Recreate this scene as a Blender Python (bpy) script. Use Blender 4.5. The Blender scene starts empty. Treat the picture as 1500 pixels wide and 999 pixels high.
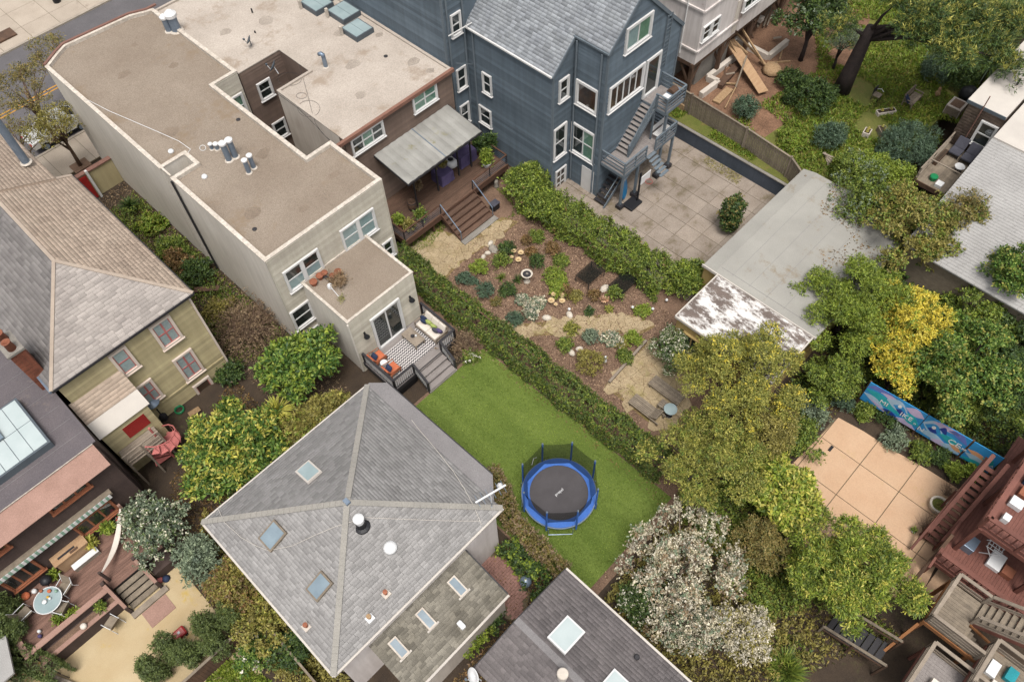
import bpy, math, random
import numpy as np
from mathutils import Vector, Matrix
random.seed(7); RNG = np.random.default_rng(7)
SC = bpy.context.scene
COL = SC.collection
R = math.radians
# ------------------------------------------------------------------ camera
FOC, CAMZ = 1168.87, 38.2           # focal length in photo pixels, camera height (m)
def _axes():
    p, ro, az = R(56.60138), R(2.55269), R(136.0205)
    r = np.array([1, 0, 0.]); fw = np.array([0, math.cos(p), -math.sin(p)]); d = np.cross(fw, r)
    M = np.array([math.cos(ro)*r+math.sin(ro)*d, -math.sin(ro)*r+math.cos(ro)*d, fw])
    X = -np.array([math.sin(az+math.pi/2), math.cos(az+math.pi/2), 0]); Y = -np.array([math.sin(az), math.cos(az), 0])
    return M @ np.array([X, Y, [0, 0, 1.]]).T
RM = _axes()                        # rows: right, down, forward of the camera in world axes
cam_data = bpy.data.cameras.new('camera'); cam = bpy.data.objects.new('camera', cam_data); COL.objects.link(cam)
cam_data.sensor_width = 36; cam_data.lens = FOC/1500*36; cam_data.clip_start = .5; cam_data.clip_end = 600
m = Matrix.Identity(4)
for i in range(3):
    m[i][0] = RM[0][i]; m[i][1] = -RM[1][i]; m[i][2] = -RM[2][i]
m[2][3] = CAMZ
cam.matrix_world = m
SC.camera = cam
# ------------------------------------------------------------------ sky, sun, exposure (bright overcast)
SUN_EL, SUN_AZ = R(70), R(218)      # azimuth measured clockwise from +Y
world = bpy.data.worlds.new('World'); SC.world = world; world.use_nodes = True
wn = world.node_tree; bgn = wn.nodes['Background']
sky = wn.nodes.new('ShaderNodeTexSky'); sky.sky_type = 'NISHITA'; sky.sun_disc = False
sky.sun_elevation = SUN_EL; sky.sun_rotation = SUN_AZ; sky.air_density = 1.0; sky.dust_density = 4.0; sky.ozone_density = 1.0
hs = wn.nodes.new('ShaderNodeHueSaturation'); hs.inputs['Saturation'].default_value = .16
wn.links.new(sky.outputs[0], hs.inputs['Color']); wn.links.new(hs.outputs[0], bgn.inputs['Color'])
bgn.inputs['Strength'].default_value = .112
sd = bpy.data.lights.new('sun', 'SUN'); sd.energy = 1.75; sd.angle = R(22); sd.color = (1, .96, .9)
sun = bpy.data.objects.new('sun', sd); COL.objects.link(sun)
_sv = Vector((math.sin(SUN_AZ)*math.cos(SUN_EL), math.cos(SUN_AZ)*math.cos(SUN_EL), math.sin(SUN_EL)))
sun.rotation_euler = _sv.to_track_quat('Z', 'Y').to_euler(); sun.location = (0, 0, 60)
SC.view_settings.view_transform = 'Standard'; SC.view_settings.look = 'None'
SC.view_settings.exposure = 0.92; SC.view_settings.gamma = 1; SC.view_settings.use_curve_mapping = False
# ------------------------------------------------------------------ photo pixel -> place, at a known height or on a known plane
def _ray(x, y): return RM.T @ np.array([(x-750)/FOC, (y-499.5)/FOC, 1.])
def P(x, y, z=0.):                  # on the level z
    d = _ray(x, y); t = (z-CAMZ)/d[2]; return Vector((t*d[0], t*d[1], z))
def PY(x, y, Y):                    # on the wall plane Y
    d = _ray(x, y); t = Y/d[1]; return Vector((t*d[0], Y, CAMZ+t*d[2]))
def PX(x, y, X):
    d = _ray(x, y); t = X/d[0]; return Vector((X, t*d[1], CAMZ+t*d[2]))
def PP(x, y, p0, n):                # on any plane
    d = Vector(_ray(x, y)); o = Vector((0, 0, CAMZ)); t = (Vector(p0)-o).dot(n)/d.dot(n); return o+d*t
# ------------------------------------------------------------------ mesh helpers
ORG = {}
def link(o): COL.objects.link(o); return o
def thing(name, label, cat, loc, group=None, rz=0):
    o = bpy.data.objects.new(name, None); link(o); o.empty_display_size = .3
    o.location = loc; o.rotation_euler.z = rz; o['label'] = label; o['category'] = cat
    if group: o['group'] = group
    ORG[o.name] = Vector(loc); return o
def tag(o, label=None, cat=None, group=None, kind=None):
    if label: o['label'] = label
    if cat: o['category'] = cat
    if group: o['group'] = group
    if kind: o['kind'] = kind
    return o
class MB:
    def __init__(s): s.v = []; s.f = []
    def add(s, vs, fs):
        o = len(s.v); s.v += [tuple(v) for v in vs]; s.f += [tuple(i+o for i in f) for f in fs]; return s
    def box(s, x0, x1, y0, y1, z0, z1):
        if x0 > x1: x0, x1 = x1, x0
        if y0 > y1: y0, y1 = y1, y0
        if z0 > z1: z0, z1 = z1, z0
        return s.add([(x0,y0,z0),(x1,y0,z0),(x1,y1,z0),(x0,y1,z0),(x0,y0,z1),(x1,y0,z1),(x1,y1,z1),(x0,y1,z1)],
                     [(3,2,1,0),(4,5,6,7),(0,1,5,4),(1,2,6,5),(2,3,7,6),(3,0,4,7)])
    def prism(s, poly, z0, z1, caps=True):
        n = len(poly)
        a = sum(poly[i][0]*poly[(i+1)%n][1]-poly[(i+1)%n][0]*poly[i][1] for i in range(n))
        if a < 0: poly = poly[::-1]
        za = z0 if isinstance(z0, (list, tuple)) else [z0]*n
        zb = z1 if isinstance(z1, (list, tuple)) else [z1]*n
        vs = [(p[0],p[1],za[i]) for i, p in enumerate(poly)]+[(p[0],p[1],zb[i]) for i, p in enumerate(poly)]
        fs = [(i,(i+1)%n,n+(i+1)%n,n+i) for i in range(n)]
        if caps: fs += [tuple(range(n))[::-1], tuple(range(n, 2*n))]
        return s.add(vs, fs)
    def slab(s, pts, t):            # polygon in space thickened to the underside
        pts = [Vector(p) for p in pts]; n = len(pts)
        nr = sum((pts[i].cross(pts[(i+1)%n]) for i in range(n)), Vector())
        nr.normalize()
        if nr.z < 0: pts = pts[::-1]; nr = -nr
        lo = [p-nr*t for p in pts]
        return s.add(pts+lo, [tuple(range(n)), tuple(range(n, 2*n))[::-1]]+[(i, n+i, n+(i+1)%n, (i+1)%n) for i in range(n)])
    def beam(s, a, b, w, h, up=(0,0,1)):
        a, b = Vector(a), Vector(b); d = (b-a).normalized(); up = Vector(up)
        if abs(d.dot(up)) > .98: up = Vector((1,0,0)) if abs(d.x) < .9 else Vector((0,1,0))
        r = d.cross(up).normalized(); u = r.cross(d)
        vs = []
        for p in (a, b):
            for i, j in ((-1,-1),(1,-1),(1,1),(-1,1)): vs.append(p+r*(i*w/2)+u*(j*h/2))
        return s.add(vs, [(0,1,2,3),(7,6,5,4),(0,4,5,1),(1,5,6,2),(2,6,7,3),(3,7,4,0)])
    def tube(s, pts, r, n=8, cap=True):
        pts = [Vector(p) for p in pts]; k = len(pts); rr = r if isinstance(r, (list, tuple)) else [r]*k
        o = len(s.v); ref = None
        for i, p in enumerate(pts):
            d = (pts[min(i+1,k-1)]-pts[max(i-1,0)]).normalized()
            if ref is None: ref = Vector((1,0,0)) if abs(d.x) < .8 else Vector((0,1,0))
            x = (ref-d*ref.dot(d)).normalized(); y = d.cross(x); ref = x
            for j in range(n):
                a = 2*math.pi*j/n; s.v.append(tuple(p+x*(rr[i]*math.cos(a))+y*(rr[i]*math.sin(a))))
        for i in range(k-1):
            for j in range(n): s.f.append((o+i*n+j, o+i*n+(j+1)%n, o+(i+1)*n+(j+1)%n, o+(i+1)*n+j))
        if cap: s.f.append(tuple(o+j for j in range(n))[::-1]); s.f.append(tuple(o+(k-1)*n+j for j in range(n)))
        return s
    def lathe(s, c, prof, n=16):
        o = len(s.v); k = len(prof)
        for r_, z in prof:
            for j in range(n):
                a = 2*math.pi*j/n; s.v.append((c[0]+r_*math.cos(a), c[1]+r_*math.sin(a), c[2]+z))
        for i in range(k-1):
            for j in range(n): s.f.append((o+i*n+j, o+i*n+(j+1)%n, o+(i+1)*n+(j+1)%n, o+(i+1)*n+j))
        s.f.append(tuple(o+j for j in range(n))[::-1]); s.f.append(tuple(o+(k-1)*n+j for j in range(n)))
        return s
    def build(s, name, mat, parent=None, smooth=False, loc=None, bevel=0):
        me = bpy.data.meshes.new(name)
        if parent is not None: org = ORG[parent.name]
        elif loc is not None: org = Vector(loc)
        else:
            a = np.array(s.v); org = Vector(((a[:,0].min()+a[:,0].max())/2, (a[:,1].min()+a[:,1].max())/2, a[:,2].min()))
        me.from_pydata([(v[0]-org.x, v[1]-org.y, v[2]-org.z) for v in s.v], [], s.f)
        me.materials.append(M[mat])
        if smooth: me.polygons.foreach_set('use_smooth', [True]*len(me.polygons))
        o = link(bpy.data.objects.new(name, me))
        if parent is not None: o.parent = parent
        else: o.location = org
        ORG[o.name] = org
        if bevel:
            b = o.modifiers.new('bevel', 'BEVEL'); b.width = bevel; b.segments = 2; b.limit_method = 'ANGLE'
        return o
_unit = {}
def unit(mat):                      # a shared 1 m cube per material, for boards, slabs, bars
    if mat not in _unit:
        me = bpy.data.meshes.new('board_'+mat); e = .5
        me.from_pydata([(-e,-e,-e),(e,-e,-e),(e,e,-e),(-e,e,-e),(-e,-e,e),(e,-e,e),(e,e,e),(-e,e,e)], [],
                       [(3,2,1,0),(4,5,6,7),(0,1,5,4),(1,2,6,5),(2,3,7,6),(3,0,4,7)])
        me.materials.append(M[mat]); _unit[mat] = me
    return _unit[mat]
def bx(parent, name, x0, x1, y0, y1, z0, z1, mat):
    o = link(bpy.data.objects.new(name, unit(mat))); g = ORG[parent.name]
    o.parent = parent; pl = Vector((0,0,0))
    o.location = Vector(((x0+x1)/2, (y0+y1)/2, (z0+z1)/2))-g
    o.scale = (abs(x1-x0), abs(y1-y0), abs(z1-z0)); ORG[o.name] = g; return o
def bar(parent, name, a, b, w, h, mat, up=(0,0,1)):
    a, b = Vector(a), Vector(b); d = (b-a); L = d.length; d.normalize(); up = Vector(up)
    if abs(d.dot(up)) > .98: up = Vector((1,0,0)) if abs(d.x) < .9 else Vector((0,1,0))
    r = d.cross(up).normalized(); u = r.cross(d)
    o = link(bpy.data.objects.new(name, unit(mat))); g = ORG[parent.name]; o.parent = parent
    mm = Matrix((d, r, u)).transposed().to_4x4()
    mm = Matrix.Translation((a+b)/2-g) @ mm @ Matrix.Diagonal((L, w, h, 1))
    o.matrix_basis = mm; ORG[o.name] = g; return o
def np_mesh(name, V, F, mat, parent=None, loc=None, smooth=False):   # fast quads from arrays
    me = bpy.data.meshes.new(name); org = ORG[parent.name] if parent is not None else Vector(loc)
    V = np.asarray(V, dtype=np.float32)-np.array(org, dtype=np.float32); F = np.asarray(F, dtype=np.int32)
    k = F.shape[1]
    me.vertices.add(len(V)); me.vertices.foreach_set('co', V.ravel())
    me.loops.add(F.size); me.loops.foreach_set('vertex_index', F.ravel())
    me.polygons.add(len(F)); me.polygons.foreach_set('loop_start', np.arange(0, F.size, k, dtype=np.int32))
    me.update(calc_edges=True)
    if smooth: me.polygons.foreach_set('use_smooth', [True]*len(F))
    me.materials.append(M[mat])
    o = link(bpy.data.objects.new(name, me))
    if parent is not None: o.parent = parent
    else: o.location = org
    ORG[o.name] = org; return o
def copy_tree(o, parent=None):
    c = o.copy(); link(c); c.parent = parent
    for ch in list(o.children): copy_tree(ch, c)
    return c
# ------------------------------------------------------------------ materials
M = {}
def lin(c):
    return tuple(.66*((v/255)/12.92 if v/255 <= .04045 else ((v/255+.055)/1.055)**2.4) for v in c)+(1,)   # photo colours -> albedo
def _nt(name):
    mt = bpy.data.materials.new(name); mt.use_nodes = True; nt = mt.node_tree; b = nt.nodes['Principled BSDF']; M[name] = mt
    return mt, nt, b
def _mix(nt, fac, a, b, mode='MIX'):
    n = nt.nodes.new('ShaderNodeMix'); n.data_type = 'RGBA'; n.blend_type = mode
    for s, v in ((n.inputs[0], fac), (n.inputs[6], a), (n.inputs[7], b)):
        if hasattr(v, 'is_output') or isinstance(v, bpy.types.NodeSocket): nt.links.new(v, s)
        else: s.default_value = v
    return n.outputs[2]
def _noise(nt, scale, detail=4, stretch=None, rough=.55):
    g = nt.nodes.new('ShaderNodeNewGeometry'); n = nt.nodes.new('ShaderNodeTexNoise')
    n.inputs['Scale'].default_value = scale; n.inputs['Detail'].default_value = detail; n.inputs['Roughness'].default_value = rough
    src = g.outputs['Position']
    if stretch:
        mp = nt.nodes.new('ShaderNodeMapping'); mp.inputs['Scale'].default_value = stretch; nt.links.new(src, mp.inputs[0]); src = mp.outputs[0]
    nt.links.new(src, n.inputs['Vector']); return n.outputs['Fac']
def _ramp(nt, fac, stops):
    r = nt.nodes.new('ShaderNodeValToRGB'); e = r.color_ramp.elements
    while len(e) < len(stops): e.new(.5)
    for i, (p, c) in enumerate(stops): e[i].position = p; e[i].color = c if len(c) == 4 else lin(c)
    nt.links.new(fac, r.inputs[0]); return r.outputs[0]
def _sep(nt, fac, lo, hi):
    r = nt.nodes.new('ShaderNodeMapRange'); r.inputs[1].default_value = lo; r.inputs[2].default_value = hi
    nt.links.new(fac, r.inputs[0]); return r.outputs[0]
def mat(name, c, c2=None, scale=1.2, fine=30, rough=.85, bump=.15, bscale=None, stain=None, stain_scale=.6, stain_lo=.55, piece=0, island=0, metal=0, spec=.3, stretch=None, fine_amt=.25, streak=0, stain_stretch=None):
    """painted/mineral surface: broad patches c..c2, fine grain, stains, and a tint per piece"""
    mt, nt, b = _nt(name)
    c1 = lin(c); cc2 = lin(c2) if c2 else tuple(v*.8 for v in c1[:3])+(1,)
    col = _mix(nt, _sep(nt, _noise(nt, scale, 5, stretch), .3, .7), c1, cc2)
    f = _noise(nt, fine, 3)
    dk = _mix(nt, _sep(nt, f, .3, .7), (1-fine_amt,)*3+(1,), (1+fine_amt*.6,)*3+(1,))
    col = _mix(nt, 1.0, col, dk, 'MULTIPLY')
    if streak:
        col = _mix(nt, 1.0, col, _mix(nt, _sep(nt, _noise(nt, 1.0, 5, (3.2,3.2,.3), .65), .35, .68), (1-streak,1-streak*1.05,1-streak*1.15,1), (1+streak*.35,)*3+(1,)), 'MULTIPLY')
    if stain:
        col = _mix(nt, _sep(nt, _noise(nt, stain_scale, 10, stain_stretch, rough=.75), stain_lo, stain_lo+.09), col, lin(stain))
    if piece or island:
        if piece: rn = nt.nodes.new('ShaderNodeObjectInfo').outputs['Random']; a = piece
        else: rn = nt.nodes.new('ShaderNodeNewGeometry').outputs['Random Per Island']; a = island
        t = _ramp(nt, rn, [(0, (1-a,)*3+(1,)), (1, (1+a*.7,)*3+(1,))])
        col = _mix(nt, 1.0, col, t, 'MULTIPLY')
    nt.links.new(col, b.inputs['Base Color']); b.inputs['Roughness'].default_value = rough; b.inputs['Metallic'].default_value = metal
    b.inputs['Specular IOR Level'].default_value = spec
    if bump:
        bn = nt.nodes.new('ShaderNodeBump'); bn.inputs['Strength'].default_value = bump; bn.inputs['Distance'].default_value = .03
        nt.links.new(_noise(nt, bscale or fine, 4), bn.inputs['Height']); nt.links.new(bn.outputs[0], b.inputs['Normal'])
    return mt
def mat_ramp(name, cols, rough=.8, per='island', trans=0., spec=.3, fine=None):
    """a tint picked per island (leaf, shingle, chip) or per object"""
    mt, nt, b = _nt(name)
    rn = nt.nodes.new('ShaderNodeObjectInfo').outputs['Random'] if per == 'object' else nt.nodes.new('ShaderNodeNewGeometry').outputs['Random Per Island']
    k = len(cols); col = _ramp(nt, rn, [(i/(k-1), c) for i, c in enumerate(cols)])
    if fine:
        col = _mix(nt, 1.0, col, _mix(nt, _sep(nt, _noise(nt, fine, 4), .3, .7), (.8,.82,.84,1), (1.45,1.42,1.25,1)), 'MULTIPLY')
    nt.links.new(col, b.inputs['Base Color']); b.inputs['Roughness'].default_value = rough; b.inputs['Specular IOR Level'].default_value = spec
    if trans:
        t = nt.nodes.new('ShaderNodeBsdfTranslucent'); nt.links.new(_mix(nt, 1.0, col, (1.1,1.25,.7,1), 'MULTIPLY'), t.inputs[0])
        x = nt.nodes.new('ShaderNodeMixShader'); x.inputs[0].default_value = trans
        out = nt.nodes['Material Output']; nt.links.new(b.outputs[0], x.inputs[1]); nt.links.new(t.outputs[0], x.inputs[2]); nt.links.new(x.outputs[0], out.inputs[0])
    return mt
def mat_glass(name, tint=(1,1,1), refl=.12, rough=.02, ior=1.5):
    mt, nt, b = _nt(name); nt.nodes.remove(b); out = nt.nodes['Material Output']
    tr = nt.nodes.new('ShaderNodeBsdfTransparent'); tr.inputs[0].default_value = tint+(1,)
    gl = nt.nodes.new('ShaderNodeBsdfGlossy'); gl.inputs['Roughness'].default_value = rough; gl.inputs[0].default_value = (.95,.97,1,1)
    fr = nt.nodes.new('ShaderNodeFresnel'); fr.inputs[0].default_value = ior
    ad = nt.nodes.new('ShaderNodeMath'); ad.operation = 'ADD'; ad.use_clamp = True; ad.inputs[1].default_value = refl; nt.links.new(fr.outputs[0], ad.inputs[0])
    gm = nt.nodes.new('ShaderNodeNewGeometry'); inv = nt.nodes.new('ShaderNodeMath'); inv.operation = 'SUBTRACT'; inv.inputs[0].default_value = 1; nt.links.new(gm.outputs['Backfacing'], inv.inputs[1])
    mu = nt.nodes.new('ShaderNodeMath'); mu.operation = 'MULTIPLY'; nt.links.new(ad.outputs[0], mu.inputs[0]); nt.links.new(inv.outputs[0], mu.inputs[1]); ad = mu
    x = nt.nodes.new('ShaderNodeMixShader'); nt.links.new(ad.outputs[0], x.inputs[0]); nt.links.new(tr.outputs[0], x.inputs[1]); nt.links.new(gl.outputs[0], x.inputs[2])
    nt.links.new(x.outputs[0], out.inputs[0]); return mt
# ------------------------------------------------------------------ palette
mat('dirt', (82,68,54), (60,50,42), scale=.8, fine=22, bump=.6, rough=.95, stain=(84,82,52), stain_scale=.5, stain_lo=.58)
mat('mulch', (148,120,100), (118,94,78), scale=1.1, fine=26, bump=.9, rough=.95, fine_amt=.45)
mat('asphalt', (112,108,110), (98,95,97), scale=.5, fine=18, bump=.2)
mat('sidewalk', (196,182,166), (180,166,150), scale=.7, fine=20, bump=.15, stain=(150,136,122), stain_scale=.5, stain_lo=.6, piece=.05)
mat('kerb', (186,174,158), (160,150,138), scale=2)
mat('road_yellow', (214,158,62), (196,140,60), scale=3)
mat('turf', (122,140,64), (100,120,48), scale=.9, stretch=(1.2,.22,1), fine=45, bump=.8, bscale=70, rough=.95, fine_amt=.4)  # bands along the lawn imitate light falling between the houses
mat('flagstone', (188,168,136), (166,146,112), scale=1.1, fine=12, bump=.4, piece=.07, stain=(156,142,96), stain_scale=.6, stain_lo=.55)
mat('grout', (150,126,84), (120,108,64), scale=2, fine=20, bump=.6)
mat('patio_slab', (170,157,144), (146,132,119), scale=.7, fine=24, bump=.3, piece=.1, stain=(124,112,92), stain_scale=.7, stain_lo=.54)
mat('joint', (120,104,86), (98,92,66), scale=3)
mat('peach_concrete', (212,178,146), (202,164,131), scale=.6, fine=18, bump=.12, rough=.8, stain=(188,160,106), stain_scale=.35, stain_lo=.6, piece=.03, fine_amt=.1)
mat('sand', (204,184,148), (190,166,126), scale=.6, fine=40, bump=.25, stain=(196,168,96), stain_scale=.5, stain_lo=.56, fine_amt=.16)
mat('yard_soil', (122,118,62), (96,106,42), scale=.7, fine=18, bump=.8, stain=(140,108,76), stain_scale=.4, stain_lo=.58)
mat('stucco', (238,230,219), (222,214,203), scale=.35, fine=12, bump=.1, fine_amt=.06, streak=0.1)
mat('tan_siding', (218,210,194), (202,194,178), scale=.6, fine=14, bump=.05, island=.15, fine_amt=.08, streak=0.1)
mat('gravel_roof', (162,148,133), (146,131,116), scale=.35, stain=(142,124,104), stain_scale=.28, stain_lo=.56, fine=26, bump=.7, bscale=24, rough=.95, fine_amt=.35)
mat('cap_white', (226,216,204), (206,194,180), scale=1.5, fine=8, bump=.1, stain=(170,152,134), stain_scale=2.4, stain_lo=.62, streak=0.1)
mat('white_paint', (236,234,232), (224,222,220), scale=1.5, bump=.03, rough=.5, fine_amt=.05)
mat('coping_red', (144,108,96), (124,90,80), scale=2)
mat('grey_roof', (200,188,176), (182,170,158), scale=.45, fine=14, bump=.3, rough=.95, stain=(166,150,134), stain_scale=.4, stain_lo=.55, fine_amt=.2)
mat('brown_wall', (136,116,104), (118,100,90), scale=.6, bump=.06, island=.14, fine_amt=.08, streak=0.12)
mat('brown_fascia', (150,110,94), (134,96,82), scale=2)
mat('cream_wall', (226,216,204), (204,192,180), scale=.5, bump=.08, fine_amt=.06, streak=0.12)
mat('deck_brown', (118,92,76), (92,70,58), scale=1.5, fine=20, bump=.2, stretch=(1,8,1), piece=.22, rough=.7)
mat('deck_side', (106,76,60), (86,62,50), scale=2, stretch=(1,1,6))
mat('blue_siding', (112,125,136), (100,113,124), scale=.5, bump=.04, island=.24, fine_amt=.06, streak=0.14)
mat('blue_trim', (120,130,138), (106,116,124), scale=1)
mat('blue_shingle', (178,182,186), (160,164,170), scale=1, bump=.1, island=.28, fine_amt=.15)
mat('white_stucco', (240,232,228), (222,212,208), scale=.6, bump=.1, stain=(180,160,150), stain_scale=.6, stain_lo=.62, fine_amt=.06, streak=0.14)
mat('raw_lumber', (190,160,124), (160,128,94), scale=2, stretch=(4,4,4), piece=.12)
mat('old_timber', (110,84,66), (86,66,54), scale=2)
mat('concrete', (160,154,146), (136,130,122), scale=1.2, fine=18, bump=.3)
mat('pink_shingle', (204,184,165), (188,167,149), scale=.7, bump=.1, island=.17, fine_amt=.12)
mat('lilac_shingle', (182,173,166), (164,155,149), scale=.7, bump=.1, island=.2, fine_amt=.15)
mat('grey_shade_shingle', (142,137,134), (126,121,119), scale=.7, bump=.1, island=.22, fine_amt=.15)  # shading of the olive house's left slope painted in; also blue roof underlay
mat('olive_siding', (204,190,150), (188,174,134), scale=.5, bump=.05, island=.17, fine_amt=.08, streak=0.13)
mat('cream_trim', (238,222,208), (226,208,194), scale=1.5, bump=.04, fine_amt=.05)
mat('red_paint', (178,50,46), (160,44,42), scale=2, rough=.5)
mat('pink_paint', (214,130,124), (198,114,110), scale=2, rough=.5)
mat('brick', (150,92,70), (122,72,56), scale=3, piece=.2)
mat('terracotta', (172,110,84), (152,94,70), scale=3, piece=.12)
mat('dark_roof', (112,104,106), (98,92,96), scale=.6, fine=20, bump=.15, stain=(130,118,112), stain_scale=.4, stain_lo=.58, piece=.05)
mat('dark_board', (92,76,70), (76,62,58), scale=.8, bump=.08, island=.06, streak=0.15)
mat('rose_board', (178,142,128), (160,126,112), scale=1, bump=.06)
mat('orange_wood', (176,112,80), (150,94,68), scale=2, stretch=(3,3,3))
mat('deck_rose', (148,114,100), (122,92,80), scale=1.5, fine=20, bump=.2, stretch=(1,6,1), piece=.18, rough=.75)
mat('cottage_shingle', (166,163,161), (154,151,149), scale=.6, bump=.12, island=.2, fine_amt=.14)
mat('ridge_shingle', (166,161,153), (154,150,143), scale=1, island=.07)
mat('moss_shingle', (146,140,128), (122,116,104), scale=.8, bump=.15, island=.34, stain=(150,106,74), stain_scale=.5, stain_lo=.66)
mat('mauve_shingle', (124,117,116), (108,102,102), scale=.6, bump=.1, island=.2, stain=(158,124,112), stain_scale=.3, stain_lo=.6)
mat('strip_roof', (142,138,138), (128,124,124), scale=.6, fine=26, bump=.15)
mat('garage_roof', (172,169,161), (158,155,148), scale=.5, fine=20, bump=.12, stain=(146,134,116), stain_scale=.45, stain_lo=.57, fine_amt=.12)
mat('peeling_white', (128,114,106), (108,96,90), scale=1.5, fine=20, bump=.4, stain=(236,232,228), stain_scale=1.5, stain_lo=.455, stain_stretch=(1,.45,1))
mat('yellow_wall', (196,170,112), (176,150,98), scale=.8, stain=(150,126,84), stain_scale=.8, stain_lo=.6, streak=0.15)
mat('weathered', (154,140,122), (128,116,102), scale=2, stretch=(2,2,6), piece=.16, fine_amt=.2)
mat('pale_timber', (166,152,136), (140,127,113), scale=2, piece=.1, fine_amt=.2)
mat('redwood', (136,88,76), (114,72,62), scale=1.5, piece=.1, rough=.7)
mat('orange_timber', (164,112,70), (138,92,58), scale=2, piece=.08)
mat('corrugated', (182,179,176), (162,159,156), scale=.6, stretch=(1,1,1), bump=.1, stain=(132,128,128), stain_scale=.7, stain_lo=.6, rough=.6)
mat('white_membrane', (216,208,198), (200,192,184), scale=.6, bump=.06, stain=(184,172,160), stain_scale=.5, stain_lo=.62, fine_amt=.06)
mat('wood_shingle', (158,138,122), (128,110,100), scale=1.5, island=.28)
mat('black_metal', (40,40,44), (34,34,38), rough=.5, bump=0, fine_amt=.05)
mat('galvanised', (150,164,180), (130,146,166), scale=3, rough=.4, metal=.5, bump=.02, fine_amt=.1)
mat('pipe_grey', (100,108,114), (88,96,104), rough=.5, bump=0)
mat('white_plastic', (240,240,240), (230,230,230), rough=.4, bump=0, fine_amt=.03)
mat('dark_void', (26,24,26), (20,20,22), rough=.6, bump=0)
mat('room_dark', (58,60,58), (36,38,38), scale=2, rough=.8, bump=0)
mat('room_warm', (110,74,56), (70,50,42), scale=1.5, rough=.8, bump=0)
mat('blind', (196,206,210), (180,192,198), scale=4, bump=0, rough=.8, fine_amt=.04)
mat('green_blind', (150,180,160), (126,160,140), scale=3, bump=0, rough=.8)
mat('lace', (228,230,232), (204,208,212), scale=6, bump=0, fine=40)
mat('skylight_glass_base', (168,184,186), (150,168,170), scale=1.5, rough=.3, bump=0, spec=.5, fine_amt=.04)
mat('blue_glass_base', (112,128,140), (140,156,166), scale=1.2, rough=.35, bump=0, spec=.4, fine_amt=.04)
mat('white_glass_base', (196,206,206), (184,196,196), scale=1.2, rough=.4, bump=0, spec=.3, fine_amt=.03)
mat('bark', (78,66,62), (58,50,50), scale=3, fine=30, bump=.8, fine_amt=.4)
mat('twig', (150,124,104), (118,96,80), scale=3, fine_amt=.3)
mat('pale_bark', (150,134,116), (120,104,90), scale=3, fine_amt=.3)
mat('blue_pad', (72,122,206), (60,106,188), scale=2, rough=.55, bump=.1, bscale=8, fine_amt=.12)
mat('tramp_mat', (88,84,86), (78,74,76), scale=1.2, rough=.8, bump=.05, fine_amt=.08)
mat('navy', (48,62,92), (40,52,80), scale=3)
mat('teal', (50,160,170), (40,140,150), scale=3)
mat('orange_cushion', (214,122,84), (198,108,74), scale=3)
mat('cream_fabric', (236,226,214), (224,214,202), scale=3, fine_amt=.06)
mat('green_fabric', (178,190,110), (160,176,96), scale=3)
mat('purple_fabric', (104,92,130), (84,74,112), scale=2, bump=.3, bscale=4)
mat('grey_cover', (86,86,96), (72,72,82), scale=2, bump=.3, bscale=4)
mat('charcoal_metal', (58,56,58), (48,46,50), rough=.6, bump=0)
mat('stair_grey', (158,150,146), (144,136,132), scale=1.5, stretch=(1,6,1), piece=.06)
mat('blue_plastic', (42,140,196), (36,120,176), rough=.4, bump=0)
mat('green_plastic', (40,150,96), (30,130,80), rough=.4, bump=0)
mat('red_plastic', (196,48,52), (176,40,46), rough=.4, bump=0)
mat('yellow_paint', (226,180,60), (210,164,52), rough=.5, bump=0)
mat('grey_stone', (170,162,150), (140,132,122), scale=4, bump=.4, piece=.12)
mat('white_stone', (226,216,200), (206,194,178), scale=3, bump=.2)
mat('plywood', (196,162,126), (178,142,108), scale=1.2, stretch=(1,5,1))
mat('dug_earth', (150,114,90), (118,88,68), scale=1.2, fine=14, bump=.8, fine_amt=.4)
mat('hip_cap', (186,170,154), (170,154,140), scale=2, island=.05, fine_amt=.15)
mat('wall_navy', (84,92,104), (72,80,92), scale=.8, bump=.05, streak=.12)
mat('rusty_tin', (150,134,118), (124,104,90), scale=1)
mat('car_white', (226,226,222), (216,216,212), rough=.25, bump=0, spec=.6, fine_amt=.02)
mat('tyre', (34,32,32), (28,28,28), rough=.8, bump=0)
mat('mesh_net', (44,48,44), (36,40,38), rough=.9, bump=0)
mat('dark_canopy', (52,56,52), (42,46,42), scale=3)
mat('polycarbonate', (176,174,168), (150,148,142), scale=.8, rough=.35, bump=.03, piece=.1, stain=(146,140,106), stain_scale=.6, stain_lo=.57, fine_amt=.1)
mat_glass('glass', (.92,.96,.95), refl=.06)
mat_glass('clear_glass', (.86,.92,.9), refl=.05)
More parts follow.
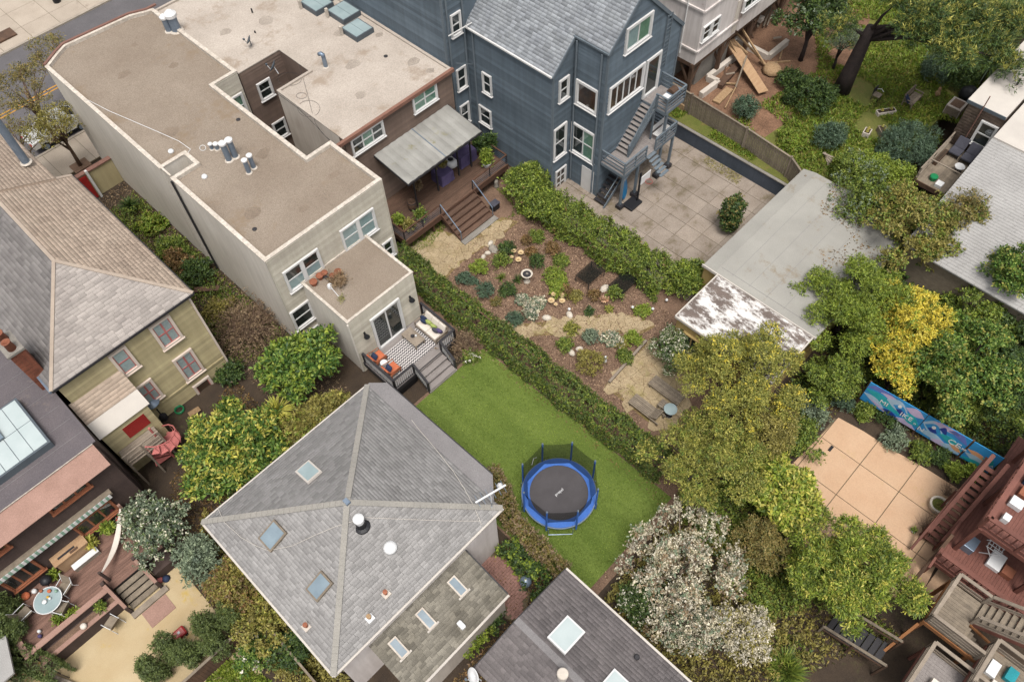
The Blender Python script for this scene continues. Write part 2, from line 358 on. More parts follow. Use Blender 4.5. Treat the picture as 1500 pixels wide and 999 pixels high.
# foliage: a tint per leaf
LEAF = dict(
 leaf_mid=[(64,84,38),(96,116,48),(120,136,58),(150,158,74)],
 leaf_dark=[(40,60,34),(60,82,44),(78,100,50),(104,122,62)],
 leaf_yellow=[(90,98,46),(134,136,62),(184,176,92),(110,120,56)],
 leaf_gold=[(196,178,60),(226,204,72),(236,214,100),(160,160,64)],
 leaf_olive=[(104,100,54),(140,132,68),(166,154,86),(122,116,66)],
 leaf_lime=[(96,120,42),(132,150,54),(164,176,76),(84,108,42)],
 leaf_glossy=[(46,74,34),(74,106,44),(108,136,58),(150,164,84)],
 leaf_hedge=[(52,74,34),(76,98,44),(102,118,52),(138,142,72)],
 leaf_grey=[(96,110,92),(124,138,116),(150,162,138),(84,100,84)],
 leaf_blue=[(62,84,68),(84,106,86),(106,126,104),(70,92,74)],
 leaf_blossom=[(240,232,218),(224,212,196),(190,180,158),(126,122,96),(238,228,214)],
 leaf_brown=[(120,92,64),(150,118,80),(104,84,56),(128,112,66)],
 leaf_dry=[(150,128,104),(122,100,82),(170,146,120),(104,90,70)],
 leaf_white=[(240,236,224),(220,214,196),(96,112,70),(72,96,52),(120,132,84)],
 leaf_grass=[(88,112,38),(112,138,48),(134,152,60),(142,130,66)],
 leaf_autumn=[(116,106,62),(146,126,74),(98,104,58),(166,146,92)],
 leaf_cypress=[(70,84,48),(92,106,60),(116,128,74),(78,94,54)],
 leaf_chartreuse=[(150,156,60),(190,184,80),(208,198,110),(120,134,50)],
 leaf_pink=[(190,140,120),(214,180,150),(160,110,96),(120,110,70)],
)
for k, v in LEAF.items(): mat_ramp(k, v, rough=.55, trans=.16, spec=.3, fine=1.7)
mat_ramp('chips', [(122,98,80),(164,134,108),(190,160,132),(134,108,90),(100,80,66)], rough=.95)
mat_ramp('flower_white', [(240,236,224),(226,216,200)], rough=.7)
mat_ramp('flower_cream', [(236,214,170),(226,190,140)], rough=.7)
# ------------------------------------------------------------------ the setting: ground, street, lawn, paving
def sheet(name, poly, z, mt, thick=.0):
    mb = MB()
    if thick: mb.prism([(p[0], p[1]) for p in poly], z-thick, z)
    else:
        pl = [(p[0], p[1]) for p in poly]
        if sum(pl[i][0]*pl[(i+1)%len(pl)][1]-pl[(i+1)%len(pl)][0]*pl[i][1] for i in range(len(pl))) < 0: pl = pl[::-1]
        mb.add([(x, y, z) for x, y in pl], [tuple(range(len(pl)))])
    o = mb.build(name, mt, loc=(0,0,0)); o['kind'] = 'structure'; return o
sheet('ground', [(-300,-300),(300,-300),(300,300),(-300,300)], -.03, 'dirt')
# street
dug=sheet('dug_soil',[(39.6,16.5),(48,15.5),(56,18),(58,25),(39.3,25)],1.258,'dug_earth')
sheet('street', [(-60,52.6),(60,52.6),(60,65.0),(-60,65.0)], -.012, 'asphalt')
near_walk = sheet('sidewalk_near', [(-60,49.3),(60,49.3),(60,52.4),(-60,52.4)], .09, 'joint', .1)
for i in range(14):
    bx(near_walk, 'paving_slab', -8+i*2.4, -8+i*2.4+2.37, 49.35, 52.35, .0, .102, 'sidewalk')
kn = sheet('kerb_near', [(-60,52.4),(60,52.4),(60,52.6),(-60,52.6)], .11, 'kerb', .13)
kf = sheet('kerb_far', [(-60,65.0),(60,65.0),(60,65.2),(-60,65.2)], .11, 'kerb', .13)
far_walk = sheet('sidewalk_far', [(-60,65.2),(60,65.2),(60,76),(-60,76)], .09, 'joint', .1)
for i in range(12):
    for j, (a, b) in enumerate(((65.23,67.1),(67.13,69.6),(69.63,72.2),(72.23,75))):
        bx(far_walk, 'paving_slab', -2+i*2.4, -2+i*2.4+2.37, a, b, .0, .102, 'sidewalk')
for y in (58.25, 58.6): sheet('yellow_line', [(-60,y),(60,y),(60,y+.13),(-60,y+.13)], -.006, 'road_yellow')
# lawn with soil strip under the hedge
sheet('soil_strip', [(9.0,5.2),(17.6,5.2),(17.6,28.5),(15.2,28.5),(15.2,19.2),(9,19.2)], -.02, 'mulch')
lawn = sheet('lawn', [(9.1,5.65),(16.15,5.65),(16.12,11.3),(16.0,18.9),(15.9,19.0),(10.9,19.02),(9.1,19.0)], .02, 'turf', .04)
# garden bed, with two flagstone terraces and a winding path
bed = sheet('garden_bed', [(17.0,6),(27.4,6),(27.4,28),(17.0,28)], -.01, 'mulch')
def inpoly(x, y, poly):
    c = False; n = len(poly); j = n-1
    for i in range(n):
        if (poly[i][1] > y) != (poly[j][1] > y) and x < (poly[j][0]-poly[i][0])*(y-poly[i][1])/(poly[j][1]-poly[i][1])+poly[i][0]: c = not c
        j = i
    return c
def clip(poly, a, b, c):            # keep a*x+b*y<=c
    out = []
    for i in range(len(poly)):
        p, q = poly[i], poly[(i+1) % len(poly)]; dp = a*p[0]+b*p[1]-c; dq = a*q[0]+b*q[1]-c
        if dp <= 0: out.append(p)
        if (dp < 0) != (dq < 0) and dp != dq:
            t = dp/(dp-dq); out.append((p[0]+(q[0]-p[0])*t, p[1]+(q[1]-p[1])*t))
    return out
def crazy_paving(name, poly, z, step, mt='flagstone', base='grout', jit=.42, gap=.014, th=.03):
    """irregular flagstones: Voronoi cells, each a slab of its own, set in a sunk joint bed"""
    o = sheet(name, poly, z-.02, base)
    xs = [p[0] for p in poly]; ys = [p[1] for p in poly]; rnd = random.Random(len(poly)*31+int(step*100))
    pts = []; y = min(ys)-step
    while y < max(ys)+step:
        x = min(xs)-step
        while x < max(xs)+step: pts.append((x+rnd.uniform(-jit, jit)*step, y+rnd.uniform(-jit, jit)*step)); x += step
        y += step
    for p in pts:
        if not inpoly(p[0], p[1], poly): continue
        cell = [(p[0]-2*step, p[1]-2*step), (p[0]+2*step, p[1]-2*step), (p[0]+2*step, p[1]+2*step), (p[0]-2*step, p[1]+2*step)]
        for q in pts:
            dx, dy = q[0]-p[0], q[1]-p[1]; d = math.hypot(dx, dy)
            if 0 < d < 3*step: cell = clip(cell, dx/d, dy/d, (p[0]*dx+p[1]*dy)/d+d/2-gap/2)
        if len(cell) < 3: continue
        h = z+rnd.uniform(-.006, .008); cx = sum(c[0] for c in cell)/len(cell); cy = sum(c[1] for c in cell)/len(cell)
        ins = [(cx+(c[0]-cx)*.95, cy+(c[1]-cy)*.95) for c in cell]; n = len(cell)
        mb = MB(); mb.add([(c[0], c[1], z-th) for c in cell]+[(c[0], c[1], h-.008) for c in cell]+[(c[0], c[1], h) for c in ins],
            [(i, (i+1)%n, n+(i+1)%n, n+i) for i in range(n)]+[(n+i, n+(i+1)%n, 2*n+(i+1)%n, 2*n+i) for i in range(n)]+[tuple(range(2*n, 3*n))])
        s = mb.build('flagstone', mt, o)
    return o
def pp(l, z=0): return [tuple(P(x, y, z)[:2]) for x, y in l]
crazy_paving('flagstone_terrace', pp([(598,370),(640,335),(690,352),(735,318),(760,325),(735,345),(700,368),(672,388),(650,412),(622,398)]), .03, .52)
crazy_paving('flagstone_path', pp([(728,470),(775,474),(835,466),(890,460),(935,462),(960,478),(940,490),(880,487),(835,490),(790,492),(752,496)]), .025, .5)
crazy_paving('flagstone_patio', pp([(885,565),(945,503),(1000,530),(1010,590),(985,640),(945,615)]), .03, .62)
# concrete slabs behind the blue house
patio = sheet('patio', [(26.6,12.4),(37.2,12.4),(37.2,26),(26.6,26)], -.0, 'joint')
for i in range(9):
    for j in range(11):
        x0, y0 = 26.55+i*1.19, 12.5+j*1.24
        bx(patio, 'paving_slab', x0+random.uniform(0,.012), x0+1.165, y0, y0+1.21+random.uniform(0,.012), -.05, .02+random.uniform(-.004,.006), 'patio_slab')
# peach terrace: slabs between sawn joints
ter = sheet('terrace', pp([(1222,612),(1265,632),(1300,655),(1360,690),(1412,722),(1418,745),(1345,870),(1262,800),(1160,760),(1150,700)]), -.002, 'joint')
def slab_poly(poly, mt, parent, name='slab', z=.03):
    mb = MB(); mb.prism(poly, -.05, z); return mb.build(name, mt, parent)
tpoly = pp([(1228,612),(1265,632),(1300,655),(1362,690),(1412,722),(1405,760),(1345,880),(1230,860),(1150,800),(1150,690)])
for xa, xb in ((15,19.73),(19.77,21.92),(21.96,24.19),(24.23,26.4),(26.44,32)):
    for ya, yb in ((-12,-4.67),(-4.63,-2.45),(-2.41,-.26),(-.22,2),(2.04,4)):
        c = tpoly
        for a, b, k in ((1,0,xb),(-1,0,-xa),(0,1,yb),(0,-1,-ya)): c = clip(c, a, b, k) if c else c
        if len(c) > 2: slab_poly(c, 'peach_concrete', ter)
# sand yard
sheet('sand_yard', [(-12,14),(-3.1,14),(-3.1,22.4),(-12,22.4)], -.004, 'sand')
# raised back yard behind the retaining wall
yard = MB(); yard.prism([(37.3,9),(75,9),(75,48),(37.3,48)], -.3, 1.25)
yo = yard.build('back_yard', 'yard_soil', loc=(0,0,0)); yo['kind'] = 'structure'

apron=sheet('terrace_apron',pp([(1350,868),(1398,800),(1432,838),(1388,892)]),.012,'peach_concrete',.05)
# ------------------------------------------------------------------ building helpers
def area2(p): return sum(p[i][0]*p[(i+1)%len(p)][1]-p[(i+1)%len(p)][0]*p[i][1] for i in range(len(p)))
def inset(poly, d):                 # poly counter-clockwise
    out = []; n = len(poly)
    for i in range(n):
        a, b, c = Vector(poly[i-1]), Vector(poly[i]), Vector(poly[(i+1)%n])
        u, v = (b-a).normalized(), (c-b).normalized(); nu, nv = Vector((-u.y, u.x)), Vector((-v.y, v.x))
        k = nu+nv; out.append(tuple(b+k*(d/max(.3, (1+nu.dot(nv))))))
    return out
def flat_roof(parent, poly, ztop, zroof, wdt, capm, roofm, wallm=None, z0=0., capname='parapet', roofname='roof'):
    poly = [tuple(p)[:2] for p in poly]
    if area2(poly) < 0: poly = poly[::-1]
    n = len(poly)
    if wallm: MB().prism(poly, z0, ztop-.06, caps=False).build('wall', wallm, parent)
    out = inset(poly, -.03); inn = inset(poly, wdt); mb = MB()
    vs = [(p[0],p[1],ztop-.06) for p in out]+[(p[0],p[1],ztop) for p in out]+[(p[0],p[1],ztop) for p in inn]+[(p[0],p[1],zroof-.05) for p in inn]+[(p[0],p[1],ztop-.06) for p in inset(poly,.01)]
    fs = []
    for i in range(n):
        j = (i+1)%n
        fs += [(i,j,n+j,n+i),(n+i,n+j,2*n+j,2*n+i),(2*n+i,2*n+j,3*n+j,3*n+i),(4*n+i,4*n+j,j,i)]
    mb.add(vs, fs); mb.build(capname, capm, parent)
    r = MB(); r.add([(p[0],p[1],zroof) for p in inset(poly, wdt-.02)], [tuple(range(n))]); r.build(roofname, roofm, parent)
def siding(parent, ax, c, sgn, prof, lap, mt, name='siding', depth=.045):
    """lapped boards on a wall plane. ax 'y': plane Y=c, boards along X; prof: list of (z, umin, umax) breakpoints"""
    mb = MB(); z0, z1 = prof[0][0], prof[-1][0]
    def ext(z):
        for (za, a0, a1), (zb, b0, b1) in zip(prof, prof[1:]):
            if za <= z <= zb+1e-6:
                t = (z-za)/max(1e-6, zb-za); return a0+(b0-a0)*t, a1+(b1-a1)*t
        return prof[-1][1], prof[-1][2]
    z = z0
    while z < z1-.02:
        zt = min(z+lap, z1); (a0, a1), (b0, b1) = ext(z), ext(zt)
        d0, d1 = depth, .003
        def pt(u, zz, d): return (u, c+sgn*d, zz) if ax == 'y' else (c+sgn*d, u, zz)
        mb.add([pt(a0,z,d0),pt(a1,z,d0),pt(b1,zt,d1),pt(b0,zt,d1),pt(a0,z,.0),pt(a1,z,.0)], [(0,1,2,3),(4,5,1,0)]); z = zt
    o = mb.build(name, mt, parent); o['kind'] = 'stuff'; return o
class Wall:
    """a wall plane: at(u, z, d) gives the point at distance d in front of it"""
    def __init__(s, ax, c, sgn): s.ax, s.c, s.sgn = ax, c, sgn
    def at(s, u, z, d): return (u, s.c+s.sgn*d, z) if s.ax == 'y' else (s.c+s.sgn*d, u, z)
    def px(s, x, y):
        p = PY(x, y, s.c) if s.ax == 'y' else PX(x, y, s.c); return (p.x if s.ax == 'y' else p.y), p.z
    def box(s, mb, u0, u1, z0, z1, d0, d1):
        a, b = s.at(u0, z0, d0), s.at(u1, z1, d1); mb.box(a[0], b[0], a[1], b[1], a[2], b[2])
    def rect(s, pts):               # photo corners TL TR BR BL -> u0 u1 z0 z1
        q = [s.px(*p) for p in pts]
        us = sorted(v[0] for v in q); zs = sorted(v[1] for v in q)
        return (us[0]+us[1])/2, (us[2]+us[3])/2, (zs[0]+zs[1])/2, (zs[2]+zs[3])/2
def window(parent, w, r, cols=1, rows=2, casing=.11, frame='white_paint', sash=None, back='blind', backs=None, glass='glass', sill=True, mull=0, d0=.05, door=False, name='window'):
    u0, u1, z0, z1 = r; sash = sash or frame; mb = MB(); c = casing
    e = d0+.09
    w.box(mb, u0, u0+c, z0, z1, 0, e); w.box(mb, u1-c, u1, z0, z1, 0, e)
    w.box(mb, u0+c, u1-c, z1-c, z1, 0, e); w.box(mb, u0+c, u1-c, z0, z0+c, 0, e)
    if mull: w.box(mb, (u0+u1)/2-mull/2, (u0+u1)/2+mull/2, z0+c, z1-c, 0, e-.004)
    if sill: w.box(mb, u0-.05, u1+.05, z0-.05, z0-.002, 0, e+.05)
    fr = mb.build(name, frame, parent)
    a0, a1, b0, b1 = u0+c, u1-c, z0+c, z1-c; s = .045
    sm = MB(); cw = (a1-a0)/cols; rh = (b1-b0)/rows
    for i in range(cols):
        for j in range(rows):
            x0, x1, y0, y1 = a0+i*cw, a0+(i+1)*cw, b0+j*rh, b0+(j+1)*rh
            dd = d0+.035-(.012 if (rows > 1 and j == 0) else 0)
            w.box(sm, x0, x0+s, y0, y1, d0, dd); w.box(sm, x1-s, x1, y0, y1, d0, dd)
            w.box(sm, x0+s, x1-s, y0, y0+s, d0, dd); w.box(sm, x0+s, x1-s, y1-s, y1, d0, dd)
            bk = backs[i][j] if backs else back
            pa, pb = w.at(x0+s*.6, y0+s*.6, d0+.013), w.at(x1-s*.6, y1-s*.6, d0+.019)
            bx(fr, 'pane', pa[0], pb[0], pa[1], pb[1], pa[2], pb[2], glass)
            pa, pb = w.at(x0+s*.6, y0+s*.6, d0+.001), w.at(x1-s*.6, y1-s*.6, d0+.006)
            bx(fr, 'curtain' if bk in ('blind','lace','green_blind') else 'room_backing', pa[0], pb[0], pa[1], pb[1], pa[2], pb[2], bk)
    sm.build('sash', sash, fr); return fr
def roof_plane(pts):
    a, b, c = [Vector(p) for p in pts[:3]]; n = (b-a).cross(c-a).normalized(); return a, (n if n.z > 0 else -n)
def shingles(parent, poly, mt, along, w=.3, h=.15, name='shingles', seed=1, base=None, lift=.011, jit=.0):
    """a roof slope laid with single tabs in courses; poly: 3-D corners, along: direction of a course"""
    pts = [Vector(p) for p in poly]; o, n = roof_plane(pts)
    if base: MB().slab([p-n*.02 for p in pts], .08).build('roof_deck', base, parent)
    u = Vector(along).normalized(); u = (u-n*u.dot(n)).normalized(); v = n.cross(u)
    if v.z < 0: v = -v
    P2 = [((p-o).dot(u), (p-o).dot(v)) for p in pts]; rnd = random.Random(seed); V = []; F = []
    y = min(p[1] for p in P2); ymax = max(p[1] for p in P2); row = 0
    while y < ymax:
        xs = []
        for k in range(len(P2)):
            (xa, ya), (xb, yb) = P2[k], P2[(k+1)%len(P2)]; ym = min(y+h*.5, ymax-1e-4)
            if (ya <= ym) != (yb <= ym): xs.append(xa+(xb-xa)*(ym-ya)/(yb-ya))
        if len(xs) >= 2:
            x, xe = min(xs), max(xs); x -= (row%2)*w*.5+rnd.uniform(0,w*.3)
            while x < xe:
                ww = w*rnd.uniform(.8,1.25); xa, xb = max(x, min(xs)), min(x+ww-.016, xe)
                if xb-xa > .03:
                    l = lift+rnd.uniform(0,.006); q = len(V); yt = min(y+h*1.15, ymax); yb_ = y-rnd.uniform(0,jit)
                    for a, b, d in ((xa,yb_,l),(xb,yb_,l),(xb,yt,.003),(xa,yt,.003),(xa,yb_,0),(xb,yb_,0)):
                        V.append(tuple(o+u*a+v*b+n*d))
                    F += [(q,q+1,q+2,q+3),(q+4,q+5,q+1,q)]
                x += ww
        y += h; row += 1
    ob = np_mesh(name, V, F, mt, parent); ob['kind'] = 'stuff'; return ob
def skylight(parent, quad, h, frame='white_paint', pane='blue_glass_base', fw=.09, name='skylight', nx=1, ny=1, bars=None):
    q = [Vector(p) for p in quad]; o, n = roof_plane(q); ctr = sum(q, Vector())/4
    mb = MB(); mb.slab([p+n*h for p in q], h+.02); fr = mb.build(name, frame, parent)
    def lerp(a, b): return (q[0]*(1-a)+q[1]*a)*(1-b)+(q[3]*(1-a)+q[2]*a)*b
    L, W_ = (q[1]-q[0]).length, (q[3]-q[0]).length; fa, fb = fw/L, fw/W_
    for i in range(nx):
        for j in range(ny):
            a0, a1 = fa+(1-2*fa)*i/nx+(fa*.3 if i else 0), fa+(1-2*fa)*(i+1)/nx; b0, b1 = fb+(1-2*fb)*j/ny+(fb*.3 if j else 0), fb+(1-2*fb)*(j+1)/ny
            c = [lerp(a0,b0), lerp(a1,b0), lerp(a1,b1), lerp(a0,b1)]
            MB().slab([p+n*(h+.015) for p in c], .014).build('pane', pane, fr)
    return fr
def vent(parent, x, y, z, h, r, cap=True, mt='galvanised', name='vent_pipe'):
    mb = MB(); mb.lathe((x,y,z), [(r,0),(r,h)], 14); o = mb.build(name, mt, parent, smooth=False)
    if cap: MB().lathe((x,y,z+h), [(r*1.25,0.0),(r*1.3,.1*r/.15),(r*.5,.2*r/.15)], 14).build('cap', 'white_plastic', o)
    MB().lathe((x,y,z), [(r*1.5,0),(r*1.4,.03),(r,.06)], 14).build('flashing', 'cap_white', o)
    return o
def rail_panel(parent, a, b, z, h, postm, n_post=2, bars=4, pitch=None, horiz=True, topw=.1, slope=None, w=.05):
    """a railing from a to b (2-D) on level z; horizontal rails or upright balusters, each a part"""
    a3, b3 = Vector((a[0],a[1],z)), Vector((b[0],b[1],z if slope is None else slope))
    for i in range(n_post):
        p = a3.lerp(b3, i/(n_post-1)) if n_post > 1 else a3
        bar(parent, 'post', p, p+Vector((0,0,h)), w*1.6, w*1.6, postm)
    up = Vector((0,0,1))
    bar(parent, 'top_rail', a3+up*h, b3+up*h, topw, .04, postm)
    if horiz:
        for k in range(bars):
            zz = up*(h*(k+.6)/(bars+.4)); bar(parent, 'rail', a3+zz, b3+zz, w*.7, .09, postm)
    else:
        bar(parent, 'bottom_rail', a3+up*.1, b3+up*.1, w, .05, postm)
        L = (b3-a3).length; n = max(2, int(L/(pitch or .12)))
        for i in range(1, n):
            p = a3.lerp(b3, i/n); bar(parent, 'baluster', p+up*.1, p+up*h, .03, .03, postm)
def steps(parent, x0, x1, ytop, ybot, ztop, zbot, n, mt, riser=None, name='tread', axis='y', th=.05):
    """open or closed flight between two levels; ytop is the edge at the upper level"""
    for i in range(n):
        z = ztop-(ztop-zbot)*(i+1)/(n+1)
        a = ytop+(ybot-ytop)*i/n; b = ytop+(ybot-ytop)*(i+1)/n
        e = .03*(1 if b > a else -1)
        if axis == 'y': bx(parent, name, x0, x1, a, b+e, z-th, z, mt)
        else: bx(parent, name, a, b+e, x0, x1, z-th, z, mt)
        if riser:
            zz = z+(ztop-zbot)/(n+1)-th-.002; s = .02*(1 if b > a else -1)
            if axis == 'y': bx(parent, 'riser', x0+.01, x1-.01, a, a+s, z, zz+.04, riser)
            else: bx(parent, 'riser', a, a+s, x0+.01, x1-.01, z, zz+.04, riser)
# ------------------------------------------------------------------ tan house in the middle
H1 = thing('tan_house', 'tan house with flat gravel roof and rear annex facing the green lawn', 'house', (12.8,35,0))
Z1 = 7.7
fr = [tuple(P(x,y,Z1)[:2]) for x, y in ((66,97),(82,77),(93,65.5),(189,21.5),(215,15),(229,8))]
XL, XR, YB = 9.02, 16.65, 26.7
poly1 = [(XL,YB),(XR,YB),(XR,31.0),(15.0,31.0),(15.0,39.9),(XR,39.9),(XR,49.1)]+fr[::-1][1:-1]+[(XL,48.95),(XL,36.2),(10.55,36.2),(10.55,35.15),(XL,35.15)]
flat_roof(H1, poly1, Z1, Z1-.22, .2, 'cap_white', 'gravel_roof', 'stucco')
MB().box(9.0,10.6,35.1,36.2,.0,.05).build('well_floor','concrete',H1)
bar(H1, 'downpipe', (8.93,35.0,.2), (8.93,35.0,7.6), .1, .1, 'charcoal_metal')
bar(H1, 'well_coping', (9.08,36.1,Z1+.06), (9.08,35.2,Z1+.06), .1,.1,'cap_white')
# red tile coping along the street front
fr3 = [Vector((p[0],p[1],Z1+.03)) for p in fr]
for a, b in zip(fr3, fr3[1:]): bar(H1, 'coping', a+Vector((0,.06,0)), b+Vector((0,.06,0)), .16, .1, 'coping_red')
siding(H1, 'y', YB, -1, [(0,XL+.02,XR-.02),(Z1-.08,XL+.02,XR-.02)], .23, 'tan_siding')
for x in (XL+.03, XR-.03): bar(H1, 'corner_board', (x,YB-.02,0), (x,YB-.02,Z1-.07), .09, .06, 'tan_siding')
siding(H1, 'y', 39.9, -1, [(0,15.02,XR-.02),(Z1-.08,15.02,XR-.02)], .23, 'tan_siding')
W1 = Wall('y', YB, -1)
window(H1, W1, W1.rect([(496,338),(545,303),(552,333),(505,369)]), cols=2, rows=2, back='blind', mull=.24)
window(H1, W1, W1.rect([(412,400),(463.5,361.6),(474,393.5),(424,427)]), cols=2, rows=2, backs=[['blind','room_dark'],['blind','room_dark']], mull=.24)
window(H1, W1, W1.rect([(422.3,457.9),(450.3,437.6),(461.8,461.2),(433.8,484.3)]), cols=1, rows=2, back='room_dark')
r = W1.rect([(447,486.5),(465.7,473.3),(472,486),(453,500)]); window(H1, W1, r, rows=1, back='dark_void')
window(H1, W1, W1.rect([(556.5,359),(570.4,348),(579,368),(565,380)]), rows=2, back='room_dark')
Ws = Wall('y', 39.9, -1); window(H1, Ws, (15.5,16.45,4.6,6.3), rows=2, back='green_blind')
# annex
XA0, XA1, YA, ZA = 10.33, 14.85, 22.8, 4.8
flat_roof(H1, [(XA0,YA),(XA1,YA),(XA1,YB-.005),(XA0,YB-.005)], ZA, ZA-.1, .12, 'cap_white', 'gravel_roof', 'stucco', roofname='annex_roof', capname='annex_parapet')
siding(H1, 'y', YA, -1, [(0,XA0+.02,XA1-.02),(ZA-.08,XA0+.02,XA1-.02)], .23, 'tan_siding', name='annex_siding')
bar(H1, 'downpipe', (XA0-.05,YA-.07,.2), (XA0-.05,YA-.07,ZA-.1), .08,.08,'stucco')
WA = Wall('y', YA, -1)
dr = WA.rect([(539.9,469.2),(581.7,435),(591.2,468.1),(550.9,502.3)])
window(H1, WA, (dr[0],dr[1],.87,dr[3]), cols=2, rows=1, casing=.14, back='room_dark', sill=False, name='french_door')
for x, y in ((533.7,489.5),(599.8,436.2)):
    u, z = WA.px(x,y); l = MB(); l.box(u-.05,u+.05,YA-.06,YA-.02,z-.1,z+.22); l.lathe((u,YA-.2,z-.05), [(.05,.2),(.1,.12),(.17,-.02),(.16,-.05)],12); l.tube([(u,YA-.05,z+.2),(u,YA-.14,z+.26),(u,YA-.2,z+.14)],.015,6)
    l.build('wall_lamp','black_metal',H1)
# roof furniture
for (bxp, byp, h, r_) in ((336,235,1.15,.17),(345,230,1.15,.17),(365,253,.85,.13),(372,246,.85,.13),(311,219,.35,.1),(319,219,.35,.12)):
    p = P(bxp,byp,Z1-.22); vent(H1,p.x,p.y,Z1-.22,h,r_)
p = P(259,45,Z1-.22); vent(H1,p.x,p.y,Z1-.22,1.0,.3); vent(H1,p.x-.35,p.y+.3,Z1-.22,.9,.2)
for x, y in ((251,223),(300,260)):
    p = P(x,y,Z1-.22); MB().lathe(p,[(.16,0),(.17,.05),(.13,.14),(.03,.17)],12).build('vent_cap','white_plastic',H1,smooth=True)
cab = [P(x,y,Z1-.2) for x, y in ((127,146),(160,163),(200,180),(235,195),(262,207),(279,219),(274,226))]
MB().tube(cab,.018,5).build('cable','white_plastic',H1)
cab = [P(297+4.5*math.cos(a),217+4*math.sin(a),Z1-.2) for a in np.linspace(0,6.28,14)]; MB().tube(cab,.015,5).build('cable_loop','white_plastic',H1)
# ------------------------------------------------------------------ brown house with pale flat roof
H2 = thing('brown_house', 'dark brown house with pale flat roof, skylights and covered back deck', 'house', (21,39,0))
Z2, YB2, X2A, X2B = 7.5, 30.75, 17.35, 25.6
well = [tuple(P(x,y,Z2)[:2]) for x, y in ((338,95),(395,61),(435,89),(374,124))]
wx0, wx1, wy0, wy1 = 17.35, 19.75, 36.9, 39.9
poly2 = [(X2A,YB2),(X2B,YB2),(X2B,49.2),(16.72,49.2),(16.72,wy1),(wx1,wy1),(wx1,wy0),(X2A,wy0)]
flat_roof(H2, poly2, Z2, Z2-.12, .14, 'grey_roof', 'grey_roof', 'brown_wall')
MB().box(X2A-.012,X2A+.002,31.2,wy0,2.0,Z2-.07).build('party_wall','cream_wall',H2)
MB().box(15.02,wx1,31.1,wy1,.0,.03).build('well_floor','concrete',H2)
siding(H2,'y',YB2,-1,[(0,X2A,X2B),(Z2-.1,X2A,X2B)],.21,'brown_wall')
bar(H2,'fascia',(X2A-.6,YB2-.1,Z2-.1),(X2B+.1,YB2-.1,Z2-.1),.2,.22,'brown_fascia')
siding(H2,'y',wy1,-1,[(3,16.8,wx1),(Z2-.1,16.8,wx1)],.21,'brown_wall',name='well_siding')
Wb = Wall('y',YB2,-1)
z2 = lambda x,y:(370+x*.27027, y*.27027)
window(H2,Wb,Wb.rect([z2(525,765),z2(695,640),z2(715,725),z2(545,850)]),cols=3,rows=2,casing=.1,backs=[['room_dark','room_dark'],['green_blind','green_blind'],['room_dark','room_dark']])
window(H2,Wb,Wb.rect([z2(860,520),z2(990,445),z2(998,530),z2(870,620)]),cols=2,rows=2,casing=.1,back='green_blind')
Ww = Wall('y',wy1,-1); window(H2,Ww,(17.5,18.5,4.9,6.2),rows=2,back='room_dark')
window(H2,Ww,(17.6,18.6,1.6,3.0),rows=2,back='room_dark')
for q in ([(500,155),(570,95),(632,150),(562,205)],[(418,60),(495,0),(562,65),(490,112)],[(290,5),(350,-45),(418,15),(342,65)],[(345,-60),(420,-110),(480,-50),(410,-10)]):
    qq=[P(*z2(*p),Z2+.25) for p in q]; x0=min(p.x for p in qq);x1=max(p.x for p in qq);y0=min(p.y for p in qq);y1=max(p.y for p in qq)
    s=skylight(H2,[(x0,y0,Z2-.12),(x1,y0,Z2-.12),(x1,y1,Z2-.12),(x0,y1,Z2-.12)],.34,'pipe_grey','skylight_glass_base',.07,nx=2)
    bar(s,'flashing_pipe',(x0-.15,y1-.2,Z2-.1),(x0-.15,y1-.2,Z2+.5),.16,.16,'cap_white')
p=P(*z2(398,365),Z2-.12); vent(H2,p.x,p.y,Z2-.12,.75,.13,cap=False,mt='galvanised')
MB().tube([(p.x,p.y,Z2+.6),(p.x,p.y,Z2+.75),(p.x-.05,p.y+.12,Z2+.8),(p.x-.1,p.y+.25,Z2+.72)],.13,10).build('cowl','galvanised',H2,smooth=True)
for x,y,h in ((1370,75,.35),(1385,185,.2)):
    p=P(x*.27027,y*.27027,Z2-.12); vent(H2,p.x,p.y,Z2-.12,h,.05,cap=False,mt='black_metal')
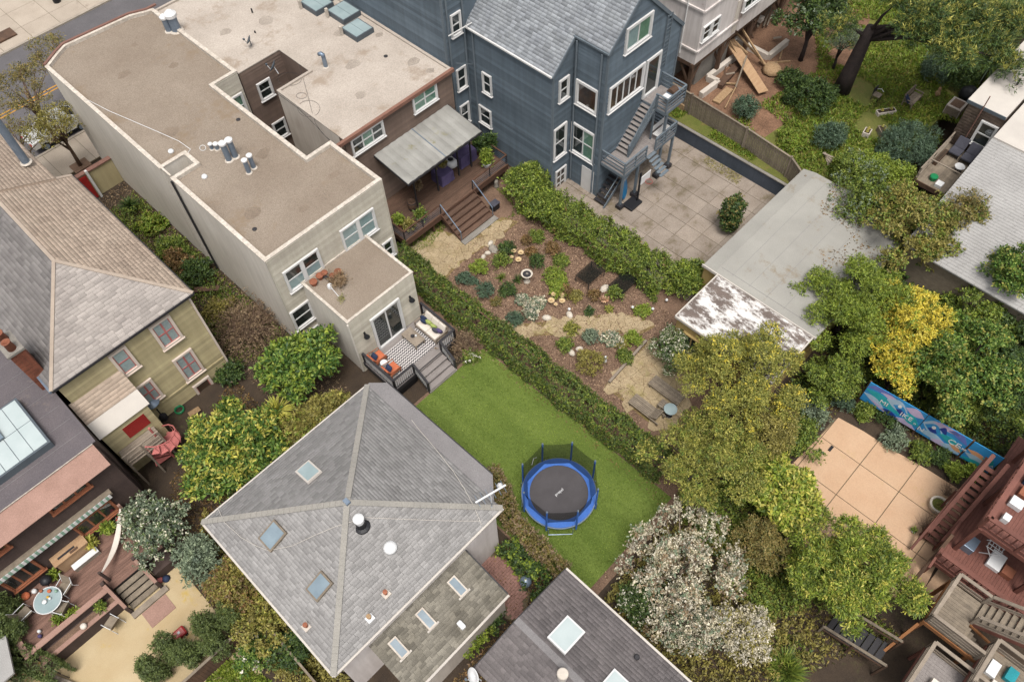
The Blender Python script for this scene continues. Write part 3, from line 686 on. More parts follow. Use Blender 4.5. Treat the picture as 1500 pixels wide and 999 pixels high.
# loose cables on the roof
def cable(parent,pts,z,r=.012,m='charcoal_metal',name='cable'):
    return MB().tube([P(x,y,z) for x,y in pts],r,5).build(name,m,parent)
cable(H2,[z2(*p) for p in ((45,465),(150,520),(250,590),(300,640),(350,690),(395,740),(435,775))],Z2-.1)
cable(H2,[z2(*p) for p in ((250,345),(275,430),(300,520),(320,600),(340,670),(375,720),(420,765))],Z2-.1,.01)
for cx,cy,rx,ry in ((200,430,65,35),(305,590,60,45),(265,520,28,16)):
    cable(H2,[z2(cx+rx*math.cos(a),cy+ry*math.sin(a)) for a in np.linspace(0,6.2,20)],Z2-.1,.008)
def dish(name,label,base,top,r,aim,mt='white_plastic',arm='white_plastic'):
    t=thing(name,label,'satellite dish',base); b,tp=Vector(base),Vector(top)
    MB().tube([b,b.lerp(tp,.7),tp],.03,6).build('mast',arm,t)
    d=Vector(aim).normalized(); x=d.cross(Vector((0,0,1))).normalized(); y=x.cross(d); V=[];F=[];n=18
    for i,(k,dep) in enumerate(((.02,0),(.5,.03),(1,.12),(1.02,.105),(.5,.005),(.02,-.02))):
        for j in range(n):
            a=2*math.pi*j/n; V.append(tp+d*(dep*r/.4)+x*(r*k*math.cos(a))+y*(r*k*math.sin(a)*.9))
    for i in range(5):
        for j in range(n): F.append((i*n+j,i*n+(j+1)%n,(i+1)*n+(j+1)%n,(i+1)*n+j))
    MB().add(V,F).build('reflector',mt,t,smooth=True)
    MB().tube([tp-y*r*.8+d*.1,tp+d*r*1.1-y*.1],.02,5).build('feed_arm',arm,t)
    MB().box(*[v for k in range(3) for v in ((tp+d*r*1.1-y*.1)[k]-.05,(tp+d*r*1.1-y*.1)[k]+.05)]).build('receiver','pipe_grey',t)
    return t
b=P(*z2(140,400),Z2); dish('satellite_dish','grey satellite dish on edge of light well of pale flat roof',b,b+Vector((-.1,.1,.5)),.38,(-.5,.6,.5),'pipe_grey')
b=P(1365*.27,250*.27,Z2); dish('satellite_dish','small dark satellite dish behind light well on pale flat roof',b,b+Vector((0,0,.4)),.3,(-.6,.5,.5),'pipe_grey','pipe_grey')
# patched spots, drains and pipe boots on the two flat roofs
_rr=random.Random(3)
def patch(par,cx_,cy_,z,r,mt):
    n=9; pts=[(cx_+r*_rr.uniform(.6,1.1)*math.cos(k*6.283/n),cy_+r*_rr.uniform(.5,.9)*math.sin(k*6.283/n)) for k in range(n)]; MB().prism(pts,z-.02,z+.004).build('roof_patch',mt,par)
mat('tar_gravel',(148,132,116),(132,117,102),scale=1,fine=26,bump=.6,fine_amt=.3); mat('tar_pale',(178,166,154),(160,148,136),scale=1,fine=14,bump=.3)
for x,y,r in ((12,45,.5),(14.5,43.5,.35),(11,38.6,.6),(13.6,33.2,.5),(15.3,29,.4),(10.6,30,.55),(12.6,28.3,.35),(13.9,47,.3)): patch(H1,x,y,Z1-.22,r,'tar_gravel')
for x,y,r in ((24.6,33,.5),(22,35.5,.6),(20.5,33,.4),(23.5,38.5,.5),(21,43,.6),(24.7,31.6,.35),(18.6,44,.5),(24.9,36.5,.3)): patch(H2,x,y,Z2-.12,r,'tar_pale')
for h_,x,y,z_ in ((H1,14.3,36.5,Z1-.22),(H1,10.0,29.0,Z1-.22),(H2,23.8,34.6,Z2-.12)): MB().lathe((x,y,z_),[(.13,0),(.13,.03),(.05,.05),(.02,.05)],10).build('roof_drain','charcoal_metal',h_)
# canopy over the back deck
cx0,cx1,cy1,cy0,ZCW,ZCO=19.03,25.02,YB2-.03,27.78,5.15,4.78
n=11
for i in range(n):
    a,b=cx0+(cx1-cx0)*i/n,cx0+(cx1-cx0)*(i+1)/n
    zc=ZCW; MB().slab([(a,cy1,zc),((a+b)/2,cy1,zc+.035),((a+b)/2,cy0,ZCO+.035),(a,cy0,ZCO)],.015).slab([((a+b)/2,cy1,zc+.035),(b-.006,cy1,zc),(b-.006,cy0,ZCO),((a+b)/2,cy0,ZCO+.035)],.015).build('canopy_panel','polycarbonate',H2)
bar(H2,'canopy_beam',(cx0-.05,cy0-.02,ZCO-.08),(cx1+.05,cy0-.02,ZCO-.08),.06,.12,'charcoal_metal')
bar(H2,'canopy_beam',(cx0-.02,cy0,ZCO-.06),(cx0-.02,cy1,ZCW-.06),.05,.1,'charcoal_metal'); bar(H2,'canopy_beam',(cx1+.02,cy0,ZCO-.06),(cx1+.02,cy1,ZCW-.06),.05,.1,'charcoal_metal')
bar(H2,'canopy_beam',((cx0+cx1)/2,cy0,ZCO+.05),((cx0+cx1)/2,cy1,ZCW+.05),.05,.03,'galvanised')
ZD=1.25
for i in range(4):
    x=20.15+1.82*i if i<3 else 24.9; bar(H2,'canopy_post',(x,28.85,ZD),(x,28.85,ZCO+.08),.08,.08,'charcoal_metal')
# deck behind it
D2=thing('brown_deck','dark stained timber deck with five steps down to flagstones','deck',(22,28.5,0))
dx0,dx1,dy0,dy1=17.75,26.6,27.3,YB2-.08
dy0=P(649,312,ZD).y
k=0; y=dy0
while y<dy1-.05:
    bx(D2,'plank',dx0,dx1,y,y+.135,ZD-.04,ZD+random.uniform(-.003,.003),'deck_brown'); y+=.142
bx(D2,'rim_board',dx0-.04,dx1+.04,dy0-.05,dy0-.006,ZD-.42,ZD+.01,'deck_side'); bx(D2,'rim_board',dx0-.05,dx0-.006,dy0-.05,dy1,ZD-.42,ZD+.01,'deck_side')
bx(D2,'rim_board',dx1+.006,dx1+.05,dy0-.05,dy1,ZD-.42,ZD+.01,'deck_side')
for x in np.linspace(dx0+.2,dx1-.2,5): bar(D2,'post',(x,dy0+.15,0),(x,dy0+.15,ZD-.04),.12,.12,'deck_side')
sx0,sx1=P(672,350,0).x,P(718,318,0).x; sx0,sx1=20.72,23.5; sy=P(698,337,0).y
steps(D2,sx0,sx1,dy0-.06,sy,ZD,0,5,'deck_brown','deck_side')
for s in (sx0-.03,sx1+.03): MB().add([(s-.025,dy0-.06,ZD-.05),(s+.025,dy0-.06,ZD-.05),(s+.025,sy,.12),(s-.025,sy,.12),(s-.025,dy0-.06,ZD-.4),(s+.025,dy0-.06,ZD-.4),(s+.025,sy,0),(s-.025,sy,0)],[(0,1,2,3),(7,6,5,4),(0,3,7,4),(1,5,6,2),(3,2,6,7),(0,4,5,1)]).build('stringer','deck_side',D2)
bx(D2,'bottom_step',sx0-.1,sx1+.1,sy-.4,sy-.01,0.032,.1,'concrete')
def glass_rail(par,a,b,z,h=.8):
    rail=bar(par,'top_rail',(a[0],a[1],z+h),(b[0],b[1],z+h),.09,.04,'deck_side'); L=math.hypot(b[0]-a[0],b[1]-a[1]); n=max(2,int(L/1.4)+1)
    for i in range(n):
        t=i/(n-1); x,y_=a[0]+(b[0]-a[0])*t,a[1]+(b[1]-a[1])*t; bar(par,'rail_post',(x,y_,z),(x,y_,z+h),.05,.05,'charcoal_metal')
    for i in range(4): bar(par,'rail_wire',(a[0],a[1],z+.12+i*.16),(b[0],b[1],z+.12+i*.16),.012,.012,'galvanised')
glass_rail(D2,(dx0,dy0+.04),(sx0,dy0+.04),ZD); glass_rail(D2,(sx1,dy0+.04),(dx1,dy0+.04),ZD); glass_rail(D2,(dx0+.02,dy0+.1),(dx0+.02,28.4),ZD)
glass_rail(D2,(dx1-.02,dy0+.1),(dx1-.02,30.4),ZD)
for s in (sx0,sx1):
    bar(D2,'hand_rail',(s,dy0,ZD+.85),(s,sy,.85),.05,.05,'galvanised'); bar(D2,'rail_post',(s,sy,0.03),(s,sy,.85),.04,.04,'galvanised')
# ------------------------------------------------------------------ slate blue house
H3=thing('blue_house','slate blue clapboard house with steep grey shingle roof and outside stairs','house',(32,28,0))
XL3,XP3,XK3,XR3=27.58,29.34,31.85,36.14; ZE,ZP,ZK=9.27,10.93,13.37; Y31,Y32=24.35,21.95; YF=31.3
ml=(ZK-ZE)/(XK3-XL3); ZPm=ZE+ml*(XP3-XL3)
b=MB(); b.prism([(XL3,Y31),(XP3+.2,Y31),(XP3+.2,YF),(XL3,YF)],0,ZE-.03,caps=False)
b.prism([(XP3,Y32),(XR3,Y32),(XR3,YF),(XP3,YF)],0,ZE-.03,caps=False)
b.add([(XL3,Y31,ZE-.04),(XP3,Y31,ZE-.04),(XP3,Y31,ZPm-.05)],[(0,1,2)])
b.add([(XP3,Y32,ZE-.05),(XR3,Y32,ZE-.05),(XK3,Y32,ZK-.06),(XP3,Y32,ZPm-.05)],[(0,1,2,3)])
b.add([(XP3,Y32,ZE-.05),(XP3,Y31,ZE-.05),(XP3,Y31,ZPm-.05),(XP3,Y32,ZPm-.05)],[(0,1,2,3)])
b.build('wall','blue_siding',H3)
siding(H3,'x',XL3,-1,[(0,Y31,YF),(ZE-.05,Y31,YF)],.22,'blue_siding')
siding(H3,'y',Y31,-1,[(0,XL3,XP3),(ZE-.05,XL3,XP3),(ZPm-.06,XP3-.05,XP3)],.22,'blue_siding')
siding(H3,'x',XP3,-1,[(0,Y32,Y31),(ZPm-.06,Y32,Y31)],.22,'blue_siding')
siding(H3,'y',Y32,-1,[(0,XP3,XR3),(ZE-.05,XP3,XR3),(ZPm-.05,XP3,XR3-(ZPm-ZE)/ml),(ZK-.1,XK3-.06,XK3+.06)],.22,'blue_siding')
# roof slopes (a little overhang), laid with shingles
ov=.12
def rz(x): return ZE+ml*(x-XL3) if x<=XK3 else ZK-ml*(x-XK3)
shingles(H3,[(XL3-ov,Y31-.06,rz(XL3-ov)),(XP3,Y31-.06,rz(XP3)),(XP3,YF,rz(XP3)),(XL3-ov,YF,rz(XL3-ov))],'blue_shingle',(0,1,0),.34,.2,base='grey_shade_shingle',seed=3)
shingles(H3,[(XP3-.05,Y32-.06,rz(XP3-.05)),(XK3,Y32-.06,ZK),(XK3,YF,ZK),(XP3-.05,YF,rz(XP3-.05))],'blue_shingle',(0,1,0),.34,.2,base='grey_shade_shingle',seed=4)
shingles(H3,[(XK3,Y32-.06,ZK),(XR3+ov,Y32-.06,rz(XR3+ov)),(XR3+ov,YF,rz(XR3+ov)),(XK3,YF,ZK)],'blue_shingle',(0,1,0),.34,.2,base='grey_shade_shingle',seed=5)
bar(H3,'ridge_cap',(XK3,Y32-.06,ZK+.03),(XK3,YF,ZK+.03),.22,.05,'blue_shingle')
bar(H3,'gutter',(XL3-ov-.05,Y31-.06,ZE-.13),(XL3-ov-.05,YF,ZE-.13),.1,.1,'white_paint')
bar(H3,'gutter',(XP3-.1,Y32-.06,ZPm-.12),(XP3-.1,Y31,ZPm-.12),.1,.1,'blue_trim')
for xa,xb in ((XP3-.1,XK3),(XR3+ov,XK3)):
    bar(H3,'barge_board',(xa,Y32-.1,rz(xa)-.1),(xb,Y32-.1,ZK-.1),.05,.2,'blue_trim')
bar(H3,'barge_board',(XL3-ov,Y31-.1,rz(XL3-ov)-.1),(XP3-.05,Y31-.1,ZPm-.14),.05,.2,'blue_trim')
for x,y in ((XP3-.02,Y32-.02),(XL3+.02,Y31-.02),(XR3-.02,Y32-.02)): bar(H3,'corner_board',(x,y,0),(x,y,ZE-.1 if x!=XP3-.02 else ZPm-.2),.12,.12,'blue_trim')
for y in (Y32+.35,Y31-.25): MB().tube([(XP3-.12,y,.2),(XP3-.12,y,ZPm-.3)],.06,8).build('downpipe','blue_trim',H3)
z3=lambda x,y:(740+x*.32026,y*.32026)
w3b=Wall('y',Y32,-1); w3a=Wall('y',Y31,-1); w3x=Wall('x',XP3,-1)
window(H3,w3b,w3b.rect([z3(548,140),z3(675,40),z3(660,160),z3(542,250)]),cols=2,rows=1,casing=.16,backs=[['blind'],['green_blind']])
window(H3,w3b,w3b.rect([z3(472,405),z3(632,285),z3(628,385),z3(465,527)]),cols=5,rows=1,casing=.15,back='room_warm')
dr=w3b.rect([z3(640,280),z3(712,228),z3(692,400),z3(625,448)]); window(H3,w3b,dr,cols=1,rows=1,casing=.16,back='room_dark',sill=False,name='glazed_door')
window(H3,w3a,w3a.rect([z3(243,375),z3(290,335),z3(285,430),z3(240,480)]),casing=.12,back='room_dark')
window(H3,w3a,w3a.rect([z3(220,595),z3(278,552),z3(272,690),z3(215,740)]),casing=.12,back='room_dark')
window(H3,w3a,w3a.rect([z3(227,785),z3(275,750),z3(270,850),z3(224,880)]),cols=2,rows=3,casing=.1,back='room_warm')
window(H3,w3x,w3x.rect([z3(332,355),z3(432,420),z3(424,530),z3(324,465)]),cols=1,rows=1,casing=.16,back='room_warm')
window(H3,w3x,w3x.rect([z3(308,548),z3(416,620),z3(408,755),z3(305,680)]),cols=2,rows=2,casing=.14,backs=[['green_blind','green_blind'],['room_dark','room_dark']])
u0,u1,za,zb=w3x.rect([z3(355,835),z3(398,860),z3(390,940),z3(350,930)]); mb=MB(); w3x.box(mb,u0-.1,u1+.1,.02,max(zb,1.95),.05,.1); mb.build('cellar_door','white_paint',H3)
# taller street block and the slot between it and the brown house
YS=31.3; XS=25.78
MB().prism([(XS,YS),(36.1,YS),(36.1,49),(XS,49)],0,13.6).build('street_block','blue_siding',H3)
siding(H3,'x',XS,-1,[(6.5,YS,49),(13.5,YS,49)],.22,'blue_siding',name='street_block_siding'); siding(H3,'y',YS,-1,[(0,XS,XL3),(13.5,XS,XL3)],.22,'blue_siding',name='street_block_siding')
bar(H3,'corner_board',(XS+.03,YS-.03,0),(XS+.03,YS-.03,13.5),.12,.12,'blue_trim')
w3s=Wall('y',YS,-1)
for q in ([(661,13),(674,21),(675,55),(662,47)],):
    u0,u1,a0,a1=w3s.rect(q); window(H3,w3s,(26.35,27.15,a0,a1),casing=.1,back='room_dark')
window(H3,w3s,(26.4,27.2,5.0,6.6),casing=.1,back='room_dark'); window(H3,w3s,(26.4,27.2,2.2,3.8),casing=.1,back='room_dark')
w3l=Wall('x',XL3,-1); window(H3,w3l,(29.3,30.1,5.0,6.5),casing=.1,back='room_dark'); window(H3,w3l,(29.5,30.6,2.3,3.7),casing=.1,back='room_dark')
for x,y in ((26.1,YS-.1),(27.3,YS-.12)): MB().tube([(x,y,.2),(x,y,13.2)],.06,8).build('downpipe','blue_trim',H3)
MB().tube([(XL3-.1,30.7,.2),(XL3-.1,30.7,9.0)],.06,8).build('downpipe','blue_trim',H3); bar(H3,'strut',(25.9,31.0,9.4),(27.7,30.9,9.4),.05,.05,'white_paint'); bar(H3,'strut',(26.4,31.1,7.2),(27.5,30.9,6.6),.05,.05,'blue_trim')
ld=[w3b.px(*z3(735,70)),w3b.px(*z3(760,65)),w3b.px(*z3(715,300))]
lu,lz0,lz1=w3b.px(*z3(748,68))[0]-.0,ld[2][1],ld[0][1]
for s in (-.22,.22): bar(H3,'ladder_rail',(lu+s,Y32-.14,lz0),(lu+s,Y32-.14,lz1),.05,.05,'blue_trim')
for i in range(13): bar(H3,'ladder_rung',(lu-.22,Y32-.14,lz0+.2+i*(lz1-lz0-.3)/12),(lu+.22,Y32-.14,lz0+.2+i*(lz1-lz0-.3)/12),.03,.03,'blue_trim')
# rear outside stairs: top landing at the glazed door, flight, middle landing, flight to the patio
S3=thing('blue_stairs','grey blue wooden outside stairs and landings on the blue house','stairs',(33,21,0))
zt=dr[2]+.02; za_=3.05; yo=Y32-.06
tx0=33.05; tx1=34.85; ty=20.1; zt=5.55; za_=2.98; tz=Vector((0,0,0))
for i in range(12):
    a=tx0+(tx1-tx0)*i/12; bx(S3,'landing_board',a,a+.14,ty,yo-.02,zt-.04,zt,'stair_grey')
for i in range(34):
    a=29.45+i*.15; bx(S3,'landing_board',a,a+.143,ty,yo-.02,za_-.04,za_,'stair_grey')
for zz,x0_,x1_ in ((zt,tx0,tx1),(za_,29.45,34.55)):
    bx(S3,'joist',x0_,x1_,ty-.03,ty+.02,zz-.25,zz-.045,'blue_trim'); bx(S3,'joist',x0_-.03,x0_+.01,ty,yo-.02,zz-.25,zz-.045,'blue_trim'); bx(S3,'joist',x1_-.01,x1_+.03,ty,yo-.02,zz-.25,zz-.045,'blue_trim')
n=11; xa,xb=tx0,30.85
for i in range(n):
    t0,t1=i/n,(i+1)/n; z=zt-(zt-za_)*(i+1)/(n+1); bx(S3,'tread',xa+(xb-xa)*t0,xa+(xb-xa)*t1-.05,yo-.95,yo-.06,z-.045,z,'stair_grey')
for y_ in (yo-.99,yo-.03): bar(S3,'stringer',(xa,y_,zt-.22),(xb,y_,za_+.02),.05,.22,'blue_trim')
bar(S3,'hand_rail',(xa,yo-.99,zt+.85),(xb,yo-.99,za_+.85),.06,.09,'blue_trim')
for k in (.28,.55): bar(S3,'rail',(xa,yo-.99,zt+k),(xb,yo-.99,za_+k),.04,.09,'blue_trim')
bar(S3,'post',(xb,yo-.99,za_),(xb,yo-.99,za_+.95),.1,.1,'blue_trim'); bar(S3,'post',(xa,yo-.99,za_),(xa,yo-.99,zt+.95),.1,.1,'blue_trim')
rail_panel(S3,(tx0,ty),(tx1,ty),zt,.95,'blue_trim',2,3); rail_panel(S3,(tx1,ty),(tx1,yo),zt,.95,'blue_trim',2,3); rail_panel(S3,(tx0,ty),(tx0,ty+.7),zt,.95,'blue_trim',2,3)
rail_panel(S3,(29.5,ty),(31.6,ty),za_,.9,'blue_trim',3,3); rail_panel(S3,(29.5,ty),(29.5,yo),za_,.9,'blue_trim',2,3)
rail_panel(S3,(32.5,ty),(34.55,ty),za_,.9,'blue_trim',3,3); rail_panel(S3,(34.55,ty),(34.55,yo),za_,.9,'blue_trim',2,3)
for x in (29.55,31.0,33.3,34.5): 
    bar(S3,'post',(x,ty+.06,0.3),(x,ty+.06,za_-.05 if x!=33.3 else zt-.05),.14,.14,'blue_trim'); MB().prism([(x-.2,ty-.14),(x+.2,ty-.14),(x+.2,ty+.26),(x-.2,ty+.26)],0.02,.3).build('footing','charcoal_metal',S3)
for i in range(8):
    z=.2+i*.22; bx(S3,'tread',28.9+i*.26,28.9+i*.26+.24,yo-1.0,yo-.1,z-.04,z,'charcoal_metal')
bar(S3,'stringer',(28.8,yo-1.03,.05),(31.0,yo-1.03,1.95),.05,.2,'blue_trim'); bar(S3,'hand_rail',(28.8,yo-1.03,.95),(31.0,yo-1.03,2.85),.05,.07,'blue_trim')
bar(S3,'brace',(29.55,ty+.06,2.2),(30.6,ty+.06,2.9),.08,.08,'blue_trim')
for i in range(6):
    z=za_-.06-i*.16; bx(S3,'tread',31.65,32.45,ty-.22*(i+1),ty-.22*i-.02,z-.04,z,'blue_trim')
bx(S3,'privacy_panel',31.62,33.2,yo-.06,yo-.03,za_,za_+.05,'blue_trim')
# barbecue on the top landing, white bench on the middle one
t=thing('barbecue','silver barbecue with dark lid on top landing of blue stairs','barbecue',(34.25,20.45,zt))
MB().box(33.75,34.6,20.2,20.75,zt+.45,zt+.75).build('body','galvanised',t)
MB().lathe((0,0,0),[(.01,0),(.02,.01)],4)
V=[];n=9
for x in (33.8,34.3):
    for i in range(n): a=math.pi*i/(n-1); V.append((x,20.47+.27*math.cos(a),zt+.76+.27*math.sin(a)))
MB().add(V,[(i,i+1,n+i+1,n+i) for i in range(n-1)]+[tuple(range(n)),tuple(range(n,2*n))[::-1]]).build('lid','old_timber',t)
bx(t,'side_shelf',33.4,33.74,20.22,20.73,zt+.66,zt+.7,'white_plastic')
for x in (33.8,34.55):
    for y_ in (20.25,20.7): bar(t,'leg',(x,y_,zt),(x,y_,zt+.45),.05,.05,'galvanised')
t=thing('slatted_bench','white slatted bench on middle landing of blue stairs','bench',(33.8,20.8,za_))
for i in range(5): bx(t,'slat',33.1,34.4,20.35+i*.1,20.42+i*.1,za_+.42,za_+.45,'white_paint')
for i in range(4): bx(t,'back_slat',33.1,34.4,20.92,20.95,za_+.5+i*.1,za_+.57+i*.1,'white_paint')
for x in (33.15,34.35):
    bx(t,'leg',x-.03,x+.03,20.37,20.43,za_,za_+.42,'white_paint'); bx(t,'leg',x-.03,x+.03,20.9,20.96,za_,za_+.9,'white_paint')
# basketball stand and blue board under the landing
g=P(926,300,0); t=thing('basketball_stand','black wheeled basketball stand in front of blue stairs','basketball hoop',(g.x,g.y,.02))
MB().prism([(g.x-.55,g.y-.4),(g.x+.55,g.y-.4),(g.x+.55,g.y+.4),(g.x-.55,g.y+.4)],.02,.2).build('base','black_metal',t,bevel=.05)
bar(t,'pole',(g.x+.35,g.y-.1,.2),(g.x+.35,g.y-.1,2.6),.1,.1,'black_metal')
bx(t,'backboard',g.x+.0,g.x+.9,g.y-.42,g.y-.38,2.05,2.7,'white_plastic'); bar(t,'arm',(g.x+.35,g.y-.1,2.3),(g.x+.35,g.y-.4,2.4),.06,.06,'black_metal')
MB().tube([(g.x+.45+.22*math.cos(a),g.y-.68+.22*math.sin(a),2.2) for a in np.linspace(0,6.28,16)],.012,5).build('rim','red_plastic',t)
p=P(915,292,0.02); t=MB(); 
for i,(k,zz) in enumerate(((0,0),)): pass
t.lathe((0,0,0),[(.05,-.06),(.45,-.05),(.55,0),(.45,.05),(.05,.06)],20)
o=t.build('paddle_board','blue_plastic',loc=(0,0,0)); o.location=(p.x,p.y+.15,.95); o.scale=(1,1.6,1); o.rotation_euler=(R(80),0,R(20)); tag(o,'round blue plastic board leaning under the blue stairs','board')
# retaining wall along the patio, and the grey board fence above it
t=thing('retaining_wall','dark blue grey retaining wall along edge of the slab patio','wall',(37.2,18,0))
MB().prism([(37.15,12.5),(37.4,12.5),(37.4,23.5),(37.15,23.5)],0,1.15).build('wall_body','wall_navy',t); bx(t,'coping',37.1,37.45,12.5,23.5,1.152,1.22,'concrete')
fe=thing('board_fence','weathered grey board fence above the retaining wall','fence',(38.3,18,1.25))
path=[P(998,150,1.25),P(1060,195,1.25),P(1120,232,1.25),P(1165,262,1.25),P(1205,285,1.25)]
path=[Vector((38.5,25.0,1.25)),Vector((38.35,21.5,1.25)),Vector((38.1,17,1.25)),Vector((37.75,13.5,1.25)),Vector((36.9,12.0,1.25))]
for a,b in zip(path,path[1:]):
    L=(b-a).length; n=int(L/.16)
    for i in range(n):
        p=a.lerp(b,(i+.5)/n); h=1.55+random.uniform(-.02,.02); d=(b-a).normalized(); q=link(bpy.data.objects.new('board',unit('weathered'))); q.parent=fe
        q.location=p+Vector((0,0,h/2))-ORG[fe.name]; q.scale=(.138,.025,h); q.rotation_euler.z=math.atan2(d.y,d.x)
    bar(fe,'cap_rail',a+Vector((0,0,1.58)),b+Vector((0,0,1.58)),.12,.04,'weathered')
    for k in (.3,1.25): bar(fe,'rail',a+Vector((.05,0,k)),b+Vector((.05,0,k)),.06,.09,'weathered')
for p in path: bar(fe,'post',p+Vector((-.06,0,0)),p+Vector((-.06,0,1.75)),.11,.11,'weathered')
# ------------------------------------------------------------------ white house on stilts behind the lumber
H4=thing('white_house','pale stucco house raised on timber stilts above a dug out yard','house',(45,27,1.25))
z8=lambda x,y:(960+x*.17015,y*.17015)
X4,Y4,ZB4,ZT4=39.4,22.45,4.1,13
b=MB(); b.prism([(X4,Y4),(X4+4.0,Y4),(X4+4.0,Y4+.02),(X4+4.6,Y4+.02),(X4+4.6,45),(X4,45)],ZB4,ZT4); b.build('wall','white_stucco',H4)
b=MB(); b.prism([(X4+4.6,Y4-.15),(X4+14,Y4-.15),(X4+14,45),(X4+4.6,45)],ZB4+.2,ZT4); b.build('rear_wing','white_stucco',H4)
for zz in (ZB4+1.0,ZB4+3.9): bar(H4,'belt_course',(X4-.03,Y4-.05,zz),(X4+4.5,Y4-.05,zz),.1,.14,'white_stucco'); bar(H4,'belt_course',(X4-.05,Y4,zz),(X4-.05,32,zz),.1,.14,'white_stucco')
w4=Wall('y',Y4,-1); w4x=Wall('x',X4,-1); w4r=Wall('y',Y4-.15,-1)
window(H4,w4,w4.rect([z8(400,240),z8(545,140),z8(540,255),z8(398,350)]),cols=2,rows=2,casing=.07,back='room_dark',frame='white_paint',mull=.3)
window(H4,w4x,(Y4+2.0,Y4+3.0,5.4,6.9),cols=2,rows=2,casing=.07,back='room_dark',frame='white_paint')
window(H4,w4r,w4r.rect([z8(755,10),z8(900,-90),z8(895,-10),z8(750,95)]),cols=2,rows=1,casing=.12,back='room_dark')
r_=w4.rect([z8(655,125),z8(715,90),z8(690,260),z8(640,300)]); mb=MB(); w4.box(mb,X4+4.05,X4+4.55,ZB4+.2,ZB4+2.6,-.3,.02); mb.build('door','cream_wall',H4)
MB().tube([(X4-.1,Y4+1.2,ZB4+.4),(X4-.1,Y4+1.2,ZT4)],.05,8).build('downpipe','white_paint',H4)
bx(H4,'floor_beam',X4-.1,X4+14,Y4+.05,Y4+.25,ZB4-.3,ZB4-.01,'old_timber'); bx(H4,'floor_beam',X4,X4+.2,Y4+.26,36,ZB4-.3,ZB4-.01,'old_timber')
for x,y in ((X4+.15,Y4+.2),(X4+.15,Y4+3),(X4+3.5,Y4+.2),(X4+7,Y4+.2),(X4+11,Y4+.2)):
    bar(H4,'stilt',(x,y,1.2),(x,y,ZB4-.3),.25,.25,'old_timber')
    bar(H4,'brace',(x,y,2.2),(x+1.0,y,ZB4-.32),.1,.14,'old_timber'); bar(H4,'brace',(x,y,2.2),(x,y+1.0,ZB4-.32),.1,.14,'old_timber')
MB().box(X4+.6,X4+14,Y4+2.2,45,1.2,ZB4-.3).build('basement_wall','concrete',H4)
MB().box(X4+1.5,X4+5.2,Y4+.6,Y4+.85,1.2,3.2).build('foundation_wall','concrete',H4)
# lumber, forms and trench beams in the dug yard: each timber lies on the soil
def timber(pts,z0,w,h,label,mt='raw_lumber',dz=(0,0),name='timber',grp=None):
    a,b=P(*z8(*pts[0]),z0+dz[0]),P(*z8(*pts[1]),z0+dz[1]); mb=MB(); mb.beam(a+Vector((0,0,h/2)),b+Vector((0,0,h/2)),w,h); o=mb.build(name,mt); return tag(o,label,'timber',grp)
zy=1.25
def gradebeam(pts,label):
    t=thing('grade_beam',label,'foundation',P(*z8(*pts[0]),zy))
    q=[P(*z8(*p),zy+.45) for p in pts]
    for a,b in zip(q,q[1:]):
        a,b=Vector((a.x,a.y,zy)),Vector((b.x,b.y,zy))
        bar(t,'beam',a+Vector((0,0,.22)),b+Vector((0,0,.22)),.32,.46,'cream_wall')
gradebeam([(690,470),(455,650),(545,690),(395,800)],'zigzag pale concrete grade beam beside the timber trench')
gradebeam([(690,320),(980,470),(1140,340)],'bent pale concrete grade beam behind the long plank')
timber([(640,350),(930,800)],zy+.3,.75,.06,'broad pale plank ramp sloping from white house to grass','plywood',(.9,0),'plank_ramp')
timber([(545,760),(720,560)],zy+.05,.5,.3,'reddish trench board next to zigzag grade beam','old_timber')
timber([(520,890),(640,770)],zy+.05,.55,.12,'short pale plank lying by board fence','raw_lumber')
timber([(710,200),(930,550)],zy,.1,.12,'yellow joist propped from white house wall toward grass','raw_lumber',(2.2,.5))
timber([(640,230),(930,545)],zy,.1,.12,'lower of two yellow joists propped behind the plank ramp','raw_lumber',(1.6,.45))
timber([(625,330),(740,540)],zy,.09,.1,'yellow lath leaning along upper side of plank ramp','raw_lumber',(1.6,.6))
timber([(680,360),(790,470)],zy,.09,.1,'short yellow lath crossing the top of plank ramp','raw_lumber',(1.5,.7))
timber([(785,490),(690,760)],zy,.1,.1,'greyish pole standing slanted beside plank ramp','weathered',(1.2,.2))
timber([(690,760),(600,935)],zy,.08,.08,'thin pale pole on the ground pointing at fence','raw_lumber',(.2,.1))
timber([(960,550),(1160,535)],zy,.12,.1,'yellow board on soil at end of bent grade beam','raw_lumber')
timber([(600,725),(695,730)],zy+.1,.1,.1,'small pale offcut by slanted grey pole','raw_lumber')
timber([(530,410),(700,340)],zy+.9,.08,.08,'thin white batten under corner of white house','white_paint')
timber([(845,160),(920,190)],zy+.8,.5,.3,'stub of pale beam sticking out under rear wing','cream_wall')
for i,(a,b) in enumerate((((930,235),(1000,60)),((960,230),(1015,90)),((900,210),(1020,20)))):
    timber([a,b],zy+.1,.1,.1,['old grey plank in heap right of white house, nearest the beam stub','old grey plank in heap right of white house, nearest the shrub','longest old grey plank in heap right of white house'][i],'weathered',(.1,.6))
_r=random.Random(5)
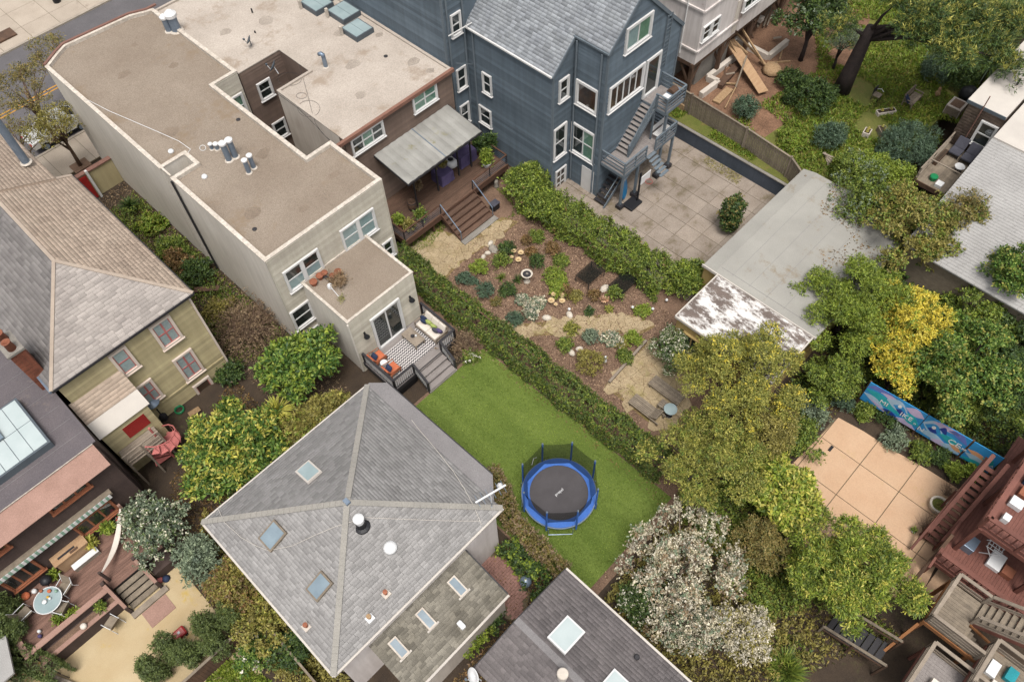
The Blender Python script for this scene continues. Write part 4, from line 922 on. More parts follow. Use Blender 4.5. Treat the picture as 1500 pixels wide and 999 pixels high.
for i,lb in enumerate(('short yellow stud across the trench by white house','grey stud lying beside the zigzag grade beam','dark plank under the two propped joists','split board on soil near bent grade beam','broken lath on soil below rear wing','tan board half in the trench','short brown board near the plank ramp foot','pale stud pointing at the dark mound shrub','dark board behind the bent grade beam','thin lath on top of reddish trench board','grey plank near stub of pale beam','brown offcut near boulder')):
    x,y=[(740,420),(600,610),(860,420),(1080,480),(820,260),(640,640),(860,700),(1010,580),(1050,330),(660,580),(880,170),(950,560)][i]; a=_r.uniform(0,6.28); L_=_r.uniform(70,150); timber([(x-L_/2*math.cos(a),y-L_/2*math.sin(a)),(x+L_/2*math.cos(a),y+L_/2*math.sin(a))],zy+_r.uniform(0,.3),_r.uniform(.08,.22),_r.uniform(.05,.1),lb,_r.choice(['raw_lumber','old_timber','weathered','pale_timber']),(0,_r.uniform(0,.5)))
rk=MB(); rk.lathe(P(*z8(1000,620),zy),[(.5,0),(.75,.15),(.5,.45),(.2,.5)],9); tag(rk.build('boulder','raw_lumber',smooth=True),'rounded tan boulder at foot of plank ramp','rock')
# ------------------------------------------------------------------ garage with grey roof, and the peeling shed
H5=thing('garage','low garage with smooth grey sloping roof between patio and trees','garage',(32,9,0))
gx0,gx1,gy0,gy1=27.2,37.3,5.25,12.35; zg0,zg1=3.0,3.25
MB().prism([(gx0,gy0),(gx1,gy0),(gx1,gy1),(gx0,gy1)],0,2.7).build('wall','yellow_wall',H5)
MB().prism([(gx0-.1,gy0-.1),(gx1+.1,gy0-.1),(gx1+.1,gy1-.75),(gx0-.1,gy1-.75)],2.9,3.05).build('roof','garage_roof',H5)
MB().slab([(gx0-.1,gy1-.75,3.06),(gx1+.1,gy1-.75,3.06),(gx1+.1,gy1+.1,2.85),(gx0-.1,gy1+.1,2.85)],.1).build('roof_skirt','garage_roof',H5)
for i in range(1,6):
    y=gy0+i*1.1; MB().box(gx0+.3,gx1-.3,y,y+.012,3.05,3.056).build('roof_seam','strip_roof',H5)
MB().box(gx0+.4,gx0+.42,gy0,gy1-.8,3.05,3.057).build('roof_seam','strip_roof',H5)
bar(H5,'edge_board',(gx0-.14,gy0-.1,2.98),(gx0-.14,gy1+.1,2.98),.06,.18,'white_membrane')
H6=thing('shed','ochre shed with flaking white roof against the garage','shed',(25,8.5,0))
sx0_,sx1_,sy0_,sy1_=23.25,27.05,5.3,11.4
MB().prism([(sx0_+.1,sy0_+.1),(sx1_-.05,sy0_+.1),(sx1_-.05,sy1_-.1),(sx0_+.1,sy1_-.1)],0,2.85).build('wall','yellow_wall',H6)
MB().prism([(sx0_,sy0_),(sx1_,sy0_),(sx1_,sy1_),(sx0_,sy1_)],2.85,3.0).build('roof','peeling_white',H6)
for a,b in (((sx0_,sy0_),(sx0_,sy1_)),((sx0_,sy0_),(sx1_,sy0_)),((sx0_,sy1_),(sx1_,sy1_))): bar(H6,'roof_edge',(a[0],a[1],2.95),(b[0],b[1],2.95),.07,.16,'white_membrane')
wS=Wall('x',sx0_+.1,-1); window(H6,wS,(9.6,10.7,1.1,2.2),cols=2,rows=1,casing=.08,back='room_dark',frame='yellow_wall')
# ------------------------------------------------------------------ houses along the right edge
H7=thing('shingled_house','brown shingled house with white flat roof and small rear deck','house',(50,6,1.25))
xw=45.35
MB().prism([(xw,5.0),(62,5.0),(62,7.2),(xw,7.2)],1.0,5.95,caps=False).build('wall','wood_shingle',H7)
MB().prism([(xw-.15,5.0),(62,5.0),(62,7.35),(xw-.15,7.35)],5.95,6.15).build('roof','white_membrane',H7)
bar(H7,'drip_edge',(xw-.17,5.0,6.08),(xw-.17,7.35,6.08),.05,.2,'pipe_grey')
shingles(H7,[(xw-.02,4.95,1.1),(xw-.02,7.2,1.1),(xw+.0,7.2,5.95),(xw+.0,4.95,5.95)],'wood_shingle',(0,1,0),.2,.2,seed=9,name='wall_shingles')
w7=Wall('x',xw-.03,-1); z9=lambda x,y:(1340+x*.24,60+y*.24)
rr=w7.rect([z9(350,625),z9(430,490),z9(500,520),z9(420,650)]); window(H7,w7,(5.05,6.1,rr[2],rr[3]),cols=1,rows=2,back='room_dark',casing=.1)
for x,y in ((1381,1+380),):pass
for a in ((555,180),(620,275)):
    p=P(*z9(*a),6.15); vent(H7,p.x,p.y,6.15,.5,.06,cap=False,mt='charcoal_metal')
MB().tube([PX(*z9(290,625),xw-.2),PX(*z9(460,340),xw-.2)],.035,6).build('drain_pipe','coping_red',H7)
D7=thing('rear_deck','small weathered rear deck with pale rails on the shingled house','deck',(43,6,1.25))
dz=2.9; ax0,ax1,ay0,ay1=41.1,xw-.05,4.95,7.05
for i in range(14):
    y=ay0+i*.15; bx(D7,'plank',ax0,ax1,y,y+.143,dz-.04,dz,'weathered')
bx(D7,'rim',ax0-.05,ax0,ay0,ay1,dz-.3,dz+.02,'old_timber'); bx(D7,'rim',ax0,ax1,ay1+.06,ay1+.11,dz-.3,dz+.02,'old_timber')
for x in (ax0+.1,43,ax1-.2): bar(D7,'post',(x,ay1+.02,1.2),(x,ay1+.02,dz+.9),.1,.1,'pale_timber')
bar(D7,'post',(ax0+.05,ay0,1.2),(ax0+.05,ay0,dz+.9),.1,.1,'pale_timber')
bar(D7,'brace',(ax0+.1,ay1,1.3),(ax0+.1,ay0,dz-.1),.1,.1,'old_timber')
for h in (.88,.5,.15): bar(D7,'rail',(ax0+.0,ay1+.02,dz+h),(ax1,ay1+.02,dz+h),.08,.05,'pale_timber')
bar(D7,'rail',(ax0+1.1,ay1,dz+.88),(ax0+1.1,ay0,dz+.88),.08,.05,'pale_timber'); bar(D7,'post',(ax0+1.1,ay0,dz),(ax0+1.1,ay0,dz+.9),.08,.08,'pale_timber')
for i,(x,y) in enumerate(((44.55,6.35),(44.5,5.55))):
    t=thing('cushioned_chair',['dark cushioned lounge chair nearest the pale deck rail','dark cushioned lounge chair under the shingled wall window'][i],'chair',(x,y,dz))
    MB().box(x-.4,x+.35,y-.35,y+.35,dz+.25,dz+.42).build('seat','grey_cover',t,bevel=.06)
    MB().slab([(x+.2,y-.34,dz+.42),(x+.2,y+.34,dz+.42),(x+.55,y+.34,dz+1.0),(x+.55,y-.34,dz+1.0)],.14).build('backrest','grey_cover',t,bevel=.04)
    for a in (-.34,.3):
        for b_ in (-.3,.3): bar(t,'leg',(x+a,y+b_,dz),(x+a,y+b_,dz+.26),.05,.05,'black_metal')
t=thing('side_stool','small white metal stool on the shingled house deck','stool',(43.3,5.55,dz)); MB().lathe((43.3,5.55,dz),[(.02,.4),(.3,.42),(.3,.46),(.02,.47)],12).build('seat','white_plastic',t)
for k in range(4): bar(t,'leg',(43.3+.2*math.cos(k*1.57),5.55+.2*math.sin(k*1.57),dz),(43.3,5.55,dz+.4),.04,.04,'charcoal_metal')
tag(MB().lathe((41.75,6.3,dz),[(.2,0),(.25,.25),(.22,.3),(.05,.3)],10).build('watering_tub','green_plastic'),'green plastic tub at corner of small weathered deck','tub')
tag(MB().box(41.3,41.75,5.6,6.0,dz,dz+.2).build('storage_box','white_plastic'),'white plastic box beside green tub on deck','box')
t=thing('rail_planter','long narrow planter box along the pale deck rail','planter',(43.6,6.9,dz)); MB().box(42.9,44.3,6.72,6.95,dz,dz+.3).build('box','old_timber',t); MB().box(42.93,44.27,6.75,6.92,dz+.3,dz+.31).build('soil','dirt',t)
H8=thing('grey_roof_house','house with long grey lapped roof and white upper deck at right edge','house',(40,1,0))
hx0,hx1,hy0,hy1=34.6,43.3,-6.5,4.85
MB().prism([(hx0+.3,hy0),(hx1,hy0),(hx1,hy1-.15),(hx0+.3,hy1-.15)],0,4.1,caps=False).build('wall','weathered',H8)  # darker board colour stands in for shading on this wall
MB().prism([(hx1-.3,hy0),(60,hy0),(60,hy1-.15),(hx1-.3,hy1-.15)],0,5.95,caps=False).build('upper_wall','cream_wall',H8)
shingles(H8,[(hx0,hy0,4.25),(hx1,hy0,6.0),(hx1,hy1,6.0),(hx0,hy1,4.25)],'corrugated',(0,1,0),1.0,.2,base='corrugated',lift=.012,seed=11,name='lapped_roofing')
MB().prism([(hx1,hy0),(60,hy0),(60,hy1-.02),(hx1,hy1-.02)],5.95,6.12).build('flat_roof','white_membrane',H8)
for y in (1.8,-1.5): MB().box(hx1+.02,60,y,y+.02,6.12,6.13).build('roof_seam','strip_roof',H8)
# ------------------------------------------------------------------ olive house at the left, hipped roof
H9=thing('olive_house','olive clapboard house with pinkish hipped shingle roof at left','house',(2,36,0))
ox0,ox1,oy0,oy1,oze=-1.82,5.35,28.55,48.5,7.0
e=.25; oxr=(ox0+ox1)/2
apex=None
for zz in np.arange(8,12,.05):
    p=P(79,382.5,zz)
    if p.x<=oxr: break
oza=float(zz); oya=p.y; ap=Vector((oxr,oya,oza)); ap2=Vector((oxr,oy1+.3,oza))
MB().prism([(ox0,oy0),(ox1-.0,oy0),(ox1,40.2),(ox1-.8,40.2),(ox1-.8,oy1),(ox0,oy1)],0,oze,caps=False).build('wall','olive_siding',H9)
siding(H9,'y',oy0,-1,[(0,ox0,ox1),(oze-.1,ox0,ox1)],.21,'olive_siding'); siding(H9,'x',ox1,1,[(0,oy0,40.2),(oze-.1,oy0,40.2)],.21,'olive_siding')
C=[Vector((ox0-e,oy0-e,oze)),Vector((ox1+e,oy0-e,oze)),Vector((ox1+e,oy1,oze)),Vector((ox0-e,oy1,oze))]
ys=40.2; f2=.8/(C[1].x-oxr); 
slE=[C[1],Vector((C[1].x,ys,oze)),Vector((oxr,ys,oza)),ap]
shingles(H9,slE,'pink_shingle',(0,1,0),.42,.2,seed=21,base='pink_shingle')
zE2=oza-(oza-oze)*(C[1].x-.8-oxr)/(C[1].x-oxr)
shingles(H9,[Vector((C[1].x-.8,ys-.1,zE2+.12)),Vector((C[1].x-.8,oy1,zE2+.12)),Vector((oxr,oy1,oza+.12)),Vector((oxr,ys-.1,oza+.12))],'pink_shingle',(0,1,0),.42,.2,seed=22,base='pink_shingle',name='front_shingles')
shingles(H9,[C[0],C[1],ap],'lilac_shingle',(1,0,0),.42,.2,seed=23,base='lilac_shingle')
shingles(H9,[C[3],C[0],ap,ap2],'grey_shade_shingle',(0,1,0),.42,.2,seed=24,base='grey_shade_shingle')  # left slope's shading comes from this darker shingle colour
for a,b in ((ap,C[1]),(ap,C[0]),(ap,ap2),(Vector((oxr,ys,oza)),Vector((C[1].x,ys,oze)))): bar(H9,'ridge_cap',a+Vector((0,0,.03)),b+Vector((0,0,.03)),.17,.04,'hip_cap')
for a,b in ((C[0],C[1]),(C[1],Vector((C[1].x,ys,oze)))): bar(H9,'gutter',a-Vector((0,0,.06)),b-Vector((0,0,.06)),.12,.12,'charcoal_metal')
bar(H9,'gutter',C[0]-Vector((.02,0,.06)),Vector((C[0].x-.02,oy1,oze-.06)),.16,.12,'galvanised')
bar(H9,'frieze',(ox0,oy0-.05,oze-.2),(ox1,oy0-.05,oze-.2),.05,.25,'cream_trim')
bar(H9,'corner_board',(ox1-.02,oy0-.04,.0),(ox1-.02,oy0-.04,oze-.1),.14,.1,'cream_trim')
bar(H9,'belt_course',(ox0,oy0-.05,1.2),(ox1,oy0-.05,1.2),.06,.16,'olive_siding')
w9=Wall('y',oy0,-1)
for q,cols,rows,bk in (([(216,480),(246,458),(267,492),(238,512)],2,2,'lace'),([(155,523),(181,503),(205,535),(181,549)],1,2,'lace'),([(251,528),(278,508),(299,540),(272,558)],2,2,'lace'),([(196,571),(218,551),(240,578),(214,594)],2,2,'lace'),([(281,566),(303,549),(315,563),(290,580)],1,1,'room_warm')):
    window(H9,w9,w9.rect(q),cols=cols,rows=rows,casing=.14,frame='cream_trim',sash='pink_paint',back=bk)
# lean-to at the back
lx0,lx1=-1.9,.72; ly0=26.75; lz1,lz0=5.3,4.05
zA=4.35; 
MB().prism([(lx0,ly0+.15),(lx1-.1,ly0+.15),(lx1-.1,oy0-.03),(lx0,oy0-.03)],0,[lz0-.15,lz0-.15,5.2,5.2],caps=True).build('lean_to_wall','olive_siding',H9)
siding(H9,'y',ly0+.15,-1,[(0,lx0,lx1-.1),(lz0-.2,lx0,lx1-.1)],.21,'olive_siding',name='lean_to_siding')
def pl(u,t): return Vector((u,ly0+(oy0-ly0)*t,lz0+(lz1-lz0)*t))
shingles(H9,[pl(lx0-.08,.42),pl(lx1+.05,.42),pl(lx1+.05,1),pl(lx0-.08,1)],'pink_shingle',(1,0,0),.42,.2,seed=25,base='pink_shingle',name='lean_to_shingles')
MB().slab([pl(lx0-.08,0),pl(lx1+.05,0),pl(lx1+.05,.45),pl(lx0-.08,.45)],.06).build('lean_to_sheet','white_membrane',H9)
w9b=Wall('y',ly0+.15,-1)
mb=MB(); w9b.box(mb,-.95,.25,2.6,3.55,0,.05); mb.build('red_door','red_paint',H9)
window(H9,w9b,(-.9,.2,.6,1.5),cols=2,rows=1,casing=.1,frame='cream_trim',sash='red_paint',back='room_dark')
L9=thing('back_landing','weathered timber landing and stairs behind the lean-to','stairs',(-.6,26,0))
for i in range(7): bx(L9,'plank',lx0+.1,lx1-.5,25.7+i*.16,25.85+i*.16,2.28,2.33,'pale_timber')
for x in (lx0+.15,-.8,lx1-.55): bar(L9,'post',(x,25.75,0),(x,25.75,3.2),.09,.09,'pale_timber')
for h in (3.2,2.85,2.55): bar(L9,'rail',(lx0+.1,25.75,h),(lx1-.5,25.75,h),.07,.05,'pale_timber')
# pink spiral stair
sp=P(232,665,0); S9=thing('spiral_stair','pink painted spiral staircase beside the olive lean-to','spiral stair',tuple(P(240,652,1.4)[:2])+(0,))
sc=P(240,652,1.4); sc.z=0; MB().tube([sc,sc+Vector((0,0,3.3))],.06,8).build('pole','pink_paint',S9)
n=13; hr=[]
for i in range(n):
    a=R(150)-i*R(24); z=.2+i*.17; a2=a+R(26)
    MB().prism([(sc.x+.05*math.cos(a),sc.y+.05*math.sin(a)),(sc.x+.95*math.cos(a),sc.y+.95*math.sin(a)),(sc.x+.95*math.cos(a2),sc.y+.95*math.sin(a2)),(sc.x+.05*math.cos(a2),sc.y+.05*math.sin(a2))],z,z+.05).build('tread','pink_paint',S9)
    e_=Vector((sc.x+.93*math.cos(a),sc.y+.93*math.sin(a),z)); bar(S9,'baluster',e_,e_+Vector((0,0,.9)),.025,.025,'pink_paint'); hr.append(e_+Vector((0,0,.9)))
MB().tube(hr,.035,6).build('hand_rail','pink_paint',S9)
# brick chimney with clay pots on the left wall
CH=thing('brick_chimney','red brick chimney with terracotta pots on olive house edge','chimney',(-2.0,30.2,5.5))
cz0,cz1=5.6,8.9; cx_,cy_=-2.05,30.15
MB().box(cx_-.32,cx_+.32,cy_-.62,cy_+.62,cz0,cz1).build('core','joint',CH)
for c in range(int((cz1-cz0)/.085)):
    z=cz0+c*.085
    for side in range(4):
        L=1.26 if side%2==0 else .66; n=6 if side%2==0 else 3
        for k in range(n):
            u0=-L/2+L*k/n+(.1 if c%2 else 0)*(L/n); u1=min(L/2,u0+L/n-.012); u0=max(-L/2,u0)
            if side==0: b_=(cx_-.34,cx_-.31,cy_+u0,cy_+u1)
            elif side==2: b_=(cx_+.31,cx_+.34,cy_+u0,cy_+u1)
            elif side==1: b_=(cx_+u0,cx_+u1,cy_-.64,cy_-.61)
            else: b_=(cx_+u0,cx_+u1,cy_+.61,cy_+.64)
            if side in (2,1): bx(CH,'brick',b_[0],b_[1],b_[2],b_[3],z,z+.072,'brick')
MB().box(cx_-.4,cx_+.4,cy_-.7,cy_+.7,cz1,cz1+.12).build('cap','concrete',CH)
for y in (cy_-.35,cy_+.35): MB().lathe((cx_,y,cz1+.1),[(.2,0),(.17,.5),(.21,.55),(.15,.56),(.13,.1)],14).build('chimney_pot','terracotta',CH,smooth=True)
# metal flue on the front roof
q=P(34,232,oze+1.2); t=vent(H9,q.x,q.y,oze+.9,3.0,.22,cap=False); t.name='flue'
# ------------------------------------------------------------------ dark brown house, lower left
HA=thing('dark_house','dark brown boarded house with grey flat roof and rooflight, lower left','house',(-6,29,0))
ax1_,ay_,az_=-2.05,25.3,6.1
flat_roof(HA,[(-16,ay_),(ax1_,ay_),(ax1_,42),(-16,42)],az_,az_-.06,.12,'dark_roof','dark_roof','dark_board')
for i in range(9): MB().box(-15.5,ax1_-.2,ay_+.9+i*1.0,ay_+.915+i*1.0,az_-.06,az_-.052).build('roof_seam','strip_roof',HA)
wy_=24.65
MB().prism([(-16,wy_),(ax1_-.1,wy_),(ax1_-.1,ay_-.01),(-16,ay_-.01)],0,5.6,caps=True).build('rear_wall','dark_board',HA)
siding(HA,'y',wy_,-1,[(0,-16,ax1_-.1),(5.6,-16,ax1_-.1)],.2,'dark_board')
MB().slab([(-16,25.32,6.02),(ax1_-.15,25.32,6.02),(ax1_-.15,24.2,5.45),(-16,24.2,5.45)],.08).build('skirt_roof','rose_board',HA)
bar(HA,'skirt_fillet',(-16,25.3,6.06),(ax1_-.15,25.3,6.06),.12,.05,'cap_white')
wA=Wall('y',wy_,-1)
zq=lambda x,y:(x*.2203,640+y*.2203)
def strip_win(q,cols):
    r_=wA.rect(q); return window(HA,wA,r_,cols=cols,rows=1,casing=.09,frame='orange_wood',back='room_dark')
strip_win([zq(300,470),zq(550,270),zq(600,310),zq(345,515)],3)
strip_win([zq(480,600),zq(720,400),zq(790,470),zq(550,660)],3)
strip_win([zq(-20,930),zq(200,810),zq(310,860),zq(60,1040)],3)
r_=wA.rect([zq(-150,760),zq(10,680),zq(75,720),zq(-60,800)]); window(HA,wA,r_,cols=2,rows=1,casing=.09,frame='orange_wood',back='room_warm')
# awning cassette with striped valance
va=PY(*zq(700,345),wy_); zaw=3.35
bx(HA,'awning_case',-12,-3.05,wy_-.32,wy_-.03,zaw,zaw+.14,'weathered')
n=70
for i in range(n):
    a=-12+i*.128; 
    if a>-3.2: break
    bx(HA,'valance_stripe',a,a+.126,wy_-.36,wy_-.33,zaw-.16,zaw+.13,'green_blind' if i%2 else 'white_paint')
for x,y in ((-6.05,2.0),): pass
# alcove with pale wooden cupboard
u0,u1,a0,a1=wA.rect([zq(290,740),zq(420,640),zq(560,730),zq(430,840)])
HB=thing('garden_cupboard','pale wooden sideboard against dark wall on lower left deck','sideboard',(-6.1,24.2,.9))
ux0,ux1=-6.95,-5.35
bx(HB,'body',ux0,ux1,wy_-.55,wy_-.04,.95,1.85,'plywood'); bx(HB,'top',ux0-.05,ux1+.05,wy_-.62,wy_-.03,1.852,1.92,'plywood'); bx(HB,'cloth',ux0+.4,ux1+.1,wy_-.95,wy_-.63,1.2,1.23,'white_plastic')
bx(HB,'cloth_prop',ux0+.4,ux1+.1,wy_-.93,wy_-.9,.9,1.2,'pale_timber')
bx(HB,'tray',ux0+.25,ux0+1.1,wy_-.4,wy_-.3,1.922,1.95,'charcoal_metal'); bx(HB,'tray',ux0+.8,ux0+1.2,wy_-.56,wy_-.44,1.922,1.95,'old_timber')
# rooflight
zr=az_-.06; p0=P(23,583,zr+.5); p1=P(71,650,zr+.5)
ry0,ry1,rx1,rx0=P(70,650,zr+.4).y,P(23,583,zr+.4).y,p0.x,-7.6
RL=skylight(HA,[(rx0,ry0,zr),(rx1,ry0,zr),(rx1,ry1,zr),(rx0,ry1,zr)],.42,'pipe_grey','white_glass_base',.1,name='rooflight',nx=6,ny=2)
MB().slab([(-5.6,ry0+1.6,zr+.6),(-4.75,ry0+1.6,zr+.6),(-4.75,ry1,zr+.75),(-5.6,ry1,zr+.75)],.05).build('opening_light','blue_glass_base',RL)
# deck, planters and steps of the dark house
DA=thing('rose_deck','reddish timber deck with planter troughs and steps, lower left','deck',(-7,23,0))
dz=.9; dxa,dxb,dya,dyb=-9.9,-3.0,21.75,wy_-.05
zz4=lambda x,y:(x*.1993,800+y*.1992)
y=dya
while y<dyb-.03: bx(DA,'plank',dxa,dxb,y,min(y+.135,dyb),dz-.04,dz+random.uniform(-.003,.003),'deck_rose'); y+=.142
sxa,sxb=P(174,871,dz).x,P(213,838,dz).x; sxa,sxb=-5.75,-4.35
# low wall and trough
for xa,xb in ((dxa,sxa-.15),):
    bx(DA,'parapet',xa,xb,dya-.12,dya,.0,dz+.42,'dark_board'); bx(DA,'parapet_cap',xa-.05,xb+.05,dya-.2,dya+.08,dz+.422,dz+.47,'rose_board')
    bx(DA,'trough',xa+.1,xb,dya-.62,dya-.13,0,dz-.1,'dark_board'); bx(DA,'trough_soil',xa+.15,xb-.05,dya-.55,dya-.21,dz-.098,dz-.06,'mulch')
    bx(DA,'trough_front',xa+.1,xb+.02,dya-.74,dya-.625,0,dz+.02,'dark_board'); bx(DA,'trough_cap',xa+.05,xb+.05,dya-.78,dya-.56,dz+.022,dz+.06,'rose_board')
bx(DA,'parapet',dxa-.1,dxa,dya-.2,23.2,0,dz+.42,'dark_board'); bx(DA,'parapet_cap',dxa-.18,dxa+.1,dya-.2,23.2,dz+.422,dz+.47,'rose_board')
bx(DA,'parapet',sxb+.2,dxb,dya-.12,dya,.0,dz+.42,'dark_board'); bx(DA,'parapet_cap',sxb+.2,dxb,dya-.2,dya+.08,dz+.422,dz+.47,'rose_board')
bx(DA,'trough',sxb+.25,dxb,dya-.75,dya-.13,0,dz-.2,'dark_board')
steps(DA,sxa,sxb,dya,dya-1.05,dz,0,4,'weathered','dark_void')
for s in (sxa-.12,sxb+.12):
    bx(DA,'newel',s-.08,s+.08,dya-.05,dya+.1,dz,dz+1.0,'dark_board'); bx(DA,'newel',s-.08,s+.08,dya-1.15,dya-1.0,0,.75,'dark_board')
    bar(DA,'hand_rail',(s,dya+.05,dz+.95),(s,dya-1.1,.72),.16,.05,'rose_board'); MB().slab([(s-.06,dya,dz+.85),(s+.06,dya,dz+.85),(s+.06,dya-1.05,.55),(s-.06,dya-1.05,.55)],.6).build('stair_side','dark_board',DA)
bx(DA,'kerb_board',sxa-.2,sxb+.3,dya-1.5,dya-1.2,0,.12,'pale_timber')
bx(DA,'rubber_mat',-5.6,-4.3,dya-2.45,dya-1.52,.0,.02,'rose_board')
bar(DA,'edging',(-10.0,dya-.85,.1),(-9.0,dya-3.0,.1),.22,.25,'pale_timber')
# ------------------------------------------------------------------ grey hip-roofed cottage in the foreground
HC=thing('cottage','cottage under a big grey four sided shingle roof with three skylights','house',(3.8,14.3,0))
qx0,qx1,qy0,qy1,qz=-.87,8.45,9.85,18.8,5.5
MB().prism([(qx0+.35,qy0+.35),(qx1-.1,qy0+.35),(qx1-.1,qy1-.35),(qx0+.35,qy1-.35)],0,qz-.02,caps=False).build('wall','white_stucco',HC)
for zz in np.arange(6.5,9,.02):
    p=P(510,735,zz)
    if p.y<=(qy0+qy1)/2-.2: break
qa=Vector(((qx0+qx1)/2,p.y,float(zz)))
K=[Vector((qx0,qy0,qz)),Vector((qx1,qy0,qz)),Vector((qx1,qy1,qz)),Vector((qx0,qy1,qz))]
for i,(a,b,al) in enumerate(((0,1,(1,0,0)),(1,2,(0,1,0)),(2,3,(1,0,0)),(3,0,(0,1,0)))):
    shingles(HC,[K[a],K[b],qa],'cottage_shingle',al,.3,.145,seed=30+i,base='cottage_shingle',lift=.012)
for k in K:
    a=qa+Vector((0,0,.05)); b=k+Vector((0,0,.05)); n=26
    for i in range(n): bar(HC,'ridge_shingle',a.lerp(b,i/n)+Vector((0,0,.02)),a.lerp(b,(i+1.15)/n),.25,.02,'ridge_shingle')
for a,b in ((0,1),(2,3),(3,0)): bar(HC,'gutter',K[a]+(K[a]-qa).normalized()*.05-Vector((0,0,.05)),K[b]+(K[b]-qa).normalized()*.05-Vector((0,0,.05)),.11,.1,'white_membrane')
MB().prism([(qx1-.02,10.3),(9.3,11.25),(9.22,18.2),(8.6,18.85),(qx1-.02,18.8)],qz-.25,qz+.01).build('side_flat_roof','strip_roof',HC)
MB().prism([(qx1-.05,10.6),(8.98,11.4),(8.9,18.2),(qx1-.05,18.6)],0,qz-.25,caps=False).build('side_wall','white_stucco',HC)
bar(HC,'flashing',(9.3,11.25,qz),(9.22,18.2,qz),.05,.06,'charcoal_metal')
z8c=lambda x,y:(290+x*.4594,540+y*.4594)
NP={'n':roof_plane([K[2],K[3],qa]),'w':roof_plane([K[3],K[0],qa]),'s':roof_plane([K[0],K[1],qa])}
def on(pl,x,y,h=0): p0,n=NP[pl]; return PP(x,y,p0+n*h,n)
for pl,q,fm in (('n',[(310,327),(352,290),(395,325),(348,366)],'white_membrane'),('w',[(190,540),(243,485),(285,523),(228,580)],'weathered'),('w',[(343,703),(390,643),(432,683),(377,743)],'weathered')):
    c=[on(pl,*z8c(*p),.12) for p in q]; p0,n=NP[pl]; ctr=sum(c,Vector())/4
    u=Vector((1,0,0)) if pl=='n' else Vector((0,1,0)); v=n.cross(u).normalized()
    ds=[((p-ctr).dot(u),(p-ctr).dot(v)) for p in c]; hu=max(abs(d[0]) for d in ds)*.95; hv=max(abs(d[1]) for d in ds)*.95
    ctr=ctr-n*.12; skylight(HC,[ctr-u*hu-v*hv,ctr+u*hu-v*hv,ctr+u*hu+v*hv,ctr-u*hu+v*hv],.13,fm,'skylight_glass_base' if pl=='n' else 'blue_glass_base',.08)
g=on('s',*z8c(522,500)); fl=MB().lathe((g.x,g.y,g.z-.1),[(.36,.02),(.34,.1),(.22,.16),(.2,.55)],16).build('flue','black_metal',HC); MB().lathe((g.x,g.y,g.z+.4),[(.19,0),(.19,.25),(.23,.27),(.23,.38),(.17,.42),(.03,.46)],16).build('flue_cap','white_plastic',fl)
g=on('s',*z8c(613,570)); MB().lathe((g.x,g.y,g.z-.05),[(.3,0),(.29,.1),(.24,.2),(.14,.27),(.02,.3)],18).build('sun_tunnel_dome','white_plastic',HC,smooth=True)
for pl,x,y,cm in (('s',600,718,'terracotta'),('s',548,795,'raw_lumber'),('w',347,822,'terracotta')):
    g=on(pl,*z8c(x,y)); o=MB().box(g.x-.16,g.x+.16,g.y-.16,g.y+.16,g.z-.12,g.z+.06).build('pipe_base','white_plastic' if x==548 else 'cream_wall',HC); MB().lathe((g.x,g.y,g.z),[(.07,0),(.07,.25),(.1,.27),(.1,.33),(.02,.36)],10).build('pipe',cm,o)
MB().box(qa.x-.1,qa.x+.1,qa.y-.14,qa.y+.14,qa.z,qa.z+.18).build('apex_vent','galvanised',HC)
def roof_cable(pts):
    c=[]
    for x,y in pts:
        best=None
        for k in range(4):
            p0,n=roof_plane([K[k],K[(k+1)%4],qa]); q=PP(*z8c(x,y),p0,n)
            if best is None or q.z<best.z: best=q
        c.append(best+Vector((0,0,.08)))
    MB().tube(c,.012,5).build('cable','white_membrane',HC)
roof_cable([(65,445),(85,490),(140,540),(185,565),(225,581),(300,567),(380,530),(440,505),(490,490),(530,476)])
roof_cable([(530,476),(620,480),(720,484),(820,487),(900,487)])
roof_cable([(600,70),(640,110),(700,190),(760,260),(815,330),(850,385),(880,440),(905,500)])
# aerial mast at the right corner
m_=Vector((8.25,10.25,qz)); t=thing('antenna_mast','white aerial mast at right hand corner of grey cottage roof','antenna',m_)
MB().tube([m_-Vector((0,0,.4)),m_+Vector((0,0,1.3))],.03,6).build('mast','white_plastic',t); MB().tube([m_+Vector((.1,.1,.1)),m_+Vector((-.3,-.35,1.0))],.02,5).build('strut','galvanised',t); MB().tube([m_+Vector((-.7,.2,1.25)),m_+Vector((.7,-.2,1.35))],.045,6).build('boom','white_plastic',t)
for k in range(6):
    c=m_+Vector((-.6,.17,1.26)).lerp(Vector((.6,-.17,1.34)),k/5); MB().tube([c-Vector((.1,.28,0)),c+Vector((.1,.28,0))],.012,5).build('element','galvanised',t)
